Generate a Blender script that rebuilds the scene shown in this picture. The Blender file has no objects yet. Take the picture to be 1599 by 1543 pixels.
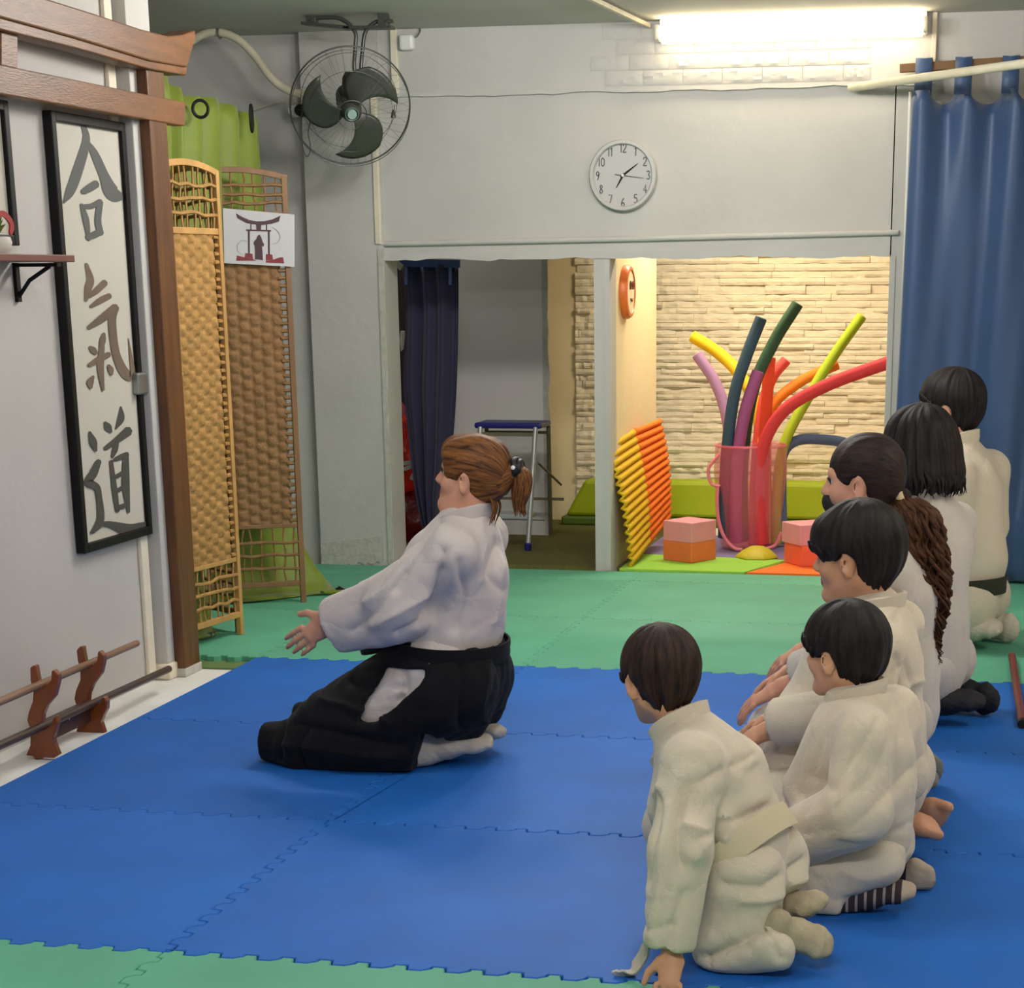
import bpy, bmesh, math, random
import numpy as np
from mathutils import Vector, Matrix
random.seed(7)
rng = np.random.default_rng(11)
S = bpy.context.scene
COL = S.collection

# ------------------------------------------------------------------ camera
cam_data = bpy.data.cameras.new('camera')
cam = bpy.data.objects.new('camera', cam_data)
COL.objects.link(cam)
S.camera = cam
cam_data.sensor_fit = 'HORIZONTAL'
cam_data.sensor_width = 36.0
cam_data.lens = 68.3453
cam_data.shift_x = -0.08871
cam_data.shift_y = 0.32099
cam_data.clip_start = 0.05
cam.matrix_world = Matrix.Translation((0, 0, 1.284)) @ Matrix(((0.980080, -0.048540, 0.192580), (0.198536, 0.264804, -0.943643), (-0.005192, 0.963080, 0.269166))).to_4x4()

# ------------------------------------------------------------------ world, exposure
W = bpy.data.worlds.new('world')
S.world = W
W.use_nodes = True
W.node_tree.nodes['Background'].inputs[0].default_value = (1.0, 0.97, 0.93, 1)
W.node_tree.nodes['Background'].inputs[1].default_value = 0.12
S.view_settings.view_transform = 'Standard'
S.view_settings.look = 'None'
S.view_settings.gamma = 1.0
S.view_settings.use_curve_mapping = False
S.view_settings.exposure = -0.15

# ------------------------------------------------------------------ ceiling tubes of the hall, the alcove lamp and added fill lamps
def area(name, loc, sx, sy, power, color, rot=(0, 0, 0)):
    l = bpy.data.lights.new(name, 'AREA')
    l.shape = 'RECTANGLE'; l.size = sx; l.size_y = sy
    l.energy = power; l.color = color
    o = bpy.data.objects.new(name, l); COL.objects.link(o)
    o.location = loc; o.rotation_euler = rot
    return o
def tube(name, p, q, power, color, n=3):
    """a bare hall tube: soft lamps strung along its length"""
    for i in range(n):
        t = (i + .5) / n
        l = bpy.data.lights.new(name, 'POINT'); l.energy = power / n; l.color = color; l.shadow_soft_size = 0.09
        o = bpy.data.objects.new(name, l); COL.objects.link(o)
        o.location = tuple(a + (b - a) * t for a, b in zip(p, q))
tube('unseen_hall_light', (-2.0, 6.75, 2.22), (-0.8, 6.75, 2.22), 100, (1.0, 0.98, 0.95))
tube('unseen_hall_light', (-1.8, 4.0, 2.22), (-0.6, 4.0, 2.22), 36, (0.98, 0.99, 1.0))
tube('unseen_hall_light', (-0.8, 1.3, 2.22), (0.4, 1.3, 2.22), 100, (0.98, 0.98, 1.0))
tube('unseen_hall_light', (1.4, 4.4, 2.22), (1.4, 5.6, 2.22), 62, (1.0, 0.92, 0.80))  # unseen warm lamp, added to warm the children's backs from the right
tube('store_fill_light', (-3.3, 9.5, 1.85), (-3.2, 9.5, 1.85), 5, (1.0, 0.95, 0.9), 1)  # unseen fill lamp, added to brighten the red bag in the store
area('alcove_tube_light', (-1.25, 9.6, 1.95), 1.1, 0.12, 36, (1.0, 0.88, 0.66))


# ================================================================== helpers
def lin(c):
    return tuple(((v / 12.92) if v <= 0.04045 else ((v + 0.055) / 1.055) ** 2.4) for v in c)
def rgb(r, g, b):
    return lin((r / 255, g / 255, b / 255))

def mat(name, color, rough=0.6, var=0.0, vscale=8.0, bump=0.0, bscale=60.0, metal=0.0, spec=0.5, coat=0.0,
        stretch=(1, 1, 1), detail=3.0, color2=None, sheen=0.0, bdist=0.01, transmission=0.0, alpha=1.0):
    m = bpy.data.materials.new(name); m.use_nodes = True
    nt = m.node_tree; b = nt.nodes['Principled BSDF']
    b.inputs['Base Color'].default_value = (*color, 1)
    b.inputs['Roughness'].default_value = rough
    b.inputs['Metallic'].default_value = metal
    b.inputs['Specular IOR Level'].default_value = spec
    b.inputs['Coat Weight'].default_value = coat
    b.inputs['Sheen Weight'].default_value = sheen
    b.inputs['Transmission Weight'].default_value = transmission
    b.inputs['Alpha'].default_value = alpha
    tc = nt.nodes.new('ShaderNodeTexCoord')
    mp = nt.nodes.new('ShaderNodeMapping'); mp.inputs['Scale'].default_value = stretch
    nt.links.new(tc.outputs['Object'], mp.inputs[0])
    if var > 0 or color2:
        n = nt.nodes.new('ShaderNodeTexNoise'); n.inputs['Scale'].default_value = vscale; n.inputs['Detail'].default_value = detail
        nt.links.new(mp.outputs[0], n.inputs['Vector'])
        r = nt.nodes.new('ShaderNodeValToRGB')
        r.color_ramp.elements[0].position = 0.32; r.color_ramp.elements[1].position = 0.68
        c2 = color2 if color2 else tuple(min(1, c * (1 + var)) for c in color)
        c1 = color if color2 else tuple(c * (1 - var) for c in color)
        r.color_ramp.elements[0].color = (*c1, 1); r.color_ramp.elements[1].color = (*c2, 1)
        nt.links.new(n.outputs['Fac'], r.inputs[0]); nt.links.new(r.outputs[0], b.inputs['Base Color'])
    if bump > 0:
        n = nt.nodes.new('ShaderNodeTexNoise'); n.inputs['Scale'].default_value = bscale; n.inputs['Detail'].default_value = 4.0
        nt.links.new(mp.outputs[0], n.inputs['Vector'])
        bp = nt.nodes.new('ShaderNodeBump'); bp.inputs['Strength'].default_value = bump; bp.inputs['Distance'].default_value = bdist
        nt.links.new(n.outputs['Fac'], bp.inputs['Height']); nt.links.new(bp.outputs[0], b.inputs['Normal'])
    return m

def emit(name, color, strength):
    m = bpy.data.materials.new(name); m.use_nodes = True
    b = m.node_tree.nodes['Principled BSDF']
    b.inputs['Base Color'].default_value = (0.8, 0.8, 0.8, 1)
    b.inputs['Emission Color'].default_value = (*color, 1); b.inputs['Emission Strength'].default_value = strength
    return m

def V(p): return np.array(p, float)
def unit(v):
    v = np.array(v, float); n = np.linalg.norm(v)
    return v / n if n > 1e-12 else v

class MB:
    """collects shapes, then links them as ONE mesh object"""
    def __init__(s): s.v = []; s.f = []; s.m = []
    def add(s, vs, fs, mi=0):
        o = len(s.v); s.v += [tuple(map(float, q)) for q in vs]
        s.f += [tuple(i + o for i in f) for f in fs]; s.m += [mi] * len(fs); return s
    def box(s, a, b, mi=0):
        x0, y0, z0 = a; x1, y1, z1 = b
        vs = [(x, y, z) for z in (z0, z1) for y in (y0, y1) for x in (x0, x1)]
        return s.add(vs, [(0, 2, 3, 1), (4, 5, 7, 6), (0, 1, 5, 4), (2, 6, 7, 3), (0, 4, 6, 2), (1, 3, 7, 5)], mi)
    def obox(s, c, ax, ay, az, mi=0):
        """oriented box: centre and three half-axis vectors"""
        c, ax, ay, az = map(V, (c, ax, ay, az))
        vs = [c + i * ax + j * ay + k * az for k in (-1, 1) for j in (-1, 1) for i in (-1, 1)]
        return s.add(vs, [(0, 2, 3, 1), (4, 5, 7, 6), (0, 1, 5, 4), (2, 6, 7, 3), (0, 4, 6, 2), (1, 3, 7, 5)], mi)
    def bar(s, p, q, w, h, up=(0, 0, 1), mi=0):
        p, q = V(p), V(q); d = unit(q - p); u = V(up); u = unit(u - d * (u @ d)); r = np.cross(d, u)
        return s.obox((p + q) / 2, (q - p) / 2, r * w / 2, u * h / 2, mi)
    def tube(s, pts, rad, n=10, caps=True, mi=0, round_end=False):
        pts = [V(p) for p in pts]; k = len(pts)
        rads = list(rad) if hasattr(rad, '__len__') else [rad] * k
        if round_end:
            d0 = unit(pts[0] - pts[1]); d1 = unit(pts[-1] - pts[-2]); r0, r1 = rads[0], rads[-1]
            a = [pts[0] + d0 * r0 * math.sin(t) for t in (1.45, 1.1, .6)]; ra = [r0 * math.cos(t) for t in (1.45, 1.1, .6)]
            b = [pts[-1] + d1 * r1 * math.sin(t) for t in (.6, 1.1, 1.45)]; rb = [r1 * math.cos(t) for t in (.6, 1.1, 1.45)]
            pts = a + pts + b; rads = ra + rads + rb; k = len(pts)
        T = []
        for i in range(k):
            a = pts[max(0, i - 1)]; b = pts[min(k - 1, i + 1)]; T.append(unit(b - a))
        up = V((0, 0, 1)) if abs(T[0][2]) < .9 else V((1, 0, 0))
        N = unit(np.cross(np.cross(T[0], up), T[0])); vs = []
        for i in range(k):
            N = unit(N - T[i] * (N @ T[i])); B = np.cross(T[i], N)
            for j in range(n):
                t = 2 * math.pi * j / n
                vs.append(pts[i] + rads[i] * (math.cos(t) * N + math.sin(t) * B))
        fs = [(i * n + j, i * n + (j + 1) % n, (i + 1) * n + (j + 1) % n, (i + 1) * n + j) for i in range(k - 1) for j in range(n)]
        if caps: fs += [tuple(range(n))[::-1], tuple((k - 1) * n + j for j in range(n))]
        return s.add(vs, fs, mi)
    def lathe(s, c, prof, axis=(0, 0, 1), n=32, mi=0):
        c = V(c); a = unit(axis); h = V((1, 0, 0)) if abs(a[0]) < .9 else V((0, 1, 0))
        e1 = unit(np.cross(a, h)); e2 = np.cross(a, e1); k = len(prof)
        vs = [c + a * z + r * (math.cos(2 * math.pi * j / n) * e1 + math.sin(2 * math.pi * j / n) * e2) for r, z in prof for j in range(n)]
        fs = [(i * n + j, i * n + (j + 1) % n, (i + 1) * n + (j + 1) % n, (i + 1) * n + j) for i in range(k - 1) for j in range(n)]
        if prof[0][0] > 1e-6: fs.append(tuple(range(n))[::-1])
        if prof[-1][0] > 1e-6: fs.append(tuple((k - 1) * n + j for j in range(n)))
        return s.add(vs, fs, mi)
    def prism(s, poly, off, mi=0):
        """polygon (3-D points) swept by the vector off"""
        poly = [V(p) for p in poly]; off = V(off); n = len(poly)
        vs = poly + [p + off for p in poly]
        fs = [tuple(range(n))[::-1], tuple(range(n, 2 * n))] + [(i, (i + 1) % n, n + (i + 1) % n, n + i) for i in range(n)]
        return s.add(vs, fs, mi)
    def sheet(s, rows, mi=0, closed=False):
        """grid of points, rows[i][j]"""
        n = len(rows[0]); vs = [p for r in rows for p in r]; m = n if closed else n - 1
        fs = [(i * n + j, i * n + (j + 1) % n, (i + 1) * n + (j + 1) % n, (i + 1) * n + j) for i in range(len(rows) - 1) for j in range(m)]
        return s.add(vs, fs, mi)
    def build(s, name, mats, parent=None, smooth=False, bevel=0.0, solid=0.0, org=None, sub=0, angle=40):
        me = bpy.data.meshes.new(name)
        o = bpy.data.objects.new(name, me); COL.objects.link(o)
        v = np.array(s.v, float)
        if parent is not None:
            o.parent = parent; base = world_loc(parent)
        elif org is not None:
            base = V(org); o.location = base
        else:
            lo, hi = v.min(0), v.max(0); base = np.array([(lo[0] + hi[0]) / 2, (lo[1] + hi[1]) / 2, lo[2]]); o.location = base
        o['_w'] = 0
        del o['_w']
        me.from_pydata([tuple(q) for q in (v - base)], [], s.f)
        for m in (mats if isinstance(mats, (list, tuple)) else [mats]): me.materials.append(m)
        me.polygons.foreach_set('material_index', s.m)
        bm = bmesh.new(); bm.from_mesh(me); bmesh.ops.recalc_face_normals(bm, faces=bm.faces); bm.to_mesh(me); bm.free()
        if smooth:
            me.polygons.foreach_set('use_smooth', [True] * len(me.polygons))
            if angle < 180: me.set_sharp_from_angle(angle=math.radians(angle))
        if solid > 0:
            q = o.modifiers.new('solid', 'SOLIDIFY'); q.thickness = solid; q.offset = 0
        if sub:
            q = o.modifiers.new('sub', 'SUBSURF'); q.levels = sub; q.render_levels = sub
        if bevel > 0:
            q = o.modifiers.new('bevel', 'BEVEL'); q.width = bevel; q.segments = 2; q.limit_method = 'ANGLE'; q.angle_limit = math.radians(40)
        return o

def world_loc(o):
    p = V(o.location)
    while o.parent is not None:
        o = o.parent; p = p + V(o.location)
    return p
def tag(o, label, cat, group=None, kind=None):
    o['label'] = label; o['category'] = cat
    if group: o['group'] = group
    if kind: o['kind'] = kind
    return o
def struct(o): o['kind'] = 'structure'; return o
def thing(name, loc, label, cat, group=None):
    o = bpy.data.objects.new(name, None); COL.objects.link(o); o.location = loc; o.empty_display_size = 0.05
    return tag(o, label, cat, group)
def spline(pts, n=8):
    """Catmull-Rom through the points"""
    P = [V(p) for p in pts]; P = [2 * P[0] - P[1]] + P + [2 * P[-1] - P[-2]]; out = []
    for i in range(1, len(P) - 2):
        for k in range(n):
            t = k / n
            out.append(.5 * ((2 * P[i]) + (P[i + 1] - P[i - 1]) * t + (2 * P[i - 1] - 5 * P[i] + 4 * P[i + 1] - P[i + 2]) * t * t + (3 * P[i] - P[i - 1] - 3 * P[i + 1] + P[i + 2]) * t ** 3))
    out.append(P[-2]); return out
def noise1(x, seed=0):
    r = np.random.default_rng(seed); a = r.uniform(0, 6.28, 6); fq = r.uniform(.6, 2.4, 6)
    return sum(np.sin(x * fq[i] + a[i]) for i in range(6)) / 6


# ================================================================== materials of the place
M = {}
M['wall'] = mat('white_wall_paint', rgb(190, 187, 181), .75, var=.05, vscale=2.5, bump=.35, bscale=22, bdist=.006)
M['wall_left'] = mat('left_wall_paint', rgb(188, 182, 176), .7, var=.05, vscale=1.6, bump=.15, bscale=30)
M['ceiling'] = mat('ceiling_paint', rgb(188, 184, 176), .85, var=.05, vscale=2)
M['plaster'] = mat('chipped_plaster', rgb(182, 180, 170), .85, var=.1, vscale=25, bump=.5, bscale=50)
M['cream'] = mat('cream_paint', rgb(240, 222, 178), .75, var=.03, vscale=4, bump=.1, bscale=30)
M['board'] = mat('grey_board', rgb(214, 212, 208), .7, var=.03, vscale=4)
M['stone'] = mat('split_stone_cladding', rgb(240, 228, 202), .8, var=.06, vscale=9, bump=.5, bscale=26, stretch=(1, 1, 2.5), bdist=.012)
M['floor'] = mat('screed_floor', rgb(222, 220, 214), .7, var=.09, vscale=5, bump=.1, bscale=40)
M['olive_floor'] = mat('olive_carpet', rgb(92, 92, 40), .95, var=.15, vscale=60, bump=.3, bscale=200)
M['dark'] = mat('dark_store_wall', rgb(70, 66, 66), .9)
M['trim'] = mat('cream_trim', rgb(222, 212, 190), .7, var=.05, vscale=12)

def foam(name, col, var):
    m = mat(name, col, .62, bump=.25, bscale=420, bdist=.002, spec=.35)
    nt = m.node_tree; b = nt.nodes['Principled BSDF']
    oi = nt.nodes.new('ShaderNodeObjectInfo'); mr = nt.nodes.new('ShaderNodeMapRange')
    mr.inputs['To Min'].default_value = 1 - var; mr.inputs['To Max'].default_value = 1 + var
    nt.links.new(oi.outputs['Random'], mr.inputs[0])
    tc = nt.nodes.new('ShaderNodeTexCoord'); n = nt.nodes.new('ShaderNodeTexNoise'); n.inputs['Scale'].default_value = 3.5; n.inputs['Detail'].default_value = 6
    nt.links.new(tc.outputs['Object'], n.inputs['Vector'])
    m2 = nt.nodes.new('ShaderNodeMapRange'); m2.inputs['From Min'].default_value = .3; m2.inputs['From Max'].default_value = .7
    m2.inputs['To Min'].default_value = .9; m2.inputs['To Max'].default_value = 1.1
    nt.links.new(n.outputs['Fac'], m2.inputs[0])
    mu = nt.nodes.new('ShaderNodeMath'); mu.operation = 'MULTIPLY'; nt.links.new(mr.outputs[0], mu.inputs[0]); nt.links.new(m2.outputs[0], mu.inputs[1])
    hs = nt.nodes.new('ShaderNodeHueSaturation'); hs.inputs['Color'].default_value = (*col, 1)
    nt.links.new(mu.outputs[0], hs.inputs['Value']); nt.links.new(hs.outputs[0], b.inputs['Base Color'])
    return m
M['blue'] = foam('blue_foam', rgb(22, 100, 188), .08)
M['green'] = foam('green_foam', rgb(90, 166, 134), .06)

# ================================================================== room shell
FZ = -0.025
def wall(name, boxes, m):
    b = MB()
    for a, c in boxes: b.box(a, c)
    return struct(b.build(name, m))
wall('floor', [((-4.4, -1.6, FZ - .1), (2.4, 8.86, FZ))], M['floor'])
wall('ceiling', [((-4.4, -1.6, 2.335), (2.4, 8.86, 2.43))], M['ceiling'])
wall('wall_left', [((-2.93, -1.6, FZ), (-2.80, 6.28, 2.335))], M['wall_left'])
wall('wall_recess', [((-4.4, 5.9, FZ), (-4.3, 8.86, 2.335)), ((-4.4, 5.8, FZ), (-2.93, 5.9, 2.335))], M['wall'])
wall('wall_right', [((2.3, -1.6, FZ), (2.4, 8.86, 2.335))], M['wall'])
wall('wall_front', [((-4.4, -1.7, FZ), (2.4, -1.6, 2.335))], M['wall'])
# the end wall with the two low openings
wall('wall_back', [((-4.4, 8.76, FZ), (-3.12, 8.9, 2.335)), ((-3.12, 8.70, FZ), (-2.765, 8.9, 2.335)),
                   ((-2.765, 8.72, 1.378), (-.51, 8.86, 2.065)), ((-2.68, 8.705, 2.065), (-.35, 8.86, 2.335)),
                   ((-2.765, 8.72, 2.065), (-2.68, 8.86, 2.335)), ((-.35, 8.72, 2.065), (-.30, 8.86, 2.335)),
                   ((-1.807, 8.72, FZ), (-1.735, 8.86, 1.378)), ((-.515, 8.72, FZ), (2.4, 8.86, 2.065)), ((-.30, 8.72, 2.065), (2.4, 8.86, 2.335))], M['wall'])
# ragged plaster lip under the lintel and along the divider
def ragged(name, p, q, width, amp, nrm, down, seed, m=None, n=46):
    p, q, nrm, down = map(V, (p, q, nrm, down)); top = []; low = []
    for i in range(n + 1):
        t = i / n; c = p + (q - p) * t
        top.append(c); low.append(c + down * (width + amp * noise1(t * 24, seed) + amp * .5 * noise1(t * 60, seed + 1)))
    b = MB(); b.prism(top + low[::-1], nrm)
    return struct(b.build(name, m or M['wall']))
ragged('trim_1', (-2.765, 8.72, 1.40), (-.515, 8.72, 1.40), .028, .012, (0, -.007, 0), (0, 0, -1), 3)
ragged('trim_2', (-2.765, 8.715, 2.075), (-.35, 8.705, 2.075), .018, .008, (0, -.012, 0), (0, 0, -1), 5)
ragged('trim_3', (-1.76, 8.72, 1.37), (-1.76, 8.72, 0), .022, .006, (0, -.006, 0), (1, 0, 0), 8)
ragged('trim_4', (-.49, 8.72, 1.37), (-.49, 8.72, 0), .022, .008, (0, -.006, 0), (-1, 0, 0), 9)
ragged('trim_5', (-2.79, 8.70, 1.42), (-2.79, 8.70, 0), .022, .006, (0, -.008, 0), (1, 0, 0), 10, M['plaster'])
b = MB(); b.box((-2.70, 8.69, 2.07), (-2.668, 8.72, 2.335)); b.box((-2.80, 8.69, 1.44), (-2.772, 8.72, 2.06))
struct(b.build('trim_6', M['trim'], bevel=.004))
b = MB(); b.box((-.372, 8.69, 2.07), (-.352, 8.712, 2.335)); struct(b.build('trim_7', M['trim'], bevel=.003))
ragged('trim_8', (-2.815, 8.70, .14), (-3.12, 8.70, .10), .12, .02, (0, -.006, 0), (0, 0, -1), 21, M['plaster'], 20)

# ---- the alcoves behind it
wall('floor_alcove', [((-3.6, 8.86, FZ - .1), (-1.70, 10.75, -.004))], M['olive_floor'])
wall('floor_play', [((-1.70, 8.86, FZ - .1), (1.2, 10.75, -.006))], M['floor'])
wall('wall_divider', [((-1.807, 8.86, FZ), (-1.735, 9.91, 2.1))], M['cream'])
wall('wall_store', [((-3.70, 8.9, FZ), (-3.60, 10.75, 2.1)), ((-3.60, 10.7, FZ), (-2.92, 10.75, 2.1))], M['dark'])
wall('wall_board', [((-2.925, 9.95, .075), (-2.31, 10.0, 2.1)), ((-2.925, 9.942, FZ), (-2.31, 10.0, .07))], M['board'])
ragged('trim_9', (-2.33, 9.95, 1.75), (-2.33, 9.95, 0), .03, .008, (0, -.008, 0), (1, 0, 0), 13, M['plaster'])
ragged('trim_10', (-2.90, 9.95, 1.75), (-2.90, 9.95, .1), .03, .008, (0, -.008, 0), (-1, 0, 0), 14, M['plaster'])
wall('wall_alcove', [((-2.925, 10.62, FZ), (1.2, 10.75, 2.1)), ((1.1, 8.86, FZ), (1.2, 10.62, 2.1))], M['cream'])
wall('ceiling_alcove', [((-3.7, 8.86, 2.1), (1.2, 10.75, 2.2))], M['wall'])
# split-face stone cladding: strips of unequal length and depth
b = MB(); rs = random.Random(5); z = .02
while z < 2.08:
    h = rs.choice([.030, .038, .046, .034]); x = -2.30 - rs.uniform(0, .2)
    while x < .2:
        w = rs.uniform(.12, .38); x0 = max(x, -2.30); x1 = x + w
        if x1 > x0 + .02:
            d = rs.uniform(.008, .030); hh = h - .0012; n = max(2, int(w / .04)); rows = []
            fr = [(x0 + (x1 - .001 - x0) * i / n) for i in range(n + 1)]
            dj = [d + rs.uniform(-.005, .006) for _ in fr]; tj = [rs.uniform(-.003, .002) for _ in fr]
            rows.append([(q, 10.62, z + hh) for q in fr]); rows.append([(q, 10.62 - dj[i] * .9, z + hh + tj[i]) for i, q in enumerate(fr)])
            rows.append([(q, 10.62 - dj[i], z + hh * .45) for i, q in enumerate(fr)])
            rows.append([(q, 10.62 - dj[i] * .75, z + .001) for i, q in enumerate(fr)]); rows.append([(q, 10.62, z) for q in fr])
            b.sheet(rows)
            for e in (0, -1): b.add([r[e] for r in rows], [(0, 1, 2, 3, 4)])
        x = x1
    z += h
struct(b.build('wall_stone', M['stone']))

# ---- foam floor tiles with interlocking edges
def edge(p, q, side, toothed, gap, per=13, amp=.012):
    """points from p to q; the teeth swing along 'side'"""
    p, q, side = V(p), V(q), V(side); d = q - p; L = np.linalg.norm(d)
    if not toothed: return [p]
    out = [p]; n = max(2, int(round(L * per)))
    for i in range(n):
        a = i / n
        for t, o in ((.16, 0), (.20, 1), (.52, 1), (.56, 0), (.60, -1), (.96, -1)) if i < n - 1 else ((.16, 0), (.20, 1), (.52, 1), (.56, 0)):
            out.append(p + d * (a + t / n) + side * amp * o)
    return out
def tile(x0, y0, x1, y1, m, teeth, label, group=None, gap=.0009, z0=FZ, z1=0.0):
    """teeth: left,right,front,back booleans"""
    g = gap; l, r, f, k = teeth
    up = edge((x0, y0), (x0, y1), (1, 0), l, g); rt = edge((x1, y0), (x1, y1), (1, 0), r, g)
    fr = edge((x0, y0), (x1, y0), (0, 1), f, g); bk = edge((x0, y1), (x1, y1), (0, 1), k, g)
    c = np.array([(x0 + x1) / 2, (y0 + y1) / 2])
    poly = fr + rt + [V((x1, y1))] + bk[:0:-1] + [V((x0, y1))] + up[:0:-1]
    P = np.array(poly); n = len(P); e = np.roll(P, -1, 0) - P; ln = np.linalg.norm(e, axis=1); keep = ln > 1e-6; P = P[keep]; n = len(P)
    e = np.roll(P, -1, 0) - P; e /= np.linalg.norm(e, axis=1)[:, None]; nr = np.stack([-e[:, 1], e[:, 0]], 1); pn = np.roll(nr, 1, 0)
    mit = nr + pn; mit /= np.maximum(.5, (mit * nr).sum(1))[:, None]
    def ring(off, z): return [(q[0], q[1], z) for q in (P + mit * off)]
    b = MB(); vs = ring(g, z0) + ring(g, z1 - .0025) + ring(g + .0022, z1)
    fs = [(k_ * n + i, k_ * n + (i + 1) % n, (k_ + 1) * n + (i + 1) % n, (k_ + 1) * n + i) for k_ in range(2) for i in range(n)]
    fs += [tuple(range(2 * n, 3 * n)), tuple(range(n))[::-1]]
    b.add(vs, fs); o = b.build('foam_mat', m)
    return tag(o, label, 'floor mat', group)
XS = [-2.56, -1.59, -.59, .41]; YS = [3.41, 4.40, 5.41, 6.42]
lab = {(0, 0): 'blue foam mat beside the white floor strip, bordering the front green mats', (1, 0): 'blue foam mat in the empty middle foreground, in front of the kneeling woman',
       (2, 0): 'blue foam mat under the boy leaning on his hand', (0, 1): 'blue foam mat beside the sword rack, under the front of the woman\'s skirt',
       (1, 1): 'blue foam mat behind the woman\'s feet, in the middle of the blue mats', (2, 1): 'blue foam mat under the bare foot and striped socks',
       (0, 2): 'blue foam mat at the foot of the torii post, meeting the rear green mats', (1, 2): 'blue foam mat behind the woman, meeting the rear green mats',
       (2, 2): 'blue foam mat under the black socks and the lone wooden stick'}
for i in range(3):
    for j in range(3):
        tile(XS[i], YS[j], XS[i + 1], YS[j + 1], M['blue'], (i > 0, True, True, True), lab[i, j], 'blue foam mats',
             gap=.0003 if (i == 0 and j < 1) else (.0022 if (i, j) == (1, 0) else .0011))
for i, t in enumerate(['green foam mat in the front left corner, beside the white floor strip', 'green foam mat at the bottom edge, in front of the middle blue mat', 'green foam mat at the front by the leaning boy\'s hand']):
    tile(XS[i], 2.42, XS[i + 1], 3.41, M['green'], (i > 0, True, True, True), t, 'front green foam mats', gap=.0016)
GX = [-3.56, -2.56, -1.59, -.59, .41]
glab = [['green foam mat under the woven screen by the torii post', 'green foam mat just behind the blue mats, past the woman\'s arms', 'green foam mat behind the woman, in front of the divider post', 'green foam mat behind the wooden stick, near the rearmost boy'],
        ['green foam mat under the lime curtain in the recess', 'green foam mat in front of the store opening', 'green foam mat in front of the play alcove', 'green foam mat in front of the blue curtain, under the rearmost boy'],
        ['narrow cut green mat against the white pillar in the recess', 'narrow cut green mat at the threshold of the store opening', 'narrow cut green mat at the threshold of the play alcove', 'narrow cut green mat under the hem of the blue curtain']]
for j, (y0, y1) in enumerate([(6.42, 7.42), (7.42, 8.42), (8.42, 8.695)]):
    for i in range(4):
        tile(GX[i], y0, GX[i + 1], y1, M['green'], (i > 0, True, True, j < 2), glab[j][i], 'rear green foam mats', gap=.0006)
b = MB(); b.box((-2.95, 6.30, FZ), (-2.56, 6.43, FZ + .006))
struct(b.build('trim_11', mat('green_underlay', rgb(96, 120, 66), .9)))


# ================================================================== materials of the things
M['torii'] = mat('brown_stained_wood', rgb(112, 70, 34), .45, var=.22, vscale=6, stretch=(6, 1, 6), bump=.15, bscale=40)
M['torii_post'] = mat('brown_stained_post', rgb(96, 58, 27), .45, var=.3, vscale=6, stretch=(6, 6, .7), bump=.15, bscale=40)
M['black'] = mat('black_lacquer', rgb(14, 12, 13), .5, spec=.25)
M['paper'] = mat('calligraphy_paper', rgb(192, 186, 172), .8, var=.03, vscale=2)
M['ink'] = mat('grey_ink', rgb(88, 88, 84), .8)
M['ink_glare'] = mat('warm_glare_ink', rgb(118, 98, 80), .8, color2=rgb(92, 78, 66), vscale=5)  # grey ink; the brown tint paints in a warm reflection on this character
M['ink_dark'] = mat('dark_ink', rgb(70, 68, 60), .8)
M['shelf'] = mat('reddish_shelf_wood', rgb(110, 62, 48), .5, var=.2, vscale=10, stretch=(1, .2, 1))
M['rack'] = mat('varnished_rack_wood', rgb(118, 58, 20), .3, var=.3, vscale=9, stretch=(1, 1, .35), coat=.4)
M['rack_dark'] = mat('dark_rack_wood', rgb(66, 34, 26), .4, var=.2, vscale=9)
M['stick'] = mat('light_brown_stick', rgb(132, 98, 74), .4, var=.2, vscale=12, stretch=(1, .1, 1))
M['stick_dark'] = mat('dark_brown_stick', rgb(62, 44, 38), .4, var=.2, vscale=12, stretch=(1, .1, 1))
M['stick_red'] = mat('red_brown_stick', rgb(118, 52, 40), .4, var=.2, vscale=12, stretch=(1, .1, 1))
M['wicker'] = mat('woven_paper_rope', rgb(168, 126, 68), .75, var=.16, vscale=30, bump=.4, bscale=160)
M['wicker_brown'] = mat('brown_paper_rope', rgb(136, 100, 62), .75, var=.16, vscale=30, bump=.4, bscale=160)
M['bamboo'] = mat('bamboo_frame', rgb(184, 140, 82), .5, var=.12, vscale=20, stretch=(1, 1, .2))
M['bamboo_dark'] = mat('brown_frame', rgb(128, 92, 58), .5, var=.12, vscale=20, stretch=(1, 1, .2))
M['lime_cloth'] = mat('lime_green_curtain', rgb(108, 124, 18), .6, var=.08, vscale=6, sheen=.3)
M['blue_cloth'] = mat('blue_satin_curtain', rgb(46, 74, 116), .45, var=.06, vscale=5, sheen=.4)
M['navy_cloth'] = mat('navy_curtain', rgb(38, 35, 64), .8, var=.08, vscale=6, sheen=.2)
M['steel'] = mat('galvanised_steel', rgb(150, 152, 150), .35, metal=.8)
M['dark_metal'] = mat('dark_grey_metal', rgb(74, 76, 70), .4, metal=.4)
M['fan_blade'] = mat('dark_fan_plastic', rgb(58, 60, 50), .4)
M['white_plastic'] = mat('white_plastic', rgb(226, 226, 220), .45)
M['ivory'] = mat('ivory_plastic', rgb(206, 198, 172), .5, var=.08, vscale=14)
M['clock_face'] = mat('grey_clock_face', rgb(104, 104, 110), .5)
M['clock_rim'] = mat('silver_clock_rim', rgb(184, 182, 178), .35)
M['digit'] = mat('dark_digits', rgb(66, 68, 70), .6)

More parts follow.
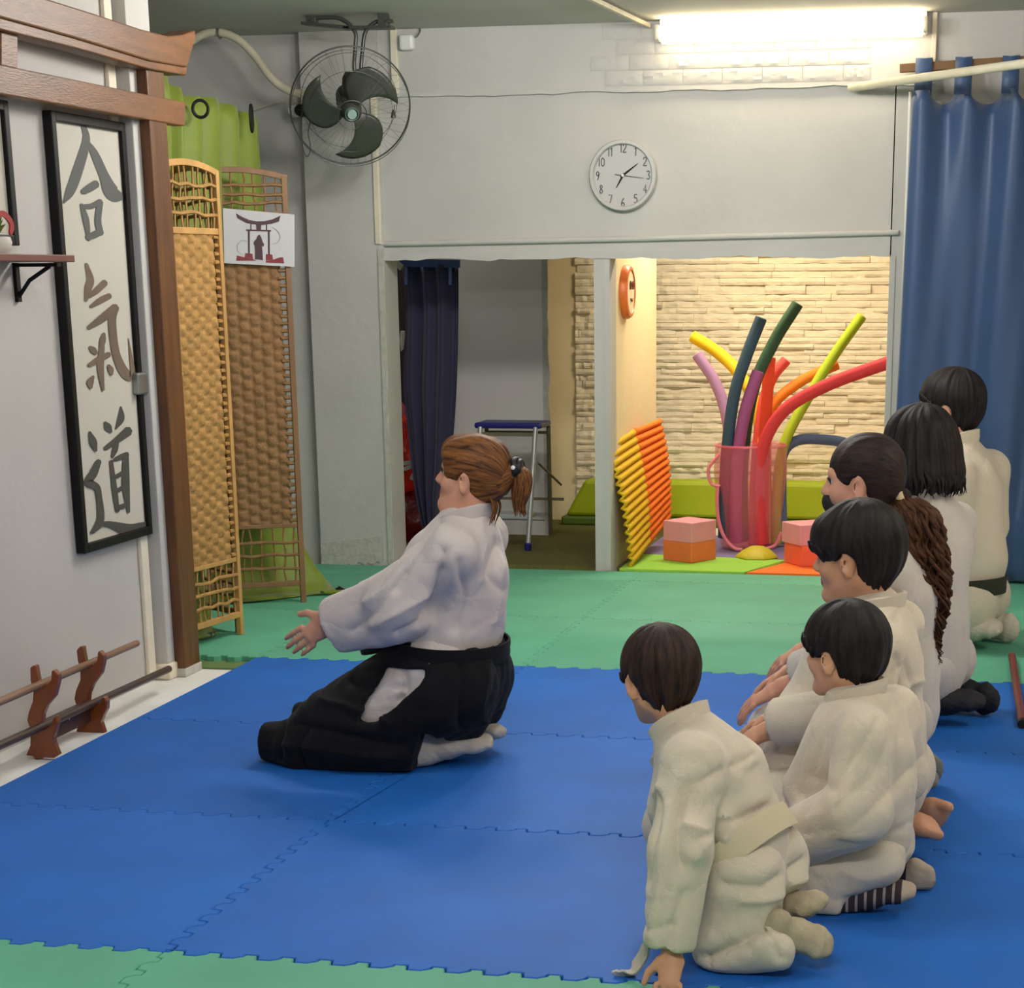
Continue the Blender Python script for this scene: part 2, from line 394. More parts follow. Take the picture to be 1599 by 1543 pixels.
def ribbon(b, pts, wid, nrm, th=.0012, mi=0, n=6, sm=True, ys=1.0):
    """flat brush stroke: centre line, widths, surface normal"""
    SC = V((1, ys, 1)); P = [V(p) * SC for p in pts]
    if sm and len(P) > 2:
        Wd = [V((w, 0, 0)) for w in wid]; P = spline(P, n); Wd = [q[0] for q in spline(Wd, n)]
    else: Wd = list(wid)
    nrm = unit(nrm); k = len(P); L = []; R_ = []
    for i in range(k):
        t = unit(P[min(k - 1, i + 1)] - P[max(0, i - 1)]); s = np.cross(nrm, t)
        L.append(P[i] + s * Wd[i] / 2); R_.append(P[i] - s * Wd[i] / 2)
    t0 = unit(P[0] - P[1]); t1 = unit(P[-1] - P[-2])
    L = [P[0] + t0 * Wd[0] * .35 + (L[0] - P[0]) * .5] + L + [P[-1] + t1 * Wd[-1] * .35 + (L[-1] - P[-1]) * .5]
    R_ = [P[0] + t0 * Wd[0] * .35 + (R_[0] - P[0]) * .5] + R_ + [P[-1] + t1 * Wd[-1] * .35 + (R_[-1] - P[-1]) * .5]
    up = nrm * th
    b.sheet([[p / SC + up for p in L], [p / SC + up for p in R_]])
    return b

# ------------------------------------------------------------------ torii
b = MB(); b.box((-2.80, 6.10, FZ), (-2.752, 6.28, 2.335)); struct(b.build('trim_12', M['wall'], bevel=.004))
b = MB(); b.box((-2.80, 6.085, FZ), (-2.742, 6.285, .03)); struct(b.build('trim_13', M['trim'], bevel=.006))
b = MB(); b.box((-2.80, 6.02, .0), (-2.785, 6.075, 2.335)); struct(b.build('trim_14', M['trim'], bevel=.004))
b = MB(); b.box((-2.80, 6.03, .93), (-2.758, 6.12, 1.0)); o = b.build('junction_box', M['steel'], bevel=.006)
tag(o, 'small grey junction box on the white conduit beside the torii post', 'junction box')
root = thing('torii_gate', (-2.73, 6.2, FZ), 'brown wooden torii gate fixed to the white wall, with two crossbeams', 'torii')
Pb, Pc = (-2.715, 6.149, -0.001), (-2.715, 6.263, -0.019)
y0, y1 = Pb[1], Pc[1] + .02
b = MB(); b.box((-2.752, y0, FZ + .002), (-2.715, y1, 1.99)); b.build('post', M['torii_post'], root, bevel=.004)
b = MB(); b.box((-2.752, 4.28, FZ + .002), (-2.715, 4.28 + y1 - y0, 1.99)); b.build('post', M['torii_post'], root, bevel=.004)
b = MB(); b.box((-2.757, y0 - .004, FZ), (-2.711, y1 + .004, FZ + .03)); b.build('foot_cap', M['plaster'], root, bevel=.003)
L0 = [(-2.71, 5.181, 1.853), (-2.71, 5.167, 1.776)]
L1 = [(-2.71, 6.434, 1.856), (-2.71, 6.417, 1.78)]
def beam(q0, q1, ext, th, x):
    """q0, q1: (top, bottom) at the near and the far end; lengthened towards the camera by ext"""
    (a0, c0), (a1, c1) = [list(map(V, q)) for q in (q0, q1)]
    da = a1 - a0; dc = c1 - c0
    return [a0 - da * ext, c0 - dc * ext, c1, a1]
b = MB(); b.prism(beam(L0, L1, .98, .04, 0), (-.045, 0, 0)); b.build('lower_beam', M['torii'], root, bevel=.004)
T0 = [(-2.69, 5.473, 2.05), (-2.69, 5.164, 1.967)]
top = [(-2.69, 5.473, 2.05), (-2.69, 5.756, 2.047), (-2.69, 6.078, 2.041), (-2.69, 6.273, 2.043), (-2.69, 6.393, 2.06), (-2.69, 6.503, 2.086), (-2.69, 6.505, 2.065), (-2.69, 6.42, 1.963), (-2.69, 6.126, 1.954), (-2.69, 5.617, 1.965), (-2.69, 5.164, 1.969)]
tv = [V(p) for p in top]
d = tv[1] - tv[0]
near_t = tv[0] - d / d[1] * 1.1; near_b = tv[-1] - (tv[-2] - tv[-1]) / (tv[-2] - tv[-1])[1] * .9
b = MB(); b.prism([near_t] + tv + [near_b], (-.09, 0, 0)); b.build('upper_beam', M['torii'], root, bevel=.005)
low = [V(p) for p in [(-2.7, 5.184, 1.973), (-2.7, 5.638, 1.969), (-2.7, 6.149, 1.958), (-2.7, 6.444, 1.968), (-2.7, 6.429, 1.939), (-2.7, 6.145, 1.931), (-2.7, 5.633, 1.939), (-2.7, 5.178, 1.94)]]
nb = low[0] - (low[1] - low[0]) / (low[1] - low[0])[1] * .9; nb2 = low[-1] - (low[-2] - low[-1]) / (low[-2] - low[-1])[1] * .9
b = MB(); b.prism([nb] + low + [nb2], (-.07, 0, 0)); b.build('under_beam', M['torii'], root, bevel=.004)
q = [V(p) for p in [(-2.72, 5.223, 1.942), (-2.72, 5.317, 1.946), (-2.72, 5.3, 1.852), (-2.72, 5.207, 1.853)]]
b = MB(); b.prism(q, (-.035, 0, 0)); b.build('strut', M['torii'], root, bevel=.003)

# ------------------------------------------------------------------ framed calligraphy
def picture(y0, y1, z0, z1, fw, label, cat='picture'):
    r = thing('framed_calligraphy', (-2.8, (y0 + y1) / 2, z0), label, cat, )
    b = MB(); X0, X1 = -2.798, -2.768
    b.box((X0, y0, z0), (X1, y0 + fw, z1)).box((X0, y1 - fw, z0), (X1, y1, z1)).box((X0, y0 + fw, z0), (X1, y1 - fw, z0 + fw)).box((X0, y0 + fw, z1 - fw), (X1, y1 - fw, z1))
    b.build('frame', M['black'], r, bevel=.003)
    b = MB(); b.box((X0, y0 + fw * .5, z0 + fw * .5), (-2.782, y1 - fw * .5, z1 - fw * .5)); b.build('paper', M['paper'], r)
    return r
C = [(-2.768, 5.578, 1.768), (-2.768, 6.082, 1.768), (-2.768, 5.572, 0.469), (-2.768, 6.066, 0.479)]
pic = picture(C[0][1], C[1][1], (C[2][2] + C[3][2]) / 2, (C[0][2] + C[1][2]) / 2, .028, 'tall black framed scroll with three grey brush characters on the white wall')
def strokes(name, m, lst, k=.62):
    b = MB()
    for i, (pts, w) in enumerate(lst): ribbon(b, pts, [q * .00068 * k for q in w], (1, 0, 0), .0008 + .0002 * i, ys=.437, n=10)
    b.build(name, m, pic)
strokes('character', M['ink'], [
    ([(-2.781, 5.807, 1.744), (-2.781, 5.82, 1.7), (-2.781, 5.759, 1.622), (-2.781, 5.69, 1.55), (-2.781, 5.639, 1.513)], (20, 30, 38, 35, 8)),
    ([(-2.781, 5.823, 1.7), (-2.781, 5.871, 1.663), (-2.781, 5.928, 1.601), (-2.781, 5.979, 1.553), (-2.781, 6.07, 1.544)], (10, 34, 44, 66, 14)),
    ([(-2.781, 5.772, 1.548), (-2.781, 5.817, 1.561), (-2.781, 5.867, 1.576)], (22, 30, 30)),
    ([(-2.781, 5.755, 1.511), (-2.781, 5.777, 1.466), (-2.781, 5.787, 1.409)], (14, 26, 12)),
    ([(-2.781, 5.759, 1.505), (-2.781, 5.821, 1.509), (-2.781, 5.886, 1.524)], (18, 22, 24)),
    ([(-2.781, 5.884, 1.524), (-2.781, 5.86, 1.468), (-2.781, 5.871, 1.43)], (24, 26, 26)),
    ([(-2.781, 5.78, 1.416), (-2.781, 5.828, 1.425), (-2.781, 5.872, 1.436)], (24, 28, 26))], 1.1)
strokes('character', M['ink_glare'], [
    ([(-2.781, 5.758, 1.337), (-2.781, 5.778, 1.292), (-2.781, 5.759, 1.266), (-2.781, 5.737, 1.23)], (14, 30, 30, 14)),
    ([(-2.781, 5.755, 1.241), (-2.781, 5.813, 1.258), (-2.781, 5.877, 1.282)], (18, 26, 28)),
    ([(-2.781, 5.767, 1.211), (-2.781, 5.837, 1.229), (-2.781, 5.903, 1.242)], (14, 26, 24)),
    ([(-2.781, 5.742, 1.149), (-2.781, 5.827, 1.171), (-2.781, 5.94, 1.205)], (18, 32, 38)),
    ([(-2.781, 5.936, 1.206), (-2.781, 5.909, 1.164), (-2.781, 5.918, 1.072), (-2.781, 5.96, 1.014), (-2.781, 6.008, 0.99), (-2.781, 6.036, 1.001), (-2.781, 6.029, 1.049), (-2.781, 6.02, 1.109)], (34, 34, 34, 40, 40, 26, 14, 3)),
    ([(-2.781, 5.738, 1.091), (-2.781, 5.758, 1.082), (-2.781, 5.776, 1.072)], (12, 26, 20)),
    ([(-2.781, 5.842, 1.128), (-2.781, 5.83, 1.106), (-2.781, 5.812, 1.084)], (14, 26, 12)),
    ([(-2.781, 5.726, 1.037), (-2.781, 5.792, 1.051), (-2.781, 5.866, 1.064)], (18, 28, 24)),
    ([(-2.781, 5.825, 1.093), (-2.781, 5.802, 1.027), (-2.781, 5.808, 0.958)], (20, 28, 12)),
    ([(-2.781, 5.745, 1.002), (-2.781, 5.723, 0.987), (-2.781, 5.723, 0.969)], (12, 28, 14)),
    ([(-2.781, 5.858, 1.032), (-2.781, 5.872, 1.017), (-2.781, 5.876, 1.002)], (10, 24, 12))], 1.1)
strokes('character', M['ink_dark'], [
    ([(-2.781, 5.808, 0.857), (-2.781, 5.825, 0.841), (-2.781, 5.843, 0.826)], (14, 32, 16)),
    ([(-2.781, 5.929, 0.898), (-2.781, 5.923, 0.862), (-2.781, 5.882, 0.833)], (8, 32, 8)),
    ([(-2.781, 5.796, 0.778), (-2.781, 5.879, 0.796), (-2.781, 5.972, 0.819)], (20, 30, 42)),
    ([(-2.781, 5.881, 0.791), (-2.781, 5.863, 0.768), (-2.781, 5.842, 0.748)], (20, 26, 14)),
    ([(-2.781, 5.829, 0.735), (-2.781, 5.839, 0.645), (-2.781, 5.85, 0.575)], (16, 24, 18)),
    ([(-2.781, 5.858, 0.738), (-2.781, 5.9, 0.742), (-2.781, 5.948, 0.746)], (18, 24, 24)),
    ([(-2.781, 5.939, 0.745), (-2.781, 5.924, 0.655), (-2.781, 5.93, 0.563)], (26, 34, 14)),
    ([(-2.781, 5.846, 0.683), (-2.781, 5.873, 0.686), (-2.781, 5.9, 0.691)], (18, 20, 18)),
    ([(-2.781, 5.844, 0.639), (-2.781, 5.871, 0.641), (-2.781, 5.899, 0.646)], (18, 20, 18)),
    ([(-2.781, 5.841, 0.586), (-2.781, 5.88, 0.586), (-2.781, 5.922, 0.588)], (18, 22, 20)),
    ([(-2.781, 5.692, 0.837), (-2.781, 5.711, 0.805), (-2.781, 5.726, 0.777)], (8, 30, 12)),
    ([(-2.781, 5.737, 0.742), (-2.781, 5.695, 0.709), (-2.781, 5.658, 0.687), (-2.781, 5.713, 0.664), (-2.781, 5.724, 0.631), (-2.781, 5.726, 0.575), (-2.781, 5.705, 0.549), (-2.781, 5.659, 0.532)], (26, 36, 34, 26, 24, 30, 34, 18)),
    ([(-2.781, 5.69, 0.549), (-2.781, 5.778, 0.542), (-2.781, 5.921, 0.507), (-2.781, 5.998, 0.506), (-2.781, 6.069, 0.513)], (20, 24, 48, 40, 10))], 1.1)
A = (-2.768, 5.323, 1.773)
pic2 = picture(A[1] - .5, A[1], 1.385, A[2], .028, 'black framed picture cut by the left edge, above the small shelf')

# ------------------------------------------------------------------ shelf and its plant
E1 = (-2.6, 5.315, 1.35)
r = thing('wall_shelf', (-2.7, E1[1] - .3, E1[2] - .02), 'narrow reddish brown shelf on the white wall, overlapping the tall scroll', 'shelf')
b = MB(); b.box((-2.80, E1[1] - .75, E1[2] - .011), (-2.60, E1[1], E1[2] + .008)); b.build('board', M['shelf'], r, bevel=.002)
Bp = (-2.79, 5.336, 1.304)
b = MB(); b.bar((-2.795, Bp[1], E1[2] - .012), (-2.795, Bp[1], E1[2] - .12), .022, .012, up=(1, 0, 0)); b.bar((-2.795, Bp[1], E1[2] - .018), (-2.66, Bp[1], E1[2] - .018), .022, .01)
b.tube([(-2.792, Bp[1], E1[2] - .105), (-2.755, Bp[1], E1[2] - .06), (-2.69, Bp[1], E1[2] - .022)], .006, 8)
b.build('bracket', M['black'], r, smooth=True)
PB = (-2.7, 5.082, 1.367)
zs = E1[2] + .008
r = thing('flower_pot', (-2.70, PB[1] - .02, zs), 'small pale pot with a plant and a red bow at the end of the shelf', 'potted plant')
b = MB(); b.lathe((-2.70, PB[1] - .02, zs), [(.026, 0), (.034, .01), (.040, .03), (.036, .045), (.030, .046)], n=24); b.build('pot', mat('pale_pot', rgb(206, 200, 190), .5), r, smooth=True)
b = MB(); rr = random.Random(3)
for i in range(34):
    a = rr.uniform(0, 6.28); t = rr.uniform(.2, 1); h = rr.uniform(.05, .1); p = V((-2.70, PB[1] - .02, zs + .045)); q = p + V((math.cos(a) * .035 * t, math.sin(a) * .035 * t, h - .045))
    s = unit(np.cross(q - p, (0, 0, 1))) * .007
    m_ = (p + q) / 2 + V((0, 0, .01)); b.add([p, m_ + s, q, m_ - s], [(0, 1, 2, 3)])
b.build('leaves', mat('olive_leaves', rgb(96, 104, 44), .6, var=.3, vscale=40), r)
b = MB(); pts = [(-2.69, 5.058, 1.458), (-2.69, 5.084, 1.464), (-2.69, 5.105, 1.458), (-2.69, 5.125, 1.445), (-2.69, 5.13, 1.431), (-2.69, 5.12, 1.415)]
ribbon(b, pts, (.012, .016, .018, .02, .022, .016), (1, 0, 0)); o = b.build('red_bow', mat('red_ribbon', rgb(150, 16, 22), .5), r, solid=.004)

# ------------------------------------------------------------------ sword rack with two sticks
r = thing('sword_rack', (-2.68, 5.1, FZ), 'two tier varnished wooden sword rack on the white floor strip', 'sword rack')
near = [(-2.651, 4.95, 0.241), (-2.641, 4.95, 0.248), (-2.633, 4.95, 0.247), (-2.632, 4.95, 0.229), (-2.629, 4.95, 0.205), (-2.618, 4.95, 0.194), (-2.604, 4.95, 0.196), (-2.59, 4.95, 0.207), (-2.587, 4.95, 0.232), (-2.581, 4.95, 0.238), (-2.567, 4.95, 0.224), (-2.569, 4.95, 0.201), (-2.583, 4.95, 0.162), (-2.61, 4.95, 0.134), (-2.624, 4.95, 0.107), (-2.629, 4.95, 0.077), (-2.616, 4.95, 0.069), (-2.598, 4.95, 0.082), (-2.594, 4.95, 0.097), (-2.585, 4.95, 0.106), (-2.58, 4.95, 0.086), (-2.587, 4.95, 0.067), (-2.598, 4.95, 0.043), (-2.597, 4.95, 0.024), (-2.586, 4.95, -0.009), (-2.602, 4.95, -0.018), (-2.632, 4.95, -0.018), (-2.657, 4.95, -0.027), (-2.667, 4.95, -0.015), (-2.687, 4.95, -0.014), (-2.671, 4.95, 0.017), (-2.667, 4.95, 0.06), (-2.674, 4.95, 0.09), (-2.667, 4.95, 0.113), (-2.652, 4.95, 0.144), (-2.647, 4.95, 0.175), (-2.653, 4.95, 0.205)]
far = [(-2.683, 5.3, 0.225), (-2.672, 5.3, 0.237), (-2.661, 5.3, 0.237), (-2.66, 5.3, 0.216), (-2.657, 5.3, 0.191), (-2.646, 5.3, 0.183), (-2.632, 5.3, 0.185), (-2.619, 5.3, 0.197), (-2.615, 5.3, 0.221), (-2.609, 5.3, 0.227), (-2.597, 5.3, 0.212), (-2.598, 5.3, 0.193), (-2.609, 5.3, 0.157), (-2.636, 5.3, 0.126), (-2.653, 5.3, 0.095), (-2.659, 5.3, 0.066), (-2.649, 5.3, 0.056), (-2.632, 5.3, 0.059), (-2.616, 5.3, 0.072), (-2.613, 5.3, 0.084), (-2.604, 5.3, 0.086), (-2.597, 5.3, 0.073), (-2.6, 5.3, 0.049), (-2.613, 5.3, 0.027), (-2.622, 5.3, 0.007), (-2.613, 5.3, -0.027), (-2.656, 5.3, -0.03), (-2.677, 5.3, -0.028), (-2.705, 5.3, -0.025), (-2.696, 5.3, 0.004), (-2.695, 5.3, 0.045), (-2.703, 5.3, 0.077), (-2.696, 5.3, 0.102), (-2.679, 5.3, 0.135), (-2.676, 5.3, 0.167), (-2.682, 5.3, 0.195)]
for poly in (near, far):
    P = [V(p) for p in poly]
    b = MB(); b.prism(P, (0, .024, 0)); b.build('side_board', M['rack'], r, bevel=.003)
n0, f0 = V(near[24]), V(far[32])
cb = [(-2.613, 5, 0.074), (-2.619, 5, -0.002)]
cf = [(-2.665, 5.29, 0.056), (-2.672, 5.29, -0.025)]
b = MB(); b.prism([V((cf[0][0] + .012, 4.974, cb[0][2])), V((cf[0][0] + .012, 5.3, cb[0][2])), V((cf[0][0] + .012, 5.3, cb[1][2] + .012)), V((cf[0][0] + .012, 4.974, cb[1][2] + .012))], (-.014, 0, 0)); cbo = b.build('cross_board', M['rack_dark'], r)
hh = (-2.631, 5.16, 0.044)
b = MB(); hx = cf[0][0] + .0135; hy, hz = hh[1], (cb[0][2] + cb[1][2]) / 2 + .025
b.add([(hx, hy, hz - .018), (hx, hy + .012, hz), (hx, hy + .011, hz + .009), (hx, hy + .004, hz + .011), (hx, hy, hz + .006), (hx, hy - .004, hz + .011), (hx, hy - .011, hz + .009), (hx, hy - .012, hz)], [tuple(range(8))])
b.build('heart_cutout', M['white_plastic'], r)
def stick(name, p, q, tip, rad, m, label, back=.5):
    p, q = V(p), V(q); d = unit(q - p); tl = (V(tip)[1] - p[1]) / d[1]
    b = MB(); b.tube([p - d * back, p, q, p + d * tl], [rad * 1.05, rad * 1.05, rad, rad], 14, round_end=False)
    o = b.build('wooden_stick', m, smooth=True); return tag(o, label, 'wooden stick')
stick('a', (-2.625, 4.962, 0.194), (-2.649, 5.312, 0.185), (-2.7, 5.701, 0.159), .0105, M['stick'], 'light brown wooden stick on the upper hooks of the sword rack')
stick('b', (-2.626, 4.962, 0.075), (-2.642, 5.312, 0.066), (-2.7, 5.918, 0.031), .0115, M['stick_dark'], 'dark brown wooden stick on the lower hooks of the sword rack')
p, q = V((0.065, 6.806, 0)), V((0.093, 5.769, 0))
b = MB(); d = unit(q - p); b.tube([p + V((0, 0, .013)) - d * .02, q + V((0, 0, .013)) + d * .0], .013, 14); b.tube([q + V((0, 0, .013)), q + V((0, 0, .013)) + d * .035], .0135, 14, mi=1)
tag(b.build('wooden_stick', [M['stick_red'], M['black']], smooth=True), 'red brown wooden stick lying alone on the mats near the right edge', 'wooden stick')

# ------------------------------------------------------------------ folding screen
root = thing('folding_screen', (-2.9, 7.1, 0), 'woven folding screen with lattice top and bottom, standing by the torii post', 'folding screen')
def panel(p0, p1, zt, zl1, zl0, zb, mw, mf, seed, arch=.03):
    """p0, p1 floor ends; zt top at the ends, zl1 top of weave, zl0 bottom of weave, zb lower rail"""
    p0, p1 = V((*p0, 0)), V((*p1, 0)); d = p1 - p0; L = np.linalg.norm(d); u = d / L; nrm = V((u[1], -u[0], 0)); Z = V((0, 0, 1)); rr = random.Random(seed)
    P = lambda s, z, o=0: p0 + u * (s * L) + Z * z + nrm * o
    b = MB(); fw = .022
    for s in (fw / 2 / L, 1 - fw / 2 / L): b.bar(P(s, 0), P(s, zt), fw, fw, up=u)
    b.bar(P(0, zl1), P(1, zl1), .016, .022); b.bar(P(0, zl0), P(1, zl0), .014, .016); b.bar(P(0, zb), P(1, zb), .018, .022)
    A = [P(s, zt - .005 + arch * (1 - (2 * s - 1) ** 2)) for s in np.linspace(0, 1, 15)]
    for i in range(14): b.bar(A[i] - u * .002, A[i + 1] + u * .002, .018, .022)
    b.build('frame', mf, root, bevel=.002)
    # woven field: pillow shaped strands in a brick bond
    cols, rows = 8, int((zl1 - zl0) / .044); n, k = 6, 6; g = []
    s0, s1 = .07, .90
    for j in range(rows * k + 1):
        v = j / k; row = []
        for i in range(cols * n + 1):
            c = i / n; ci = min(cols - 1, int(c)); cu = c - ci; vv = v + (.5 if ci % 2 else 0); cv = vv - math.floor(vv)
            o = .010 * (max(0, math.sin(math.pi * cu)) ** .45) * (max(0, math.sin(math.pi * cv)) ** .4) - .006
            s = s0 + (s1 - s0) * c / cols + .006 * math.sin(vv * 6.28)
            row.append(P(s, zl0 + (zl1 - zl0) * v / rows, o))
        g.append(row)
    b = MB(); b.sheet(g)
    b.build('weave', mw, root, smooth=True, angle=180, solid=.004)
    for sa, sb in ((s1 - .02, .97), (.03, s0 + .02)):
        b = MB(); z = zl0 + .02
        while z < zl1 - .01: b.tube([P(sa, z), P(sb, z + rr.uniform(-.003, .003))], .0075, 6); z += .029
        b.build('edge_strands', mw, root, smooth=True)
    for z0, z1, kh in ((zl1 + .01, zt + arch * .7, 4), (zb + .01, zl0 - .01, 4)):
        b = MB()
        for i in range(1, 10):
            s = i / 10 + rr.uniform(-.015, .015)
            zz = z1 if z1 < zt else zt - .008 + arch * (1 - (2 * s - 1) ** 2)
            b.tube([P(s + rr.uniform(-.012, .012), z0 + (zz - z0) * t, rr.uniform(-.002, .004)) for t in np.linspace(0, 1, 6)], .0042, 6)
        for j in range(1, kh):
            z = z0 + (min(z1, zt) - z0) * j / kh
            b.tube([P(t, z + rr.uniform(-.006, .006), .004) for t in np.linspace(.02, .98, 9)], .0065, 6)
        b.build('lattice', mw, root, smooth=True)
z1t = (-2.784, 6.876, 1.657)[2]; z1a = (-2.785, 6.867, 1.455)[2]; z1b = (-2.787, 6.857, 0.285)[2]; z1c = (-2.787, 6.853, 0.078)[2]
panel((-2.852, 6.445), (-2.787, 6.854), z1t, z1a, z1b, z1c, M['wicker'], M['bamboo'], 1)
z2t = (-2.795, 7.627, 1.678)[2]; z2a = (-2.792, 7.628, 1.537)[2]; z2b = (-2.807, 7.621, 0.318)[2]; z2c = (-2.807, 7.62, 0.08)[2]
panel((-3.18, 7.42), (-2.808, 7.62), z2t, z2a, z2b, z2c, M['wicker_brown'], M['bamboo_dark'], 2)
panel((-2.80, 6.875), (-3.12, 7.10), z1t, z1a, z1b, z1c, M['wicker_brown'], M['bamboo_dark'], 3)
panel((-3.13, 7.115), (-3.185, 7.405), z1t, z1a, z1b, z1c, M['wicker_brown'], M['bamboo_dark'], 4)
# poster with the torii picture
r = thing('poster', (-2.905, 7.534, 1.343), 'white poster of a torii and robed figure, hung on the rear screen panel', 'poster')
q = [(-3.023, 7.481, 1.559), (-2.779, 7.613, 1.536), (-2.787, 7.609, 1.338), (-3.029, 7.478, 1.353)]
nv = V((math.sin(math.radians(28.3)), -math.cos(math.radians(28.3)), 0))
b = MB(); b.prism(q, -nv * .002); b.build('sheet', mat('poster_paper', rgb(184, 182, 184), .6), r)
pd = mat('poster_dark_print', rgb(70, 46, 52), .7); pr_ = mat('poster_red_print', rgb(120, 40, 48), .7); pg = mat('poster_grey_print', rgb(150, 146, 150), .7)
b = MB()
for poly in ([(-2.979, 7.503, 1.54), (-2.96, 7.514, 1.527), (-2.935, 7.527, 1.515), (-2.909, 7.541, 1.51), (-2.882, 7.556, 1.511), (-2.855, 7.571, 1.518), (-2.827, 7.585, 1.532), (-2.833, 7.582, 1.51), (-2.859, 7.568, 1.501), (-2.89, 7.551, 1.497), (-2.921, 7.535, 1.499), (-2.944, 7.523, 1.503), (-2.96, 7.513, 1.513), (-2.975, 7.505, 1.522)],
             [(-2.932, 7.529, 1.503), (-2.928, 7.531, 1.503), (-2.929, 7.53, 1.478), (-2.933, 7.528, 1.478)], [(-2.878, 7.558, 1.503), (-2.874, 7.56, 1.503), (-2.875, 7.559, 1.478), (-2.879, 7.557, 1.478)],
             [(-2.913, 7.539, 1.503), (-2.894, 7.549, 1.503), (-2.897, 7.548, 1.476), (-2.912, 7.539, 1.476)], [(-2.948, 7.52, 1.48), (-2.862, 7.566, 1.478), (-2.862, 7.566, 1.472), (-2.948, 7.52, 1.474)],
             [(-2.942, 7.524, 1.475), (-2.935, 7.527, 1.475), (-2.939, 7.525, 1.383), (-2.945, 7.522, 1.383)], [(-2.873, 7.56, 1.474), (-2.867, 7.564, 1.474), (-2.87, 7.562, 1.383), (-2.876, 7.559, 1.383)],
             [(-2.903, 7.544, 1.461), (-2.897, 7.548, 1.451), (-2.893, 7.55, 1.434), (-2.888, 7.553, 1.423), (-2.891, 7.551, 1.415), (-2.896, 7.548, 1.417), (-2.895, 7.549, 1.394), (-2.895, 7.549, 1.364), (-2.923, 7.534, 1.368), (-2.921, 7.535, 1.394), (-2.921, 7.535, 1.417), (-2.925, 7.533, 1.427), (-2.922, 7.534, 1.436), (-2.914, 7.539, 1.444), (-2.91, 7.54, 1.455)]):
    b.add(poly, [tuple(range(len(poly)))])
b.build('gate_print', pd, r)
b = MB()
for poly in ([(-2.984, 7.501, 1.382), (-2.958, 7.515, 1.375), (-2.927, 7.532, 1.367), (-2.916, 7.538, 1.362), (-2.987, 7.499, 1.362)], [(-2.885, 7.554, 1.36), (-2.858, 7.569, 1.366), (-2.838, 7.58, 1.374), (-2.825, 7.587, 1.375), (-2.822, 7.588, 1.352), (-2.885, 7.554, 1.355)],
             [(-2.954, 7.517, 1.391), (-2.93, 7.53, 1.388), (-2.929, 7.531, 1.368), (-2.958, 7.515, 1.375)], [(-2.884, 7.555, 1.387), (-2.862, 7.567, 1.385), (-2.86, 7.568, 1.366), (-2.885, 7.554, 1.362)]):
    b.add(poly, [tuple(range(len(poly)))])
b.build('ground_print', pr_, r)
b = MB()
ribbon(b, [(-2.947, 7.521, 1.434), (-2.964, 7.512, 1.438), (-2.98, 7.503, 1.421), (-2.98, 7.504, 1.398), (-2.967, 7.51, 1.385)], (.003, .003, .004, .003, .001), nv, .0003); b.build('swirl_print', pg, r); b = MB()
ribbon(b, [(-2.86, 7.568, 1.489), (-2.841, 7.578, 1.476), (-2.832, 7.583, 1.453), (-2.843, 7.577, 1.43), (-2.863, 7.566, 1.425)], (.001, .003, .004, .003, .001), nv, .0003)
b.build('swirl_print', pg, r)

# ------------------------------------------------------------------ lime curtain behind the screen
r = thing('lime_curtain', (-3.0, 7.2, FZ), 'lime green eyelet curtain hanging behind the woven screen', 'curtain')
top = [V(p) for p in [(-3.05, 6.834, 2.016), (-3.05, 7.066, 1.997), (-3.05, 7.233, 1.954), (-3.05, 7.492, 1.964), (-3.05, 7.765, 1.945), (-3.05, 7.978, 1.927)]]
bot = [V(p) for p in [(-2.90, 6.36, FZ + .01), (-2.90, 6.58, .004), (-2.905, 6.86, .004), (-3.24, 7.12, .004), (-3.26, 7.45, .004), (-2.74, 7.84, .004)]]
top = spline(top, 14); bot = spline(bot, 14); rows = []
for j in range(34):
    t = j / 33; row = []
    for i in range(len(top)):
        p = top[i] + (bot[i] - top[i]) * t
        w = i / (len(top) - 1)
        # the cloth hangs straight from the rod and only spreads near the floor
        h = max(0, (t - .35) / .65) ** 5; p[0] = top[i][0] + (bot[i][0] - top[i][0]) * h
        p[1] = top[i][1] + (bot[i][1] - top[i][1]) * (h * .6 + .4 * t)
        fold = math.sin(w * 44 + .6 * math.sin(t * 3)) * (.030 if t > .02 else .02) * (1 - .5 * t)
        p = p + V((fold, .012 * math.sin(w * 30 + t * 5), 0)); row.append(p)
    rows.append(row)
# hem pooling on the mats
for k_ in range(1, 5):
    rows.append([p + V((.05 * k_ * max(0, (i / len(top) - .45)) + .004 * math.sin(i * 1.7 + k_), .01 * k_ * math.sin(i * .6), [0, .018, .006, .022, .004][k_] * (.6 + .4 * math.sin(i * .9 + k_)) - (0))) for i, p in enumerate(rows[33])])
b = MB(); b.sheet(rows); b.build('cloth', M['lime_cloth'], r, smooth=True, angle=180, solid=.002)
b = MB()
b.tube([V((-2.985, 7.221, 1.902)) + V((.028 * math.cos(a) * .92, .028 * math.cos(a) * .4, .030 * math.sin(a))) for a in np.linspace(0, 6.3, 25)], .006, 8)
b.build('eyelet', M['black'], r, smooth=True); b = MB()
b.tube([V((-3, 7.749, 1.907)) + V((0.01, .012 * math.cos(a), .05 * math.sin(a))) for a in np.linspace(0, 6.3, 25)], .006, 8)
b.build('eyelet', M['black'], r, smooth=True)
b = MB(); b.lathe((-2.749, 7.872, 0), [(0, .0), (.03, .0), (.032, .012), (.012, .022), (0, .03)], n=12); tag(b.build('dark_clip', M['black'], smooth=True), 'small black clip on the green mat at the end of the lime hem', 'clip')

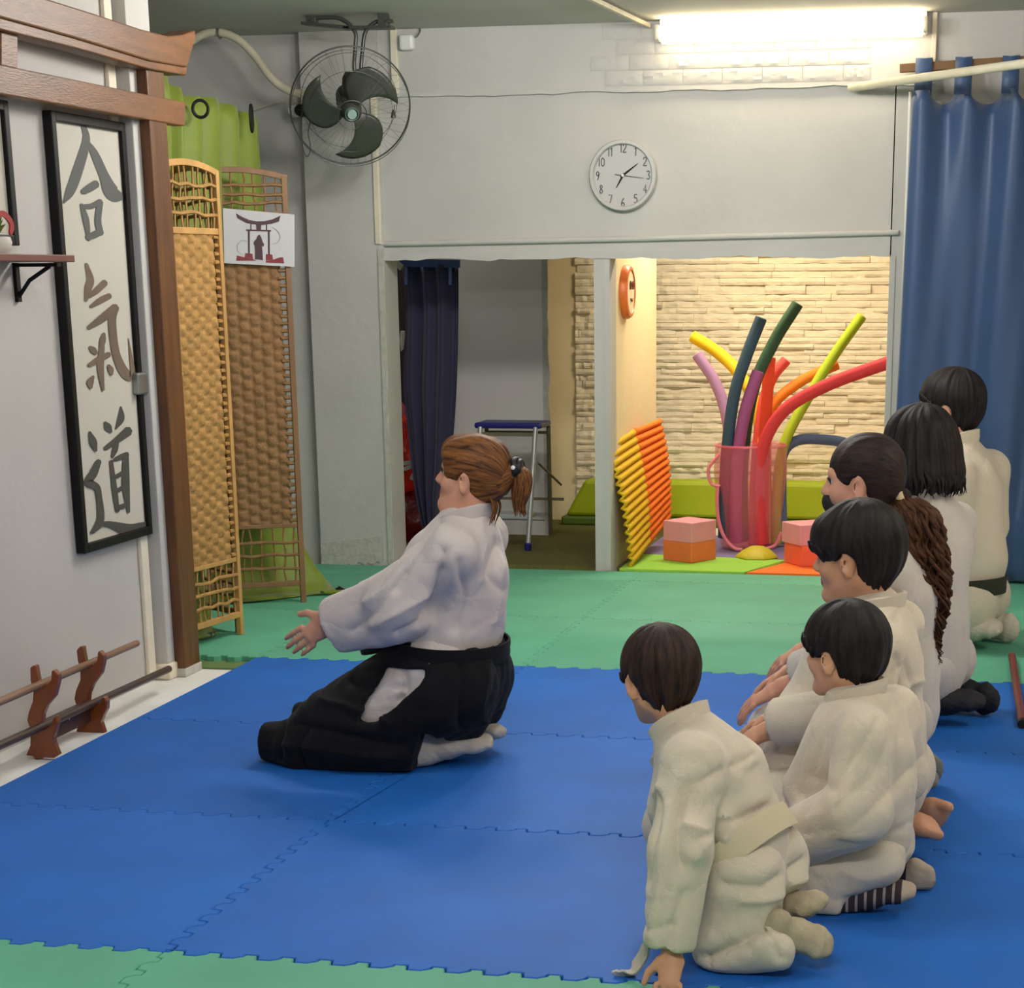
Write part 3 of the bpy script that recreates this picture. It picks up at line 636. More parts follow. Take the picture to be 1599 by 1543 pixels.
# ------------------------------------------------------------------ fan
FY = 8.2
c = V((-2.728, 8.2, 1.982))
fr_ = thing('ceiling_fan', (c[0], c[1], 2.33), 'dark three bladed caged fan hanging from the ceiling by twin tubes', 'fan')
ax = unit((.34, -.80, -.44)); e1 = unit(np.cross((0, 0, 1), ax)); e2 = np.cross(ax, e1)   # ax points to the viewer
RF = .248
def circ(R_, off, n=64, a0=0): return [c + ax * off + R_ * (math.cos(t) * e1 + math.sin(t) * e2) for t in np.linspace(a0, a0 + 2 * math.pi, n + 1)]
b = MB()
b.tube(circ(RF, .0), .0034, 8, caps=False); b.tube(circ(RF * .99, .03), .0016, 6, caps=False); b.tube(circ(.06, .088), .002, 6, caps=False); b.tube(circ(.17, .06), .001, 6, caps=False); b.tube(circ(.2, -.055), .0012, 6, caps=False)
for k_ in range(44):
    a = 2 * math.pi * k_ / 44; dr = math.cos(a) * e1 + math.sin(a) * e2
    b.tube([c + dr * RF, c + dr * .235 + ax * .03, c + dr * .17 + ax * .06, c + dr * .06 + ax * .088], .00042, 4, caps=False)
    if k_ % 2 == 0: b.tube([c + dr * RF, c + dr * .2 - ax * .055, c + dr * .07 - ax * .08], .0005, 4, caps=False)
b.build('cage', M['dark_metal'], fr_, smooth=True)
def blade(a0):
    b = MB(); rows = []
    for t in np.linspace(0, 1, 12):
        rad = .035 + (.205 - .035) * t
        lead = a0 - .42 - .62 * t ** 1.5; trail = a0 + .60 - .62 * t ** 1.1 + .25 * math.sin(math.pi * t)
        row = []
        for s in np.linspace(0, 1, 9):
            an = trail + (lead - trail) * s; rr_ = rad * (1 - .05 * (2 * s - 1) ** 2 * t)
            row.append(c + rr_ * (math.cos(an) * e1 + math.sin(an) * e2) + ax * (.045 + .03 * (s - .5) * (1 - .4 * t)))
        rows.append(row)
    b.sheet(rows); return b.build('blade', M['fan_blade'], fr_, smooth=True, solid=.003)
for a in (3.30, 1.21, 5.40): blade(a)
b = MB(); b.lathe(c, [(.0, .077), (.03, .075), (.042, .06), (.045, .03), (.045, -.02)], axis=ax, n=28); b.build('hub', M['fan_blade'], fr_, smooth=True)
b = MB(); b.lathe(c, [(.0, .090), (.018, .090), (.020, .086), (.020, .072)], axis=ax, n=28); b.build('badge', mat('pale_green_badge', rgb(150, 172, 160), .4), fr_, smooth=True)
b = MB(); b.tube(circ(.027, .082, 32), .003, 8, caps=False); b.build('badge_ring', mat('teal_ring', rgb(84, 104, 96), .4), fr_, smooth=True)
b = MB(); b.lathe(c - ax * .03, [(.0, -.10), (.035, -.098), (.052, -.08), (.055, -.02), (.045, .0), (0, .0)], axis=ax, n=28)
J = c + V((-.005, .02, .105)); b.lathe(J, [(.018, .03), (.03, .01), (.034, -.03), (.03, -.06), (0, -.07)], axis=(0, 0, 1), n=20)
b.build('motor', M['fan_blade'], fr_, smooth=True)
b = MB()
for t_ in ([(-2.702, 8.2, 2.105), (-2.704, 8.2, 2.144), (-2.696, 8.2, 2.216), (-2.692, 8.2, 2.255), (-2.701, 8.2, 2.278), (-2.726, 8.2, 2.305), (-2.768, 8.2, 2.325), (-2.828, 8.2, 2.328), (-2.88, 8.2, 2.325)], [(-2.678, 8.2, 2.104), (-2.672, 8.2, 2.158), (-2.663, 8.2, 2.215), (-2.655, 8.2, 2.257), (-2.637, 8.2, 2.284), (-2.602, 8.2, 2.305), (-2.555, 8.2, 2.308)]):
    b.tube(spline(t_, 5), .0085, 10)
b.build('hanger_tubes', M['dark_metal'], fr_, smooth=True)
q = [V(p) for p in [(-2.918, 8.2, 2.307), (-2.71, 8.2, 2.284), (-2.531, 8.2, 2.281)]]
b = MB(); b.bar(V((q[0][0], 8.2, q[0][2])), V((q[1][0] + .0, 8.2, q[1][2])), .06, .012); b.bar(q[1] - V((.03, 0, 0)), q[2], .06, .012); b.box((q[0][0] + .02, 8.18, q[0][2]), (q[0][0] + .06, 8.22, 2.335)); b.box((q[2][0] - .06, 8.18, q[2][2]), (q[2][0] - .02, 8.22, 2.335))
b.lathe(V((-2.877, 8.2, 2.318)), [(.0, .012), (.02, .008), (.024, -.004), (0, -.006)], n=20); b.lathe(V((-2.552, 8.2, 2.304)), [(.0, .012), (.02, .008), (.024, -.004), (0, -.006)], n=20)
b.build('ceiling_bracket', M['dark_metal'], fr_, smooth=True, bevel=.002)
b = MB(); b.tube(spline([(-2.923, 8.15, 1.958), (-2.928, 8.15, 1.888), (-2.925, 8.15, 1.825), (-2.914, 8.15, 1.788), (-2.898, 8.15, 1.793), (-2.892, 8.15, 1.832), (-2.899, 8.15, 1.88), (-2.881, 8.15, 1.938), (-2.874, 8.15, 1.973)], 6), .0022, 6); b.build('cable_loop', M['dark_metal'], fr_, smooth=True)
b = MB(); b.tube([(-2.552, 8.25, 1.989), (-2.554, 8.25, 1.966)], .0015, 6); b.lathe((-2.558, 8.25, 1.937), [(.011, 0), (.011, .004), (.006, .028), (.002, .032)], n=12); b.build('pull_cord', M['fan_blade'], fr_, smooth=True)
# switch, sensor and conduits
r = thing('cord_switch', (-3.147, 8.68, 1.991), 'round white and black switch box at the left edge of the fan cage', 'switch')
sx = V((-3.145, 8.66, 2.008)); b = MB(); b.lathe(sx + V((0, .04, 0)), [(.024, 0), (.026, .03), (.02, .05), (0, .05)], axis=(0, -1, 0), n=24); b.build('base', M['white_plastic'], r, smooth=True)
sx = V((-3.096, 8.64, 2.006)); b = MB(); b.lathe(sx, [(.026, 0), (.026, .03), (.02, .04), (0, .04)], axis=(0, -1, 0), n=20); b.build('cover', M['black'], r, smooth=True)
sx = V((-2.618, 8.69, 2.277)); r = thing('sensor_box', sx, 'small rounded white box high on the wall right of the fan', 'sensor')
b = MB(); b.box(sx + V((-.032, -.035, -.032)), sx + V((.032, .012, .032))); b.build('body', M['white_plastic'], r, bevel=.012)
b = MB(); b.tube(spline([sx + V((.03, 0, .02)), sx + V((.05, -.01, .03)), sx + V((.055, 0, .055)), sx + V((.02, .01, .09))], 5), .004, 6); b.build('cable', M['steel'], r, smooth=True)
hose = spline([(-3.634, 8.5, 2.219), (-3.534, 8.5, 2.289), (-3.467, 8.5, 2.318), (-3.399, 8.5, 2.319), (-3.322, 8.5, 2.289), (-3.25, 8.5, 2.22), (-3.185, 8.5, 2.135), (-3.123, 8.5, 2.087), (-3.054, 8.5, 2.064), (-2.944, 8.45, 2.047)], 10)
r = thing('flexible_conduit', (-3.401, 8.5, 2.296), 'ivory corrugated hose hung from the ceiling, running to the fan', 'hose')
b = MB(); b.tube(hose, [.0165 + .0014 * (i % 2) for i in range(len(hose))], 12); b.build('hose', M['ivory'], r, smooth=True)
h0 = V((-3.405, 8.5, 2.332)); b = MB(); b.tube(spline([h0 + V((.012, 0, -.01)), h0 + V((-.012, 0, .02)), h0 + V((.006, 0, .045)), h0 + V((0, 0, .09)), V((h0[0], 8.5, 2.335))], 5), .0025, 6); b.tube([h0 + V((.0, .022 * math.cos(a), -.014 + .022 * math.sin(a))) for a in np.linspace(0, 6.3, 17)], .005, 6)
b.build('wire_hook', M['steel'], r, smooth=True)
b = MB(); b.tube([(-3.345, 8.7, 2.018), (-3.241, 8.7, 2.048), (-3.138, 8.68, 2.05)], .0022, 6); tag(b.build('thin_cord', M['ivory'], smooth=True), 'thin pale cord between the lime curtain and the switch box', 'cord')
b = MB(); b.tube([(-2.799, 8.71, 1.442), (-1.596, 8.71, 1.454), (-0.481, 8.71, 1.47)], .012, 12); tag(b.build('wall_pipe', M['wall'], smooth=True), 'white horizontal pipe along the wall above the two openings', 'pipe')
b = MB(); b.tube([(-.425, 8.70, 2.03), (-.425, 8.70, .0)], .012, 12); b.tube([(-.452, 8.705, 2.03), (-.452, 8.705, .0)], .007, 10)
tag(b.build('wall_pipe', M['white_plastic'], smooth=True), 'white vertical pipe beside the edge of the blue curtain', 'pipe')

# ------------------------------------------------------------------ wall clock
cc = V((-1.671, 8.7, 1.717)); RC = .148
r = thing('wall_clock', cc, 'round silver rimmed clock with grey dial above the divider post', 'clock')
b = MB(); b.lathe(V((cc[0], 8.72, cc[2])), [(RC * .98, 0), (RC, .012), (RC, .03), (RC * .97, .038), (RC * .89, .038), (RC * .86, .030), (RC * .855, .02)], axis=(0, -1, 0), n=64); b.build('rim', M['clock_rim'], r, smooth=True)
b = MB(); b.lathe(V((cc[0], 8.72, cc[2])), [(0, .018), (RC * .87, .018)], axis=(0, -1, 0), n=64); b.build('dial', M['clock_face'], r)
DG = {'0': [[(.5, 1), (.15, .8), (.1, .5), (.15, .2), (.5, 0), (.85, .2), (.9, .5), (.85, .8), (.5, 1)]], '1': [[(.3, .85), (.55, 1), (.5, 0)]], '2': [[(.1, .75), (.3, .98), (.7, .98), (.85, .7), (.5, .35), (.1, 0), (.9, 0)]],
      '3': [[(.1, .9), (.5, 1), (.8, .8), (.45, .55), (.85, .3), (.5, 0), (.1, .1)]], '4': [[(.9, .3), (.05, .3), (.65, 1), (.65, 0)]], '5': [[(.8, 1), (.25, 1), (.2, .6), (.6, .62), (.88, .3), (.5, 0), (.1, .1)]],
      '6': [[(.7, 1), (.3, .7), (.12, .3), (.45, 0), (.85, .25), (.5, .5), (.15, .3)]], '7': [[(.1, 1), (.9, 1), (.45, 0)]], '8': [[(.5, .54), (.2, .78), (.5, 1), (.8, .78), (.5, .54), (.12, .25), (.5, 0), (.88, .25), (.5, .54)]],
      '9': [[(.85, .7), (.5, .5), (.15, .75), (.5, 1), (.88, .75), (.7, .3), (.45, 0)]]}
for hr in range(1, 13):
    b = MB()
    a = math.radians(90 - 30 * hr); s_ = str(hr); h_ = .034; w_ = .017; cx_ = cc[0] + .112 * math.cos(a); cz_ = cc[2] + .112 * math.sin(a)
    for i, ch in enumerate(s_):
        ox = cx_ + (i - (len(s_) - 1) / 2) * w_ * (.95 if hr != 11 else .75) - w_ / 2
        for pl in DG[ch]: ribbon(b, [(ox + p[0] * w_, 8.70, cz_ + (p[1] - .5) * h_) for p in pl], [.0042] * len(pl), (0, -1, 0), sm=ch not in '147', n=4)
    b.build('numeral', M['digit'], r)
def hand(dx, dz, back, w0, w1, m, name, off):
    d = V((dx, 0, dz)); L_ = np.linalg.norm(d); u_ = d / L_; s_ = np.cross(u_, (0, -1, 0)); o_ = V((cc[0], 8.72 - off, cc[2])); b = MB()
    b.prism([o_ - u_ * back - s_ * w0, o_ + d * .3 - s_ * w0, o_ + d - s_ * w1, o_ + d + s_ * w1, o_ + d * .3 + s_ * w0, o_ - u_ * back + s_ * w0], (0, -.0015, 0)); b.build(name, m, r)
hand(-.030, -.052, .01, .004, .0015, M['black'], 'hour_hand', .021); hand(.066, .048, .012, .0042, .001, M['black'], 'minute_hand', .024); hand(.09, -.012, .035, .0012, .0008, M['digit'], 'second_hand', .027)
b = MB(); b.lathe(V((cc[0], 8.72, cc[2])), [(.006, .018), (.006, .031), (0, .032)], axis=(0, -1, 0), n=16); b.build('pivot', M['white_plastic'], r)

# ------------------------------------------------------------------ brick panel and tube light
b = MB(); rr = random.Random(9)
pl, pr2 = -1.50, -.62
for j in range(4):
    z = 2.082 + j * .062; x = pl - .06 * (j % 2) - (.25 if j < 2 else .2); 
    while x < pr2 - .02:
        w = .17; x1 = min(x + w - .004, pr2); x0 = x
        g = [[(x0 + (x1 - x0) * i / 8, 8.705 - (.004 + (.009 * abs(math.sin(i * .9 + k_ * 1.3 + x * 40)) * (.6 + .4 * rr.random()) if 0 < i < 8 and 0 < k_ < 5 else 0)), z + (.058) * k_ / 5) for i in range(9)] for k_ in range(6)]
        b.sheet(g); e = [g[0], [(p[0], 8.706, p[2]) for p in g[0]]]; b.sheet(e); b.sheet([g[-1], [(p[0], 8.706, p[2]) for p in g[-1]]])
        b.sheet([[q_[0] for q_ in g], [(q_[0][0], 8.706, q_[0][2]) for q_ in g]]); b.sheet([[q_[-1] for q_ in g], [(q_[-1][0], 8.706, q_[-1][2]) for q_ in g]]); x += w
tag(b.build('brick_panel', M['wall'], smooth=True, angle=30), 'white embossed brick panel on the wall under the lit tube light', 'wall panel')
TL, TR = V((-1.502, 8.58, 2.285)), V((-0.392, 8.58, 2.266))
tz = (TL[2] + TR[2]) / 2
r = thing('tube_light', ((TL[0] + TR[0]) / 2, 8.6, tz), 'long lit tube light high on the back wall', 'light')
b = MB(); b.box((TL[0], 8.64, tz - .03), (TR[0], 8.705, tz + .06)); b.build('body', M['white_plastic'], r, bevel=.006)
b = MB(); n_ = 14; sec = [(8.635 - .085 * math.sin(math.pi * i / n_), tz - .040 * math.cos(math.pi * i / n_)) for i in range(n_ + 1)]
xs_ = np.linspace(TL[0] + .015, TR[0] - .015, 9); b.sheet([[(x, y, z) for y, z in sec] for x in xs_])
for e_ in (0, -1): b.add([(xs_[e_], y, z) for y, z in sec], [tuple(range(n_ + 1))])
b.build('diffuser', emit('warm_white_tube', (1.0, .82, .54), 11.0), r, smooth=True)
b = MB()
for x_ in (TL[0] - .008, TR[0] - .012): b.box((x_, 8.56, tz - .03), (x_ + .02, 8.64, tz + .03))
b.build('end_cap', M['ivory'], r, bevel=.006)
b = MB(); p0 = V((-1.625, 7.93, 2.32)); p1 = V((-1.554, 8.66, 2.313)); b.bar(p0 + (p0 - p1) * .6, p1, .022, .018); tag(b.build('cable_duct', M['ivory'], bevel=.003), 'ivory cable duct on the ceiling leading to the tube light', 'cable duct')

# ------------------------------------------------------------------ blue curtain, its pole and the pipe
b = MB(); b.bar((-0.495, 8.64, 2.116), (0.11, 8.64, 2.138), .03, .034); tag(b.build('curtain_pole', mat('brown_pole', rgb(120, 82, 36), .5, var=.2, vscale=10, stretch=(.2, 1, 1)), bevel=.003), 'flat brown wooden pole carrying the tabs of the blue curtain', 'curtain pole')
b = MB(); b.tube([(-0.697, 8.66, 2.048), (0.006, 7.9, 2.051), V((0.006, 7.9, 2.051)) + V((.35, -.38, .0))], .017, 14); tag(b.build('support_pipe', M['ivory'], smooth=True), 'white pipe running from the back wall past the top of the blue curtain', 'pipe')
r = thing('blue_curtain', (.0, 8.6, .01), 'blue satin tab top curtain closing the right of the back wall', 'curtain')
x0 = (-0.436, 8.6, 1.628)[0]; x1 = 1.05; zt = (-0.372, 8.6, 2.003)[2]; NX = 240; rows = []
tabs = [(-0.396, 8.6, 2.028)[0], (-0.235, 8.6, 2.025)[0], (-0.045, 8.6, 2.021)[0]]; tabs += [tabs[-1] + .19 * k_ for k_ in range(1, 5)]
def topz(x):
    d = min(abs(x - t) for t in tabs); u = min(1, max(0, (d - .030) / .065)); return zt + .02 - .055 * math.sqrt(max(0, 1 - (1 - u) ** 2))
for j in range(40):
    t = j / 39; row = []
    for i in range(NX + 1):
        x = x0 + (x1 - x0) * i / NX; z = topz(x) * (1 - t) + .012 * t
        ph = 2 * math.pi * (x - tabs[0]) / .19
        y = 8.60 - .040 * math.cos(ph) * (.25 + .75 * math.exp(-t * 6)) - .040 * (.35 + .65 * t) * math.sin(ph * .5 + 1.2) - .02 * t * math.sin(ph * .27 + t * 2) - .012 * math.sin(ph * 1.6 + 5 * t) * t
        bl = math.exp(-((t - .88) / .06) ** 2); y -= .04 * bl * math.sin(ph * .4 + .5)
        row.append((x + .012 * t * math.sin(ph * .5) - .028 * t, y, z))
    rows.append(row)
b = MB(); b.sheet(rows); b.build('cloth', M['blue_cloth'], r, smooth=True, angle=180, solid=.003)
b = MB()
for t_ in tabs:
    zp = (-0.401, 8.64, 2.121)[2] + .004
    loop = [(8.56, zt + .0), (8.605, zp - .03), (8.612, zp + .024), (8.64, zp + .03), (8.672, zp + .022), (8.672, zp - .03), (8.64, zt - .0)]
    b = MB(); b.sheet([[(t_ - .034, y, z) for y, z in loop], [(t_, y, z) for y, z in loop], [(t_ + .034, y, z) for y, z in loop]])
    b.build('tab', M['blue_cloth'], r, smooth=True, solid=.003)

# ------------------------------------------------------------------ store opening: navy curtain, bags, step ladder
r = thing('navy_curtain', (-2.7, 9.2, .1), 'dark navy curtain gathered downwards in the left opening', 'curtain')
lf = [V(p) for p in [(-2.839, 9.2, 1.354), (-2.826, 9.2, 1.19), (-2.839, 9.2, 0.983), (-2.852, 9.2, 0.803), (-2.834, 9.2, 0.561), (-2.81, 9.2, 0.315), (-2.772, 9.2, 0.098), (-2.75, 9.2, -0.043)]]
rt = [V(p) for p in [(-2.557, 9.2, 1.352), (-2.562, 9.2, 1.16), (-2.574, 9.2, 0.924), (-2.593, 9.2, 0.684), (-2.625, 9.2, 0.441), (-2.67, 9.2, 0.224), (-2.693, 9.2, 0.099), (-2.704, 9.2, -0.042)]]
lf, rt = spline(lf, 5), spline(rt, 5); rows = []
for p, q in zip(lf, rt):
    wv = np.linalg.norm(q - p); rows.append([p + (q - p) * s + V((0, .022 * math.sin(s * 21 + p[2] * 1.5) + .02 * math.sin(s * 7), 0)) for s in np.linspace(0, 1, 40)])
b = MB(); b.sheet(rows); b.build('cloth', M['navy_cloth'], r, smooth=True, angle=180, solid=.003)
b = MB(); b.bar((-2.861, 9.18, 1.366), (-2.545, 9.18, 1.358), .02, .036); b.build('heading', mat('blue_heading', rgb(58, 76, 128), .7), r)
b = MB(); 
for px_ in ([(-2.802, 9.16, 1.342), (-2.805, 9.16, 1.264)], [(-2.586, 9.16, 1.341), (-2.589, 9.16, 1.263)]): b.bar(px_[0], px_[1], .014, .004, up=(0, 1, 0))
b.build('tape', mat('blue_tape', rgb(84, 104, 150), .7), r)
b = MB(); b.bar((-2.873, 9.17, 1.378), (-2.824, 9.17, 1.342), .03, .014, up=(0, 1, 0)); b.build('hook', M['plaster'], r)
def bag(name, c_, rx, ry, rz, m, seed, label, cat):
    b = MB(); n_, k_ = 26, 16; rows = []
    rg = np.random.default_rng(seed); ph_ = rg.uniform(0, 6, 8); fr2 = rg.uniform(2, 6, 8)
    for j in range(k_ + 1):
        th = math.pi * j / k_; row = []
        for i in range(n_):
            a = 2 * math.pi * i / n_; w = 1 + .10 * math.sin(fr2[0] * a + 3 * th + ph_[0]) * math.sin(th) + .07 * math.sin(int(fr2[1] + 2) * a - 5 * th + ph_[1]) + .05 * abs(math.sin(int(fr2[2] + 4) * a + 7 * th))
            sq = max(.02, abs(math.sin(th)) ** .6)
            row.append((c_[0] + rx * w * sq * math.cos(a), c_[1] + ry * w * sq * math.sin(a), c_[2] + rz + rz * math.cos(th)))
        rows.append(row)
    b.sheet(rows, closed=True); o = b.build(name, m, smooth=True, angle=50); return tag(o, label, cat)
red = mat('red_plastic_bag', rgb(236, 34, 26), .25, var=.25, vscale=14, coat=.5, bump=.6, bscale=14, bdist=.03)
bc = (-2.965, 9.62, 0.091)
bag('plastic_bag', (bc[0] - .05, 9.62, FZ + .26), .13, .12, .20, red, 4, 'shiny red plastic bag behind the navy curtain', 'bag')
bag('plastic_bag', (bc[0] - .02, 9.66, FZ), .15, .13, .135, mat('dark_red_bag', rgb(110, 18, 20), .3, coat=.4, bump=.5, bscale=14, bdist=.03), 6, 'dark red bag on the floor under the shiny red bag', 'bag')
b = MB()
for pts in ([(-2.935, 9.47, 0.402), (-2.883, 9.47, 0.411)], [(-2.934, 9.47, 0.374), (-2.884, 9.47, 0.396)], [(-2.901, 9.47, 0.327), (-2.879, 9.47, 0.375)]): ribbon(b, pts, (.022, .016), (.1, -1, 0), .002, sm=False)
tag(b.build('bag_print', M['white_plastic'], solid=.001), 'white lettering scraps on the shiny red plastic bag', 'print')
bag('cloth_bundle', V((-2.972, 9.62, 0.496)) + V((-.04, 0, 0)), .05, .05, .10, mat('pink_cloth', rgb(206, 96, 110), .8, var=.1), 8, 'pink bundle hanging behind the left edge of the navy curtain', 'bundle')
bag('cloth_bundle', V((-2.978, 9.62, 0.319)) + V((-.04, .02, -.02)), .06, .05, .05, mat('mauve_cloth', rgb(120, 82, 96), .8, var=.1), 18, 'mauve bundle between the pink bundle and the red bag', 'bundle')
b = MB(); q = [V(p) for p in [(-2.931, 9.45, 1.046), (-2.91, 9.45, 1.046), (-2.91, 9.45, 1.028), (-2.918, 9.45, 0.96), (-2.932, 9.45, 0.946), (-2.936, 9.45, 0.996)]]; b.prism(q, (0, .012, 0)); tag(b.build('plastic_hanger', M['white_plastic'], bevel=.004), 'white plastic tag behind the top left of the navy curtain', 'tag')

root = thing('step_ladder', (-2.4, 9.55, 0), 'aluminium step ladder with a blue top in the left opening', 'step ladder')
alu = mat('aluminium', rgb(206, 208, 208), .35, metal=.6); lblue = mat('blue_step_plastic', rgb(28, 30, 112), .4); lgrey = mat('olive_grey_metal', rgb(118, 112, 86), .5, metal=.3)
zt_ = (-2.226, 9.45, 0.61)[2]
q = [(-2.541, 9.331, 0.615), (-2.15, 9.123, 0.615), (-2.24, 9.549, 0.615), (-2.624, 9.687, 0.615)]
xl, xr = (-2.554, 9.4, 0.61)[0], (-2.215, 9.4, 0.613)[0]
b = MB(); b.box((xl, 9.40, zt_ - .028), (xr, 9.62, zt_)); b.build('top_step', lblue, root, bevel=.01)
fl_, frt = (-2.557, 9.383, 0), (-2.275, 9.356, 0)
b = MB(); b.tube([(xr - .03, 9.41, zt_ - .02), (frt[0], frt[1] - .02, .012)], .013, 10); b.build('leg', alu, root, smooth=True)
b = MB(); b.tube([(xl + .03, 9.41, zt_ - .02), (xl + .0, frt[1] - .02, .012)], .013, 10); b.build('leg', alu, root, smooth=True)
br = (-2.28, 9.86, 0)
b = MB(); b.tube([(xr - .01, 9.60, zt_ - .03), (br[0], 9.86, .012)], .011, 10); b.build('leg', lgrey, root, smooth=True)
b = MB(); b.tube([(xl + .01, 9.60, zt_ - .03), (xl - .02, 9.86, .012)], .011, 10); b.build('leg', lgrey, root, smooth=True)
for p in ((frt[0], frt[1] - .02), (xl, frt[1] - .02)):
    b = MB(); b.lathe((p[0], p[1], 0), [(.017, 0), (.018, .03), (.012, .035)], n=14); b.build('rubber_foot', lblue, root, smooth=True)
b = MB(); b.bar((xl + .02, 9.405, zt_ - .055), (xr - .02, 9.405, zt_ - .055), .014, .018); b.bar((xl + .01, 9.61, zt_ - .06), (xr - .01, 9.61, zt_ - .06), .012, .014); b.bar((xl, 9.80, .2), (xr + .02, 9.80, .2), .012, .014); b.build('crossbar', lgrey, root)
zs_ = (-2.363, 9.38, 0.163)[2]
b = MB(); b.box((xl + .02, 9.36, zs_ - .016), (frt[0] - .002, 9.50, zs_ + .006)); b.build('lower_step', alu, root, bevel=.003)
b = MB(); b.tube([(xr - .018, 9.40, .42), (xr + .02, 9.74, .28)], .006, 8); b.build('stay', lgrey, root, smooth=True)

# ------------------------------------------------------------------ play alcove
def flat(px_, z0, z1, name, m, label, cat, group=None):
    P = [V((p[0], p[1], z0)) for p in px_]; b = MB(); b.prism(P, (0, 0, z1 - z0)); return tag(b.build(name, m, bevel=.002), label, cat, group)
limef = mat('lime_foam', rgb(142, 196, 62), .7, var=.05, vscale=6); orf = mat('orange_foam', rgb(240, 112, 20), .7, var=.04, vscale=6); purf = mat('purple_foam', rgb(122, 108, 156), .7)
flat([(-1.70, 8.74), (-1.12, 8.725), (-.98, 9.15), (-1.70, 9.25)], -.006, .006, 'foam_sheet', limef, 'lime green foam sheet at the front of the play alcove', 'floor mat')
flat([(-1.11, 8.71), (.3, 8.71), (.3, 9.35), (-.86, 9.32)], -.006, .007, 'foam_sheet', orf, 'orange foam sheet at the front of the play alcove', 'floor mat')
flat([(-1.70, 9.262), (-.99, 9.162), (-.875, 9.33), (-.6, 10.0), (-1.70, 10.0)], -.006, .006, 'foam_sheet', purf, 'purple foam sheet under the tub of pool noodles', 'floor mat')
lmat = mat('lime_vinyl', rgb(160, 178, 12), .5, var=.05, vscale=3); dgr = mat('dark_green_vinyl', rgb(82, 104, 22), .5)
r = thing('crash_mat', (-.9, 10.45, 0), 'lime green foam mattress along the stone wall of the play alcove', 'mattress')
ml = (-2.303, 10.4, 0.098)
zt2 = (-1.906, 10.4, 0.239)[2]; zb2 = (-2.26, 10.4, 0.044)[2]
b = MB(); b.prism([(ml[0] - .02, 10.4, zb2), (ml[0] + .09, 10.4, zt2), (.5, 10.4, zt2), (.5, 10.4, zb2)], (0, .17, 0)); b.build('cover', lmat, r, bevel=.02)
b = MB(); b.box((ml[0] - .04, 10.385, FZ + .02), (.5, 10.57, zb2)); b.build('base', dgr, r, bevel=.012)

def padsheet(c4, m, name, label, cat, nw=15):
    a, bq, cq, dq = map(V, c4)   # TL, TR, BR, BL
    nn = unit(np.cross(bq - a, dq - a)); nn = nn if nn[0] > 0 else -nn; rows = []
    for j in range(nw * 8 + 1):
        v = j / (nw * 8); p = a + (dq - a) * v; q_ = bq + (cq - bq) * v
        rows.append([p + (q_ - p) * s + nn * (.011 * math.sin(v * nw * 6.283) + .02 * math.sin(math.pi * v)) + V((0, 0, .004 * math.sin(v * nw * 6.283 + 1.5) * (s in (0., 1.)))) for s in np.linspace(0, 1, 8)])
    b = MB(); b.sheet(rows); return tag(b.build(name, m, smooth=True, angle=180, solid=.012), label, cat)
yel = mat('yellow_foam', rgb(220, 176, 8), .7); orr = mat('orange_pad_foam', rgb(242, 120, 12), .7)
padsheet(((-1.767, 8.8, 0.553), (-1.716, 9.16, 0.596), (-1.641, 9.16, 0.055), (-1.655, 8.8, 0.004)), yel, 'ribbed_pad', 'yellow ribbed foam pad leaning beside the divider post', 'foam pad')
padsheet(((-1.714, 9.17, 0.598), (-1.658, 9.55, 0.62), (-1.608, 9.55, 0.134), (-1.64, 9.17, 0.057)), orr, 'ribbed_pad', 'orange ribbed foam pad leaning behind the yellow pad', 'foam pad')
pinkb = mat('pink_foam', rgb(226, 150, 158), .7, var=.04, vscale=10); orb = mat('salmon_foam', rgb(226, 116, 62), .7, var=.04, vscale=10); orb2 = mat('coral_foam', rgb(238, 104, 70), .7, var=.04, vscale=10)
def block(c0, u_, v_, z0, z1, m, label):
    c0, u_, v_ = V((*c0, z0)), V((*u_, 0)), V((*v_, 0)); b = MB(); b.prism([c0, c0 + u_, c0 + u_ + v_, c0 + v_], (0, 0, z1 - z0)); tag(b.build('yoga_block', m, bevel=.004), label, 'foam block')
block((-1.399, 8.956), (.091, .163), (-.152, .100), .006, .098, orb, 'orange foam block at the bottom of the stack left of the noodle tub')
block((-1.399, 8.956), (.091, .163), (-.152, .100), .098, .192, pinkb, 'pink foam block on top of the stack left of the noodle tub')
block((-.881, 8.915), (.150, .099), (-.099, .150), .007, .102, orb2, 'coral foam block at the bottom of the stack right of the noodle tub')
block((-.890, 8.915), (.150, .099), (-.104, .155), .102, .196, pinkb, 'pink foam block on top of the stack right of the noodle tub')
dm = (-1.123, 9.175, 0)
b = MB(); b.lathe((dm[0], dm[1] + .03, .007), [(.105, 0), (.10, .012), (.07, .035), (.035, .052), (0, .056)], n=7); tag(b.build('balance_dome', mat('mustard_dome', rgb(186, 168, 20), .6), smooth=True, bevel=.004), 'small mustard yellow dome in front of the noodle tub', 'dome')
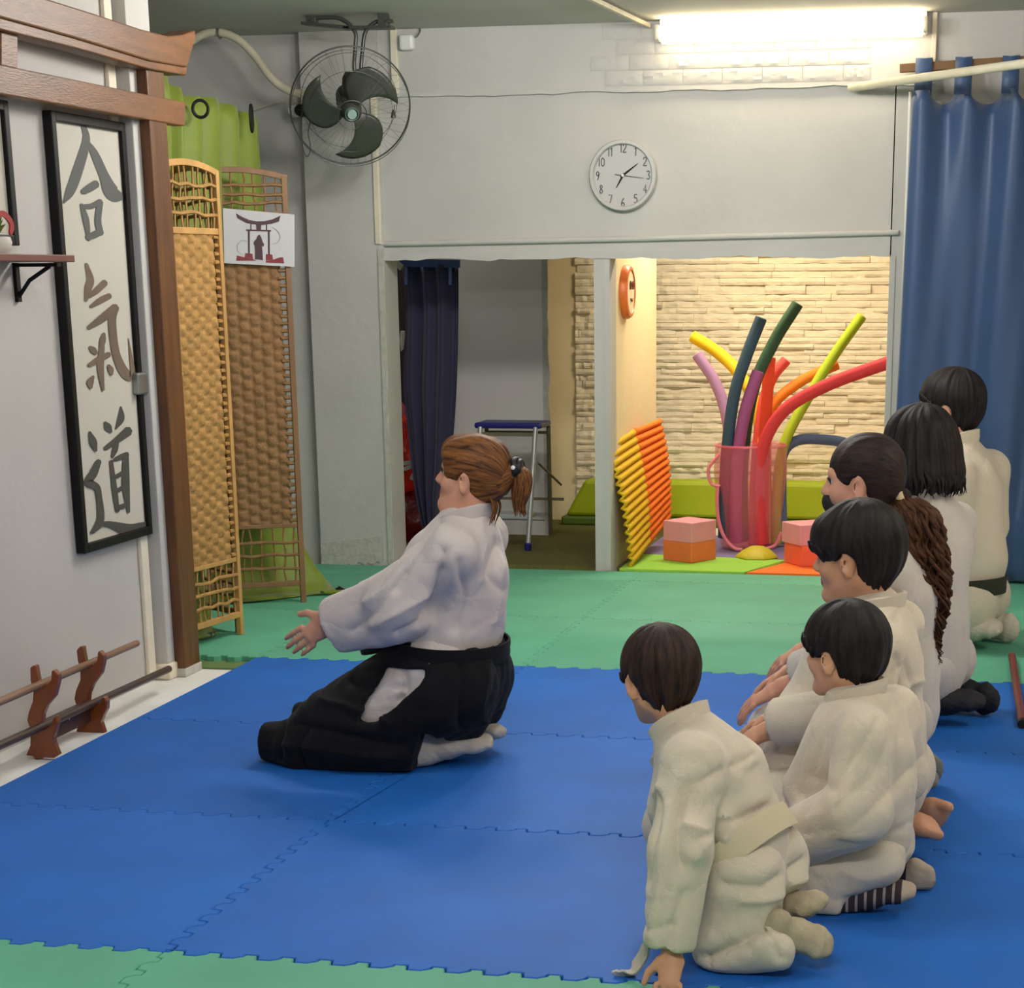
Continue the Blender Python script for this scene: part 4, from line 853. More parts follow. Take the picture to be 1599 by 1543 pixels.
# face clock
oc = V((-1.733, 9.05, 1.228))
r = thing('face_clock', (-1.73, oc[1], oc[2]), 'orange rimmed round disc with a small face on the alcove side wall', 'wall disc')
b = MB(); b.lathe((-1.735, oc[1], oc[2]), [(.118, 0), (.12, .02), (.112, .034), (.098, .036), (.095, .03)], axis=(1, 0, 0), n=40); b.build('rim', mat('orange_rim', rgb(214, 110, 40), .4), r, smooth=True)
b = MB(); b.lathe((-1.735, oc[1], oc[2]), [(0, .035), (.06, .034), (.097, .030)], axis=(1, 0, 0), n=40); b.build('dial', mat('cream_dial', rgb(244, 226, 190), .5), r, smooth=True)
b = MB()
for yy in (-.03, .03): b.tube([(-1.698, oc[1] + yy + .012 * math.cos(a), oc[2] + .03 + .016 * math.sin(a)) for a in np.linspace(0, 6.3, 13)], .004, 6)
b.tube([(-1.698, oc[1] - .025, oc[2] - .03), (-1.697, oc[1], oc[2] - .04), (-1.698, oc[1] + .025, oc[2] - .03)], .004, 6); b.build('face', mat('brown_print', rgb(120, 70, 40), .6), r, smooth=True)

# ------------------------------------------------------------------ tub of pool noodles
r = thing('noodle_tub', (-1.19, 9.55, .006), 'translucent pink tub holding the pool noodles', 'tub')
tb = V((-1.204, 9.55, -0.003)); tb[2] = .007; tt = V((-1.212, 9.55, 0.504))
rb_, rt_ = ((-1.062, 9.55, 0.026)[0] - (-1.348, 9.55, 0.02)[0]) / 2, ((-1.037, 9.55, 0.491)[0] - (-1.382, 9.55, 0.487)[0]) / 2
pk = mat('translucent_pink', rgb(236, 120, 140), .25, alpha=.42, spec=.6)
H_ = tt[2] - .007
b = MB(); b.lathe((tb[0], 9.55, .007), [(0, 0), (rb_ * .9, 0), (rb_, .02), (rb_ * 1.12, H_ * .4), (rt_ * 1.04, H_ * .75), (rt_, H_), (rt_ * .985, H_)], n=40); b.build('tub', pk, r, smooth=True, angle=60)
b = MB(); b.tube([(tb[0] + rt_ * math.cos(a), 9.55 + rt_ * math.sin(a), .007 + H_) for a in np.linspace(0, 6.2832, 41)], .007, 8, caps=False); b.build('rim', pk, r, smooth=True)
pks = mat('pink_strap', rgb(228, 128, 140), .4)
b = MB(); b.tube(spline([(-1.344, 9.4, 0.313), (-1.345, 9.4, 0.238), (-1.336, 9.4, 0.151), (-1.309, 9.4, 0.076), (-1.264, 9.4, 0.025), (-1.22, 9.4, 0.015)], 6), .009, 8); b.tube(spline([(-1.031, 9.4, 0.103), (-1.057, 9.4, 0.043), (-1.1, 9.4, 0.024), (-1.132, 9.4, 0.012)], 6), .008, 8); b.tube(spline([(-1.336, 9.42, 0.316), (-1.38, 9.42, 0.332), (-1.392, 9.42, 0.396), (-1.365, 9.42, 0.439), (-1.338, 9.42, 0.471)], 6), .008, 8)
b.build('handle', pks, r, smooth=True)
def noodle(pts, rad, col, label):
    b = MB(); b.tube(spline(pts, 8), rad, 18, round_end=False)
    tag(b.build('pool_noodle', mat('noodle_foam', col, .75, bump=.1, bscale=200, bdist=.002), smooth=True, bevel=.004), label, 'pool noodle', 'pool noodles in the pink tub')
def NP(*a): return a
noodle([(-1.128, 9.6, 0.018), (-1.154, 9.66, 0.356), (-1.201, 9.74, 0.66), (-1.297, 9.8, 0.827), (-1.417, 9.85, 0.933), (-1.548, 9.88, 1.009)], .030, rgb(232, 192, 16), 'yellow pool noodle bending to the upper left')
noodle([(-1.303, 9.52, 0.04), (-1.306, 9.56, 0.364), (-1.33, 9.62, 0.606), (-1.394, 9.66, 0.787), (-1.494, 9.68, 0.929)], .027, rgb(166, 124, 160), 'lilac pool noodle leaning left')
noodle([(-1.321, 9.47, 0.062), (-1.312, 9.46, 0.434), (-1.278, 9.46, 0.738), (-1.222, 9.48, 0.931), (-1.157, 9.5, 1.105)], .029, rgb(46, 74, 92), 'slate blue pool noodle curving upright')
noodle([(-1.238, 9.56, 0.036), (-1.241, 9.54, 0.428), (-1.196, 9.54, 0.764), (-1.103, 9.56, 0.988), (-0.993, 9.58, 1.169)], .029, rgb(44, 78, 52), 'dark green pool noodle, the tallest of the bunch')
noodle([(-1.255, 9.45, 0.041), (-1.26, 9.45, 0.375), (-1.227, 9.46, 0.648), (-1.168, 9.5, 0.856)], .030, rgb(150, 78, 130), 'purple pool noodle in the middle of the tub')
noodle([(-1.139, 9.58, 0.02), (-1.148, 9.6, 0.424), (-1.137, 9.62, 0.729), (-1.13, 9.64, 0.916)], .029, rgb(226, 66, 24), 'red orange pool noodle standing straight up')
noodle([(-1.197, 9.64, 0.011), (-1.195, 9.68, 0.354), (-1.173, 9.72, 0.662), (-1.13, 9.76, 0.814), (-1.064, 9.78, 0.899)], .027, rgb(234, 82, 74), 'coral red pool noodle with its tip behind the orange ones')
noodle([(-1.122, 9.66, 0.01), (-1.147, 9.7, 0.415), (-1.131, 9.74, 0.661), (-0.995, 9.8, 0.794), (-0.82, 9.86, 0.875)], .026, rgb(244, 122, 14), 'bright orange pool noodle leaning right')
noodle([(-1.077, 9.6, 0.019), (-1.081, 9.64, 0.297), (-1.054, 9.7, 0.51), (-0.933, 9.76, 0.753), (-0.823, 9.8, 0.936), (-0.706, 9.84, 1.107)], .026, rgb(166, 186, 26), 'lime green pool noodle leaning to the upper right')
noodle([(-1.134, 9.44, 0.038), (-1.144, 9.42, 0.364), (-1.119, 9.4, 0.533), (-1.02, 9.36, 0.686), (-0.824, 9.3, 0.802), (-0.568, 9.22, 0.899), (-0.439, 9.18, 0.941)], .030, rgb(214, 58, 62), 'crimson pool noodle arching far right to the wall edge')
noodle([(-1.048, 9.62, 0.017), (-1.064, 9.66, 0.295), (-1.065, 9.7, 0.441), (-1.014, 9.74, 0.507), (-0.909, 9.8, 0.516), (-0.739, 9.86, 0.482), (-0.548, 9.9, 0.342)], .026, rgb(86, 104, 140), 'grey blue pool noodle arching low behind the children')


# ================================================================== people: smooth bodies from blended limbs
class Field:
    """blended solid made of tapered limbs and ellipsoids, meshed as one closed surface"""
    def __init__(s): s.p = []; s.lo = np.full(3, 1e9); s.hi = np.full(3, -1e9)
    def _grow(s, pts, r):
        for q in pts: s.lo = np.minimum(s.lo, V(q) - r); s.hi = np.maximum(s.hi, V(q) + r)
    def limb(s, a, b, r1, r2=None, k=.02, flat=None, f=1.0, op='u'):
        """tapered limb a-b; flat: axis along which it is widened by the factor f"""
        a, b = V(a), V(b); r2 = r1 if r2 is None else r2
        s.p.append(('l', a, b, r1, r2, k, None if flat is None else unit(flat), f, op))
        if op == 'u': s._grow((a, b), max(r1, r2) * max(1, f))
        return s
    def ell(s, c, rad, axes=None, k=.02, op='u'):
        A = np.eye(3) if axes is None else np.array([unit(q) for q in axes])
        s.p.append(('e', V(c), A, V(rad), None, k, None, 1.0, op))
        if op == 'u': s._grow((c,), max(rad))
        return s
    def cut(s, c, n, R_):
        """removes what lies beyond the plane (c, n) within the radius R_"""
        s.p.append(('c', V(c), unit(n), R_, None, 0, None, 1.0, 'c')); return s
    def window(s, poly, org, ax, ay, n, d0, k=.0):
        """removes a prism: 2-D polygon (coordinates along ax, ay from org), only where n·(p-org) > d0"""
        s.p.append(('w', V(org), (unit(ax), unit(ay), unit(n)), np.array(poly, float), d0, 0, None, 1.0, 'w')); return s
    @staticmethod
    def _d(q, P):
        t = q[0]
        if t == 'l':
            _, a, b, r1, r2, k, fl, f, op = q
            if fl is not None:
                sc = 1.0 / f - 1.0
                P = P + ((P - a) @ fl)[..., None] * fl * sc; bb = b + ((b - a) @ fl) * fl * sc
            else: bb = b
            ab = bb - a; L2 = ab @ ab + 1e-12; w = P - a
            u = np.clip((w @ ab) / L2, 0, 1)
            return np.linalg.norm(w - u[..., None] * ab, axis=-1) - (r1 + (r2 - r1) * u)
        if t == 'e':
            w = (P - q[1]) @ q[2].T; k0 = np.linalg.norm(w / q[3], axis=-1); k1 = np.linalg.norm(w / q[3] ** 2, axis=-1) + 1e-9
            return k0 * (k0 - 1) / k1
        if t == 'c':
            return (P - q[1]) @ q[2]
        if t == 'w':
            ax, ay, n = q[2]; w = P - q[1]; x, y = w @ ax, w @ ay; pl = q[3]; ins = np.zeros(x.shape, bool); dist = np.full(x.shape, 1e9)
            for i in range(len(pl)):
                (x0, y0), (x1, y1) = pl[i], pl[(i + 1) % len(pl)]
                c = ((y0 > y) != (y1 > y)) & (x < (x1 - x0) * (y - y0) / (y1 - y0 + 1e-12) + x0); ins ^= c
                ex, ey = x1 - x0, y1 - y0; tt = np.clip(((x - x0) * ex + (y - y0) * ey) / (ex * ex + ey * ey), 0, 1)
                dist = np.minimum(dist, np.hypot(x - x0 - tt * ex, y - y0 - tt * ey))
            d2 = np.where(ins, -dist, dist)
            return np.maximum(d2, q[4] - w @ n)
    @staticmethod
    def _mix(D, d, k, op, q, P):
        if op == 'u':
            h = np.maximum(k - np.abs(D - d), 0) / k if k > 0 else 0
            return np.minimum(D, d) - h * h * k * .25
        if op == 's':
            h = np.maximum(k - np.abs(D + d), 0) / k if k > 0 else 0
            return np.maximum(D, -d) + h * h * k * .25
        if op == 'c':
            near = np.linalg.norm(P - q[1], axis=-1) < q[3]
            return np.where(near, np.maximum(D, d), D)
        if op == 'w': return np.maximum(D, -d)
    def at(s, P):
        P = np.asarray(P, float); D = np.full(P.shape[:-1], 9.0)
        for q in s.p: D = s._mix(D, s._d(q, P), q[5], q[8], q, P)
        return D
    def grad(s, P, e=.002):
        return np.stack([(s.at(P + V((e, 0, 0))) - s.at(P - V((e, 0, 0)))), (s.at(P + V((0, e, 0))) - s.at(P - V((0, e, 0)))), (s.at(P + V((0, 0, e))) - s.at(P - V((0, 0, e))))], -1) / (2 * e)
    def surf(s, h, floor=None):
        lo = s.lo - 4 * h; hi = s.hi + 4 * h
        n = np.ceil((hi - lo) / h).astype(int) + 1
        X, Y, Z = [lo[i] + h * np.arange(n[i]) for i in range(3)]
        D = np.full(n, 1.0, np.float32)
        for q in s.p:
            if q[0] == 'l': pts = np.array([q[1], q[2]]); r = max(q[3], q[4]) * max(1, q[7])
            elif q[0] == 'e': pts = q[1][None]; r = q[3].max()
            elif q[0] == 'c': pts = q[1][None]; r = q[3]
            else: pts = np.array([lo, hi]); r = 0
            m = r + q[5] + 3.5 * h
            a = np.maximum(0, np.floor((pts.min(0) - m - lo) / h).astype(int)); b = np.minimum(n, np.ceil((pts.max(0) + m - lo) / h).astype(int) + 1)
            if (b <= a).any(): continue
            sl = tuple(slice(a[i], b[i]) for i in range(3))
            G = np.stack(np.meshgrid(X[sl[0]], Y[sl[1]], Z[sl[2]], indexing='ij'), -1)
            D[sl] = s._mix(D[sl], s._d(q, G), q[5], q[8], q, G)
        if floor is not None: D = np.maximum(D, (floor - Z)[None, None, :].astype(np.float32))
        return nets(D, lo, h)

def nets(D, lo, h):
    """surface nets: one vertex per mixed cell, one quad per crossed grid edge"""
    neg = D < 0; n = D.shape
    cnt = np.zeros((n[0] - 1, n[1] - 1, n[2] - 1), np.int8)
    for i in (0, 1):
        for j in (0, 1):
            for k in (0, 1): cnt += neg[i:n[0] - 1 + i, j:n[1] - 1 + j, k:n[2] - 1 + k]
    act = (cnt > 0) & (cnt < 8); idx = np.full(act.shape, -1, np.int64); C = np.argwhere(act); idx[act] = np.arange(len(C))
    acc = np.zeros((len(C), 3)); num = np.zeros(len(C))
    corners = [(i, j, k) for i in (0, 1) for j in (0, 1) for k in (0, 1)]
    for a in corners:
        for ax in range(3):
            if a[ax]: continue
            b = list(a); b[ax] = 1; b = tuple(b)
            da = D[C[:, 0] + a[0], C[:, 1] + a[1], C[:, 2] + a[2]]; db = D[C[:, 0] + b[0], C[:, 1] + b[1], C[:, 2] + b[2]]
            m = (da < 0) != (db < 0); t = np.where(m, da / np.where(m, da - db, 1), 0)
            p = np.array(a, float)[None] + t[:, None] * (np.array(b) - np.array(a))[None]
            acc[m] += p[m]; num[m] += 1
    vs = lo + h * (C + acc / num[:, None]); F = []
    for ax in range(3):
        o1, o2 = (ax + 1) % 3, (ax + 2) % 3
        s0 = [slice(None)] * 3; s1 = [slice(None)] * 3; s0[ax] = slice(0, -1); s1[ax] = slice(1, None)
        a, b = neg[tuple(s0)], neg[tuple(s1)]; E = np.argwhere(a != b)
        E = E[(E[:, o1] > 0) & (E[:, o2] > 0) & (E[:, o1] < n[o1] - 1) & (E[:, o2] < n[o2] - 1)]
        fl = a[E[:, 0], E[:, 1], E[:, 2]]; q = []
        for d1, d2 in ((1, 1), (0, 1), (0, 0), (1, 0)):
            c = E.copy(); c[:, o1] -= d1; c[:, o2] -= d2; q.append(idx[c[:, 0], c[:, 1], c[:, 2]])
        q = np.stack(q, 1); q[~fl] = q[~fl][:, ::-1]; F.append(q)
    return vs, np.concatenate(F)

def normals(vs, F):
    N = np.zeros_like(vs); a = vs[F[:, 2]] - vs[F[:, 0]]; b = vs[F[:, 3]] - vs[F[:, 1]]; fn = np.cross(a, b)
    for i in range(4): np.add.at(N, F[:, i], fn)
    return N / (np.linalg.norm(N, axis=1)[:, None] + 1e-12)
def relax(vs, F, it=2, lam=.5):
    for _ in range(it):
        A = np.zeros_like(vs); c = np.zeros(len(vs))
        for i in range(4):
            j = (i + 1) % 4
            np.add.at(A, F[:, i], vs[F[:, j]]); np.add.at(A, F[:, j], vs[F[:, i]]); np.add.at(c, F[:, i], 1); np.add.at(c, F[:, j], 1)
        vs = vs + lam * (A / c[:, None] - vs)
    return vs
def polydist(P, pts):
    d = np.full(len(P), 9.0)
    for a, b in zip(pts[:-1], pts[1:]):
        a, b = V(a), V(b); ab = b - a; t = np.clip(((P - a) @ ab) / (ab @ ab + 1e-12), 0, 1); d = np.minimum(d, np.linalg.norm(P - a - t[:, None] * ab, axis=1))
    return d
def wrinkle(P, seed, amp, wl, ax=None):
    """soft creases: warped ridges, running mostly along the axis ax"""
    r = np.random.default_rng(seed); out = 0
    for i in range(4):
        d = unit(r.normal(size=3))
        if ax is not None: d = unit(d - .85 * (d @ unit(ax)) * unit(ax))
        ws = sum(np.sin(P @ (r.normal(size=3) * 14) + r.uniform(0, 6)) for _ in range(3))
        ph = (P @ d) * (2 * math.pi / (wl * r.uniform(.7, 1.5))) + 1.1 * ws + r.uniform(0, 6)
        msk = .5 + .5 * np.sin(P @ (r.normal(size=3) * 9) + r.uniform(0, 6))
        out = out + (np.abs(np.sin(ph)) ** .7 - .6) * msk
    return out * amp / 2

def mesh_obj(name, vs, F, mats, parent=None, base=None, mi=None, smooth=True):
    me = bpy.data.meshes.new(name); o = bpy.data.objects.new(name, me); COL.objects.link(o)
    if parent is not None: o.parent = parent; base = world_loc(parent)
    else: o.location = base
    vs = vs - V(base)
    me.vertices.add(len(vs)); me.vertices.foreach_set('co', vs.astype(np.float32).ravel())
    n = len(F); me.loops.add(n * 4); me.polygons.add(n); me.loops.foreach_set('vertex_index', F.astype(np.int32).ravel())
    me.polygons.foreach_set('loop_start', np.arange(0, n * 4, 4, dtype=np.int32)); me.polygons.foreach_set('loop_total', np.full(n, 4, np.int32))
    for m in mats: me.materials.append(m)
    if mi is not None: me.polygons.foreach_set('material_index', mi.astype(np.int32))
    me.polygons.foreach_set('use_smooth', [smooth] * n); me.update(calc_edges=True); me.validate()
    return o

def ringfolds(a, b, r, n, seed, amp, w, t0=.1, t1=.9, tilt=.5, span=(1.6, 3.6)):
    """creases wrapped part of the way round a limb"""
    a, b = V(a), V(b); ax = unit(b - a); L_ = np.linalg.norm(b - a); e1 = unit(np.cross(ax, (.3, .2, 1) if abs(ax[2]) < .8 else (1, .2, .1))); e2 = np.cross(ax, e1); q = random.Random(seed); out = []
    for i in range(n):
        t = t0 + (t1 - t0) * (i + q.uniform(.2, .8)) / n; a0 = q.uniform(0, 6.28); sp_ = q.uniform(*span); tl = q.uniform(-tilt, tilt)
        out.append(([a + ax * (t * L_ + tl * r * (u - .5) * 2 + .25 * r * math.sin(u * 4 + i)) + (e1 * math.cos(a0 + sp_ * u) + e2 * math.sin(a0 + sp_ * u)) * r * 1.02 for u in np.linspace(0, 1, 9)], -amp * q.uniform(.5, 1.1), w * q.uniform(.8, 1.3)))
    return out

def cloth(name, fld, h, m, parent, folds=(), noise=None, floor=.002, it=2):
    vs, F = fld.surf(h, floor); vs = relax(vs, F, it); N = normals(vs, F); d = np.zeros(len(vs))
    if noise:
        for sd, amp, wl, ax in noise: d += wrinkle(vs, sd, amp, wl, ax)
    for fo in folds:
        pts, amp, w = fo[:3]
        if len(fo) > 3:      # drawn on the side of the body: measured along the lateral axis
            lat = unit(fo[3]); q = polydist(vs - (vs @ lat)[:, None] * lat, [V(p) - (V(p) @ lat) * lat for p in pts]); k_ = np.clip((N @ lat) * 3 + .6, 0, 1)
        else: q = polydist(vs, pts); k_ = 1
        d += k_ * 1.0 * (amp * np.exp(-(q / (w * .55)) ** 1.2) - .14 * amp * np.exp(-((q - 1.9 * w) / (1.1 * w)) ** 2))
    d = np.where(vs[:, 2] < .01, np.minimum(d, 0) * .3, d)
    vs = vs + N * d[:, None]; vs[:, 2] = np.maximum(vs[:, 2], .0015)
    return mesh_obj(name, vs, F, [m], parent)

# ---- materials
def skin(name, c):
    m = mat(name, c, .55, var=.06, vscale=14, bump=.06, bscale=180)
    b = m.node_tree.nodes['Principled BSDF']; b.inputs['Subsurface Weight'].default_value = .12; b.inputs['Subsurface Radius'].default_value = (.012, .005, .003); b.inputs['Subsurface Scale'].default_value = .5
    return m
def hair_mat(name, c1, c2, rough=.5):
    m = bpy.data.materials.new(name); m.use_nodes = True; nt = m.node_tree; b = nt.nodes['Principled BSDF']; b.inputs['Roughness'].default_value = rough; b.inputs['Specular IOR Level'].default_value = .22
    at = nt.nodes.new('ShaderNodeAttribute'); at.attribute_name = 'strand'
    n = nt.nodes.new('ShaderNodeTexNoise'); n.inputs['Scale'].default_value = 9.0; n.inputs['Detail'].default_value = 6.0; n.inputs['Roughness'].default_value = .7
    nt.links.new(at.outputs['Vector'], n.inputs['Vector'])
    r = nt.nodes.new('ShaderNodeValToRGB'); r.color_ramp.elements[0].position = .36; r.color_ramp.elements[1].position = .66
    r.color_ramp.elements[0].color = (*c1, 1); r.color_ramp.elements[1].color = (*c2, 1)
    nt.links.new(n.outputs['Fac'], r.inputs[0]); nt.links.new(r.outputs[0], b.inputs['Base Color'])
    bp = nt.nodes.new('ShaderNodeBump'); bp.inputs['Strength'].default_value = .55; bp.inputs['Distance'].default_value = .006
    nt.links.new(n.outputs['Fac'], bp.inputs['Height']); nt.links.new(bp.outputs[0], b.inputs['Normal'])
    return m
def creased(m, sc=7.5, st=.32, dist=.012):
    """adds sharp cloth creases to a material's bump"""
    nt = m.node_tree; b = nt.nodes['Principled BSDF']; old = b.inputs['Normal'].links[0].from_node
    tc = nt.nodes.new('ShaderNodeTexCoord'); n = nt.nodes.new('ShaderNodeTexNoise'); n.inputs['Scale'].default_value = sc; n.inputs['Detail'].default_value = 2.0; n.inputs['Distortion'].default_value = 1.2
    nt.links.new(tc.outputs['Object'], n.inputs['Vector'])
    s_ = nt.nodes.new('ShaderNodeMath'); s_.operation = 'SUBTRACT'; s_.inputs[1].default_value = .5; nt.links.new(n.outputs['Fac'], s_.inputs[0])
    a = nt.nodes.new('ShaderNodeMath'); a.operation = 'ABSOLUTE'; nt.links.new(s_.outputs[0], a.inputs[0])
    p = nt.nodes.new('ShaderNodeMath'); p.operation = 'POWER'; p.inputs[1].default_value = .55; nt.links.new(a.outputs[0], p.inputs[0])
    bp = nt.nodes.new('ShaderNodeBump'); bp.inputs['Strength'].default_value = st; bp.inputs['Distance'].default_value = dist
    nt.links.new(p.outputs[0], bp.inputs['Height']); nt.links.new(old.outputs[0], bp.inputs['Normal']); nt.links.new(bp.outputs[0], b.inputs['Normal']); return m
GI = mat('unbleached_cotton', rgb(206, 194, 172), .85, var=.03, vscale=7, bump=.35, bscale=240, sheen=.2, bdist=.003)
GI2 = mat('white_cotton', rgb(190, 182, 172), .85, var=.03, vscale=7, bump=.3, bscale=240, sheen=.2, bdist=.003)
GI_T = mat('thin_white_cotton', rgb(198, 188, 184), .85, var=.02, vscale=7, bump=.2, bscale=260, sheen=.2, bdist=.003)
for _m in (GI, GI2, GI_T): creased(_m)
BELT = mat('cream_belt', rgb(198, 186, 154), .85, bump=.3, bscale=300, bdist=.002)
BELT_D = mat('dark_green_belt', rgb(40, 42, 26), .85, bump=.3, bscale=300, bdist=.002)
HAK = mat('black_hakama_cloth', rgb(15, 15, 19), .9, var=.15, vscale=9, bump=.3, bscale=240, sheen=.04, bdist=.003, spec=.2)
SOCK_W = mat('white_sock', rgb(196, 186, 170), .9, bump=.3, bscale=320, bdist=.002)
SOCK_G = mat('grey_ribbed_sock', rgb(172, 160, 132), .95, var=.1, vscale=40, bump=.5, bscale=220, bdist=.003)
SOCK_DG = mat('grey_sock', rgb(120, 120, 112), .95, bump=.4, bscale=260, bdist=.003)
SOCK_B = mat('black_sock', rgb(20, 20, 26), .8, bump=.3, bscale=300, bdist=.002)
SKIN = [skin('skin_tan', rgb(204, 150, 116)), skin('skin_light', rgb(214, 162, 128)), skin('skin_rosy', rgb(206, 150, 122))]
LIP = skin('lip', rgb(178, 104, 92))
EYE_W = mat('eye_white', rgb(186, 178, 170), .3); EYE_I = mat('eye_iris', rgb(36, 24, 18), .2)
H_BLACK = hair_mat('black_hair', rgb(15, 12, 12), rgb(40, 33, 30)); H_BROWN = hair_mat('dark_brown_hair', rgb(20, 13, 11), rgb(66, 43, 32))
H_DARK = hair_mat('brown_black_hair', rgb(22, 14, 12), rgb(58, 40, 34)); H_AUB = hair_mat('auburn_hair', rgb(46, 26, 16), rgb(150, 96, 48)); H_CURL = hair_mat('chestnut_hair', rgb(36, 20, 12), rgb(96, 58, 32))

class Rig:
    """a person's frame: x forward (heading), y to the person's left, z up"""
    def __init__(s, bx, by, deg):
        s.o = V((bx, by, 0)); a = math.radians(deg); s.f = V((math.cos(a), math.sin(a), 0)); s.l = V((-math.sin(a), math.cos(a), 0)); s.u = V((0, 0, 1))
    def __call__(s, f, l, u): return s.o + s.f * f + s.l * l + s.u * u
    def mir(s, p): p = V(p); d = (p - s.o) @ s.l; return p - 2 * d * s.l
    def loc(s, p): w = V(p) - s.o; return w @ s.f, w @ s.l, w[2]

class Head:
    def __init__(s, c, deg, pitch, roll, sc, cs=1.0):
        a, p, r = map(math.radians, (deg, pitch, roll)); s.c = V(c); s.s = sc; s.cs = cs
        f = V((math.cos(a) * math.cos(p), math.sin(a) * math.cos(p), math.sin(p))); l = V((-math.sin(a), math.cos(a), 0)); u = np.cross(f, l)
        s.l = l * math.cos(r) + u * math.sin(r); s.u = np.cross(f, s.l); s.f = f; s.ax = (s.f, s.l, s.u)
    def __call__(s, x, y, z): return s.c + (s.f * x + s.l * y + s.u * z) * s.s
    def local(s, P): w = np.asarray(P) - s.c; return np.stack([w @ s.f, w @ s.l, w @ s.u], -1) / s.s
    def add(s, F):
        q, S_, cs = s, s.s, s.cs
        F.ell(q(-.012, 0, .035), V((.094, .075, .085)) * S_ * cs, s.ax, .02 * S_)
        F.ell(q(.034, 0, -.028), V((.058, .058, .084)) * S_, s.ax, .025 * S_)
        for y in (-1, 1):
            F.limb(q(-.005, .046 * y, -.05), q(.068, .014 * y, -.097), .024 * S_, .018 * S_, .025 * S_)
            F.ell(q(.060, .036 * y, -.028), V((.026, .026, .026)) * S_, s.ax, .02 * S_)
        F.ell(q(.074, 0, -.098), V((.020, .022, .018)) * S_, s.ax, .018 * S_)
        F.limb(q(.078, -.032, .024), q(.078, .032, .024), .015 * S_, .015 * S_, .02 * S_)
        F.limb(q(.088, 0, .010), q(.108, 0, -.026), .009 * S_, .0125 * S_, .012 * S_)
        for y in (-1, 1):
            F.ell(q(.097, .011 * y, -.032), V((.011, .008, .008)) * S_, s.ax, .008 * S_)
            F.ell(q(.097, .031 * y, .004), V((.017, .017, .011)) * S_, s.ax, .012 * S_, op='s')
            F.limb(q(.092, .0, -.056), q(.082, .019 * y, -.058), .0075 * S_, .005 * S_, .006 * S_)
            F.limb(q(.090, .0, -.068), q(.080, .017 * y, -.067), .0085 * S_, .005 * S_, .006 * S_)
            e = q(-.006, (.071 * cs if cs > 1 else .073) * y, -.010); out = s.l * y
            ea = (unit(s.f * .8 + out * .6), unit(out * .8 - s.f * .6), s.u)
            F.ell(e + out * .006 * S_, V((.021, .0085, .034)) * S_, ea, .006 * S_)
            F.ell(e + (out * .016 + s.f * .004 + s.u * .002) * S_, V((.010, .007, .018)) * S_, ea, .006 * S_, op='s')
            F.ell(e + (out * .004 - s.u * .028) * S_, V((.010, .007, .010)) * S_, ea, .006 * S_)
    def eyes(s, parent, lid=True):
        for y in (-1, 1):
            c = s(.0775, .031 * y, .004); r = .0108 * s.s; b = MB(); d = unit(s.f + s.l * .18 * y)
            prof = [(r * math.sin(t), r * math.cos(t)) for t in np.linspace(0, math.pi, 11)]
            b.lathe(c, [p for p in prof[::-1]], axis=d, n=16); o = b.build('eye', [EYE_W, EYE_I], parent, smooth=True, angle=180)
            for pl in o.data.polygons:
                w = V(pl.center) + world_loc(parent) - c
                if unit(w) @ d > .62: pl.material_index = 1
            b = MB(); b.tube(spline([s(.0885, .014 * y, .029), s(.0885, .029 * y, .034), s(.077, .046 * y, .028)], 4), [.0035 * s.s * q for q in (.7, .9, 1, 1.1, 1.1, 1, .8, .6, .4)], 6); b.build('eyebrow', H_DARK, parent, smooth=True, angle=180)
            b = MB(); b.tube(spline([s(.0905, .018 * y, .008), s(.0945, .031 * y, .013), s(.084, .045 * y, .006)], 4), .0016 * s.s, 5); b.build('eyelash', H_BLACK, parent, smooth=True, angle=180)

def strand_attr(o, crown, axis, base, e1=None, kz=.35):
    """strand direction: noise space is stretched from the crown outwards"""
    me = o.data; n = len(me.vertices); co = np.empty(n * 3, np.float32); me.vertices.foreach_get('co', co); P = co.reshape(-1, 3) + V(base) - V(crown)
    ax = unit(axis); z = P @ ax; R_ = P - z[:, None] * ax; rr = np.linalg.norm(R_, axis=1)[:, None] + 1e-6; d = R_ / rr
    th = np.arctan2(rr[:, 0], z)
    vec = d * 1.0 + ax[None] * (th * kz)[:, None]
    a = me.attributes.new('strand', 'FLOAT_VECTOR', 'POINT'); a.data.foreach_set('vector', vec.astype(np.float32).ravel())

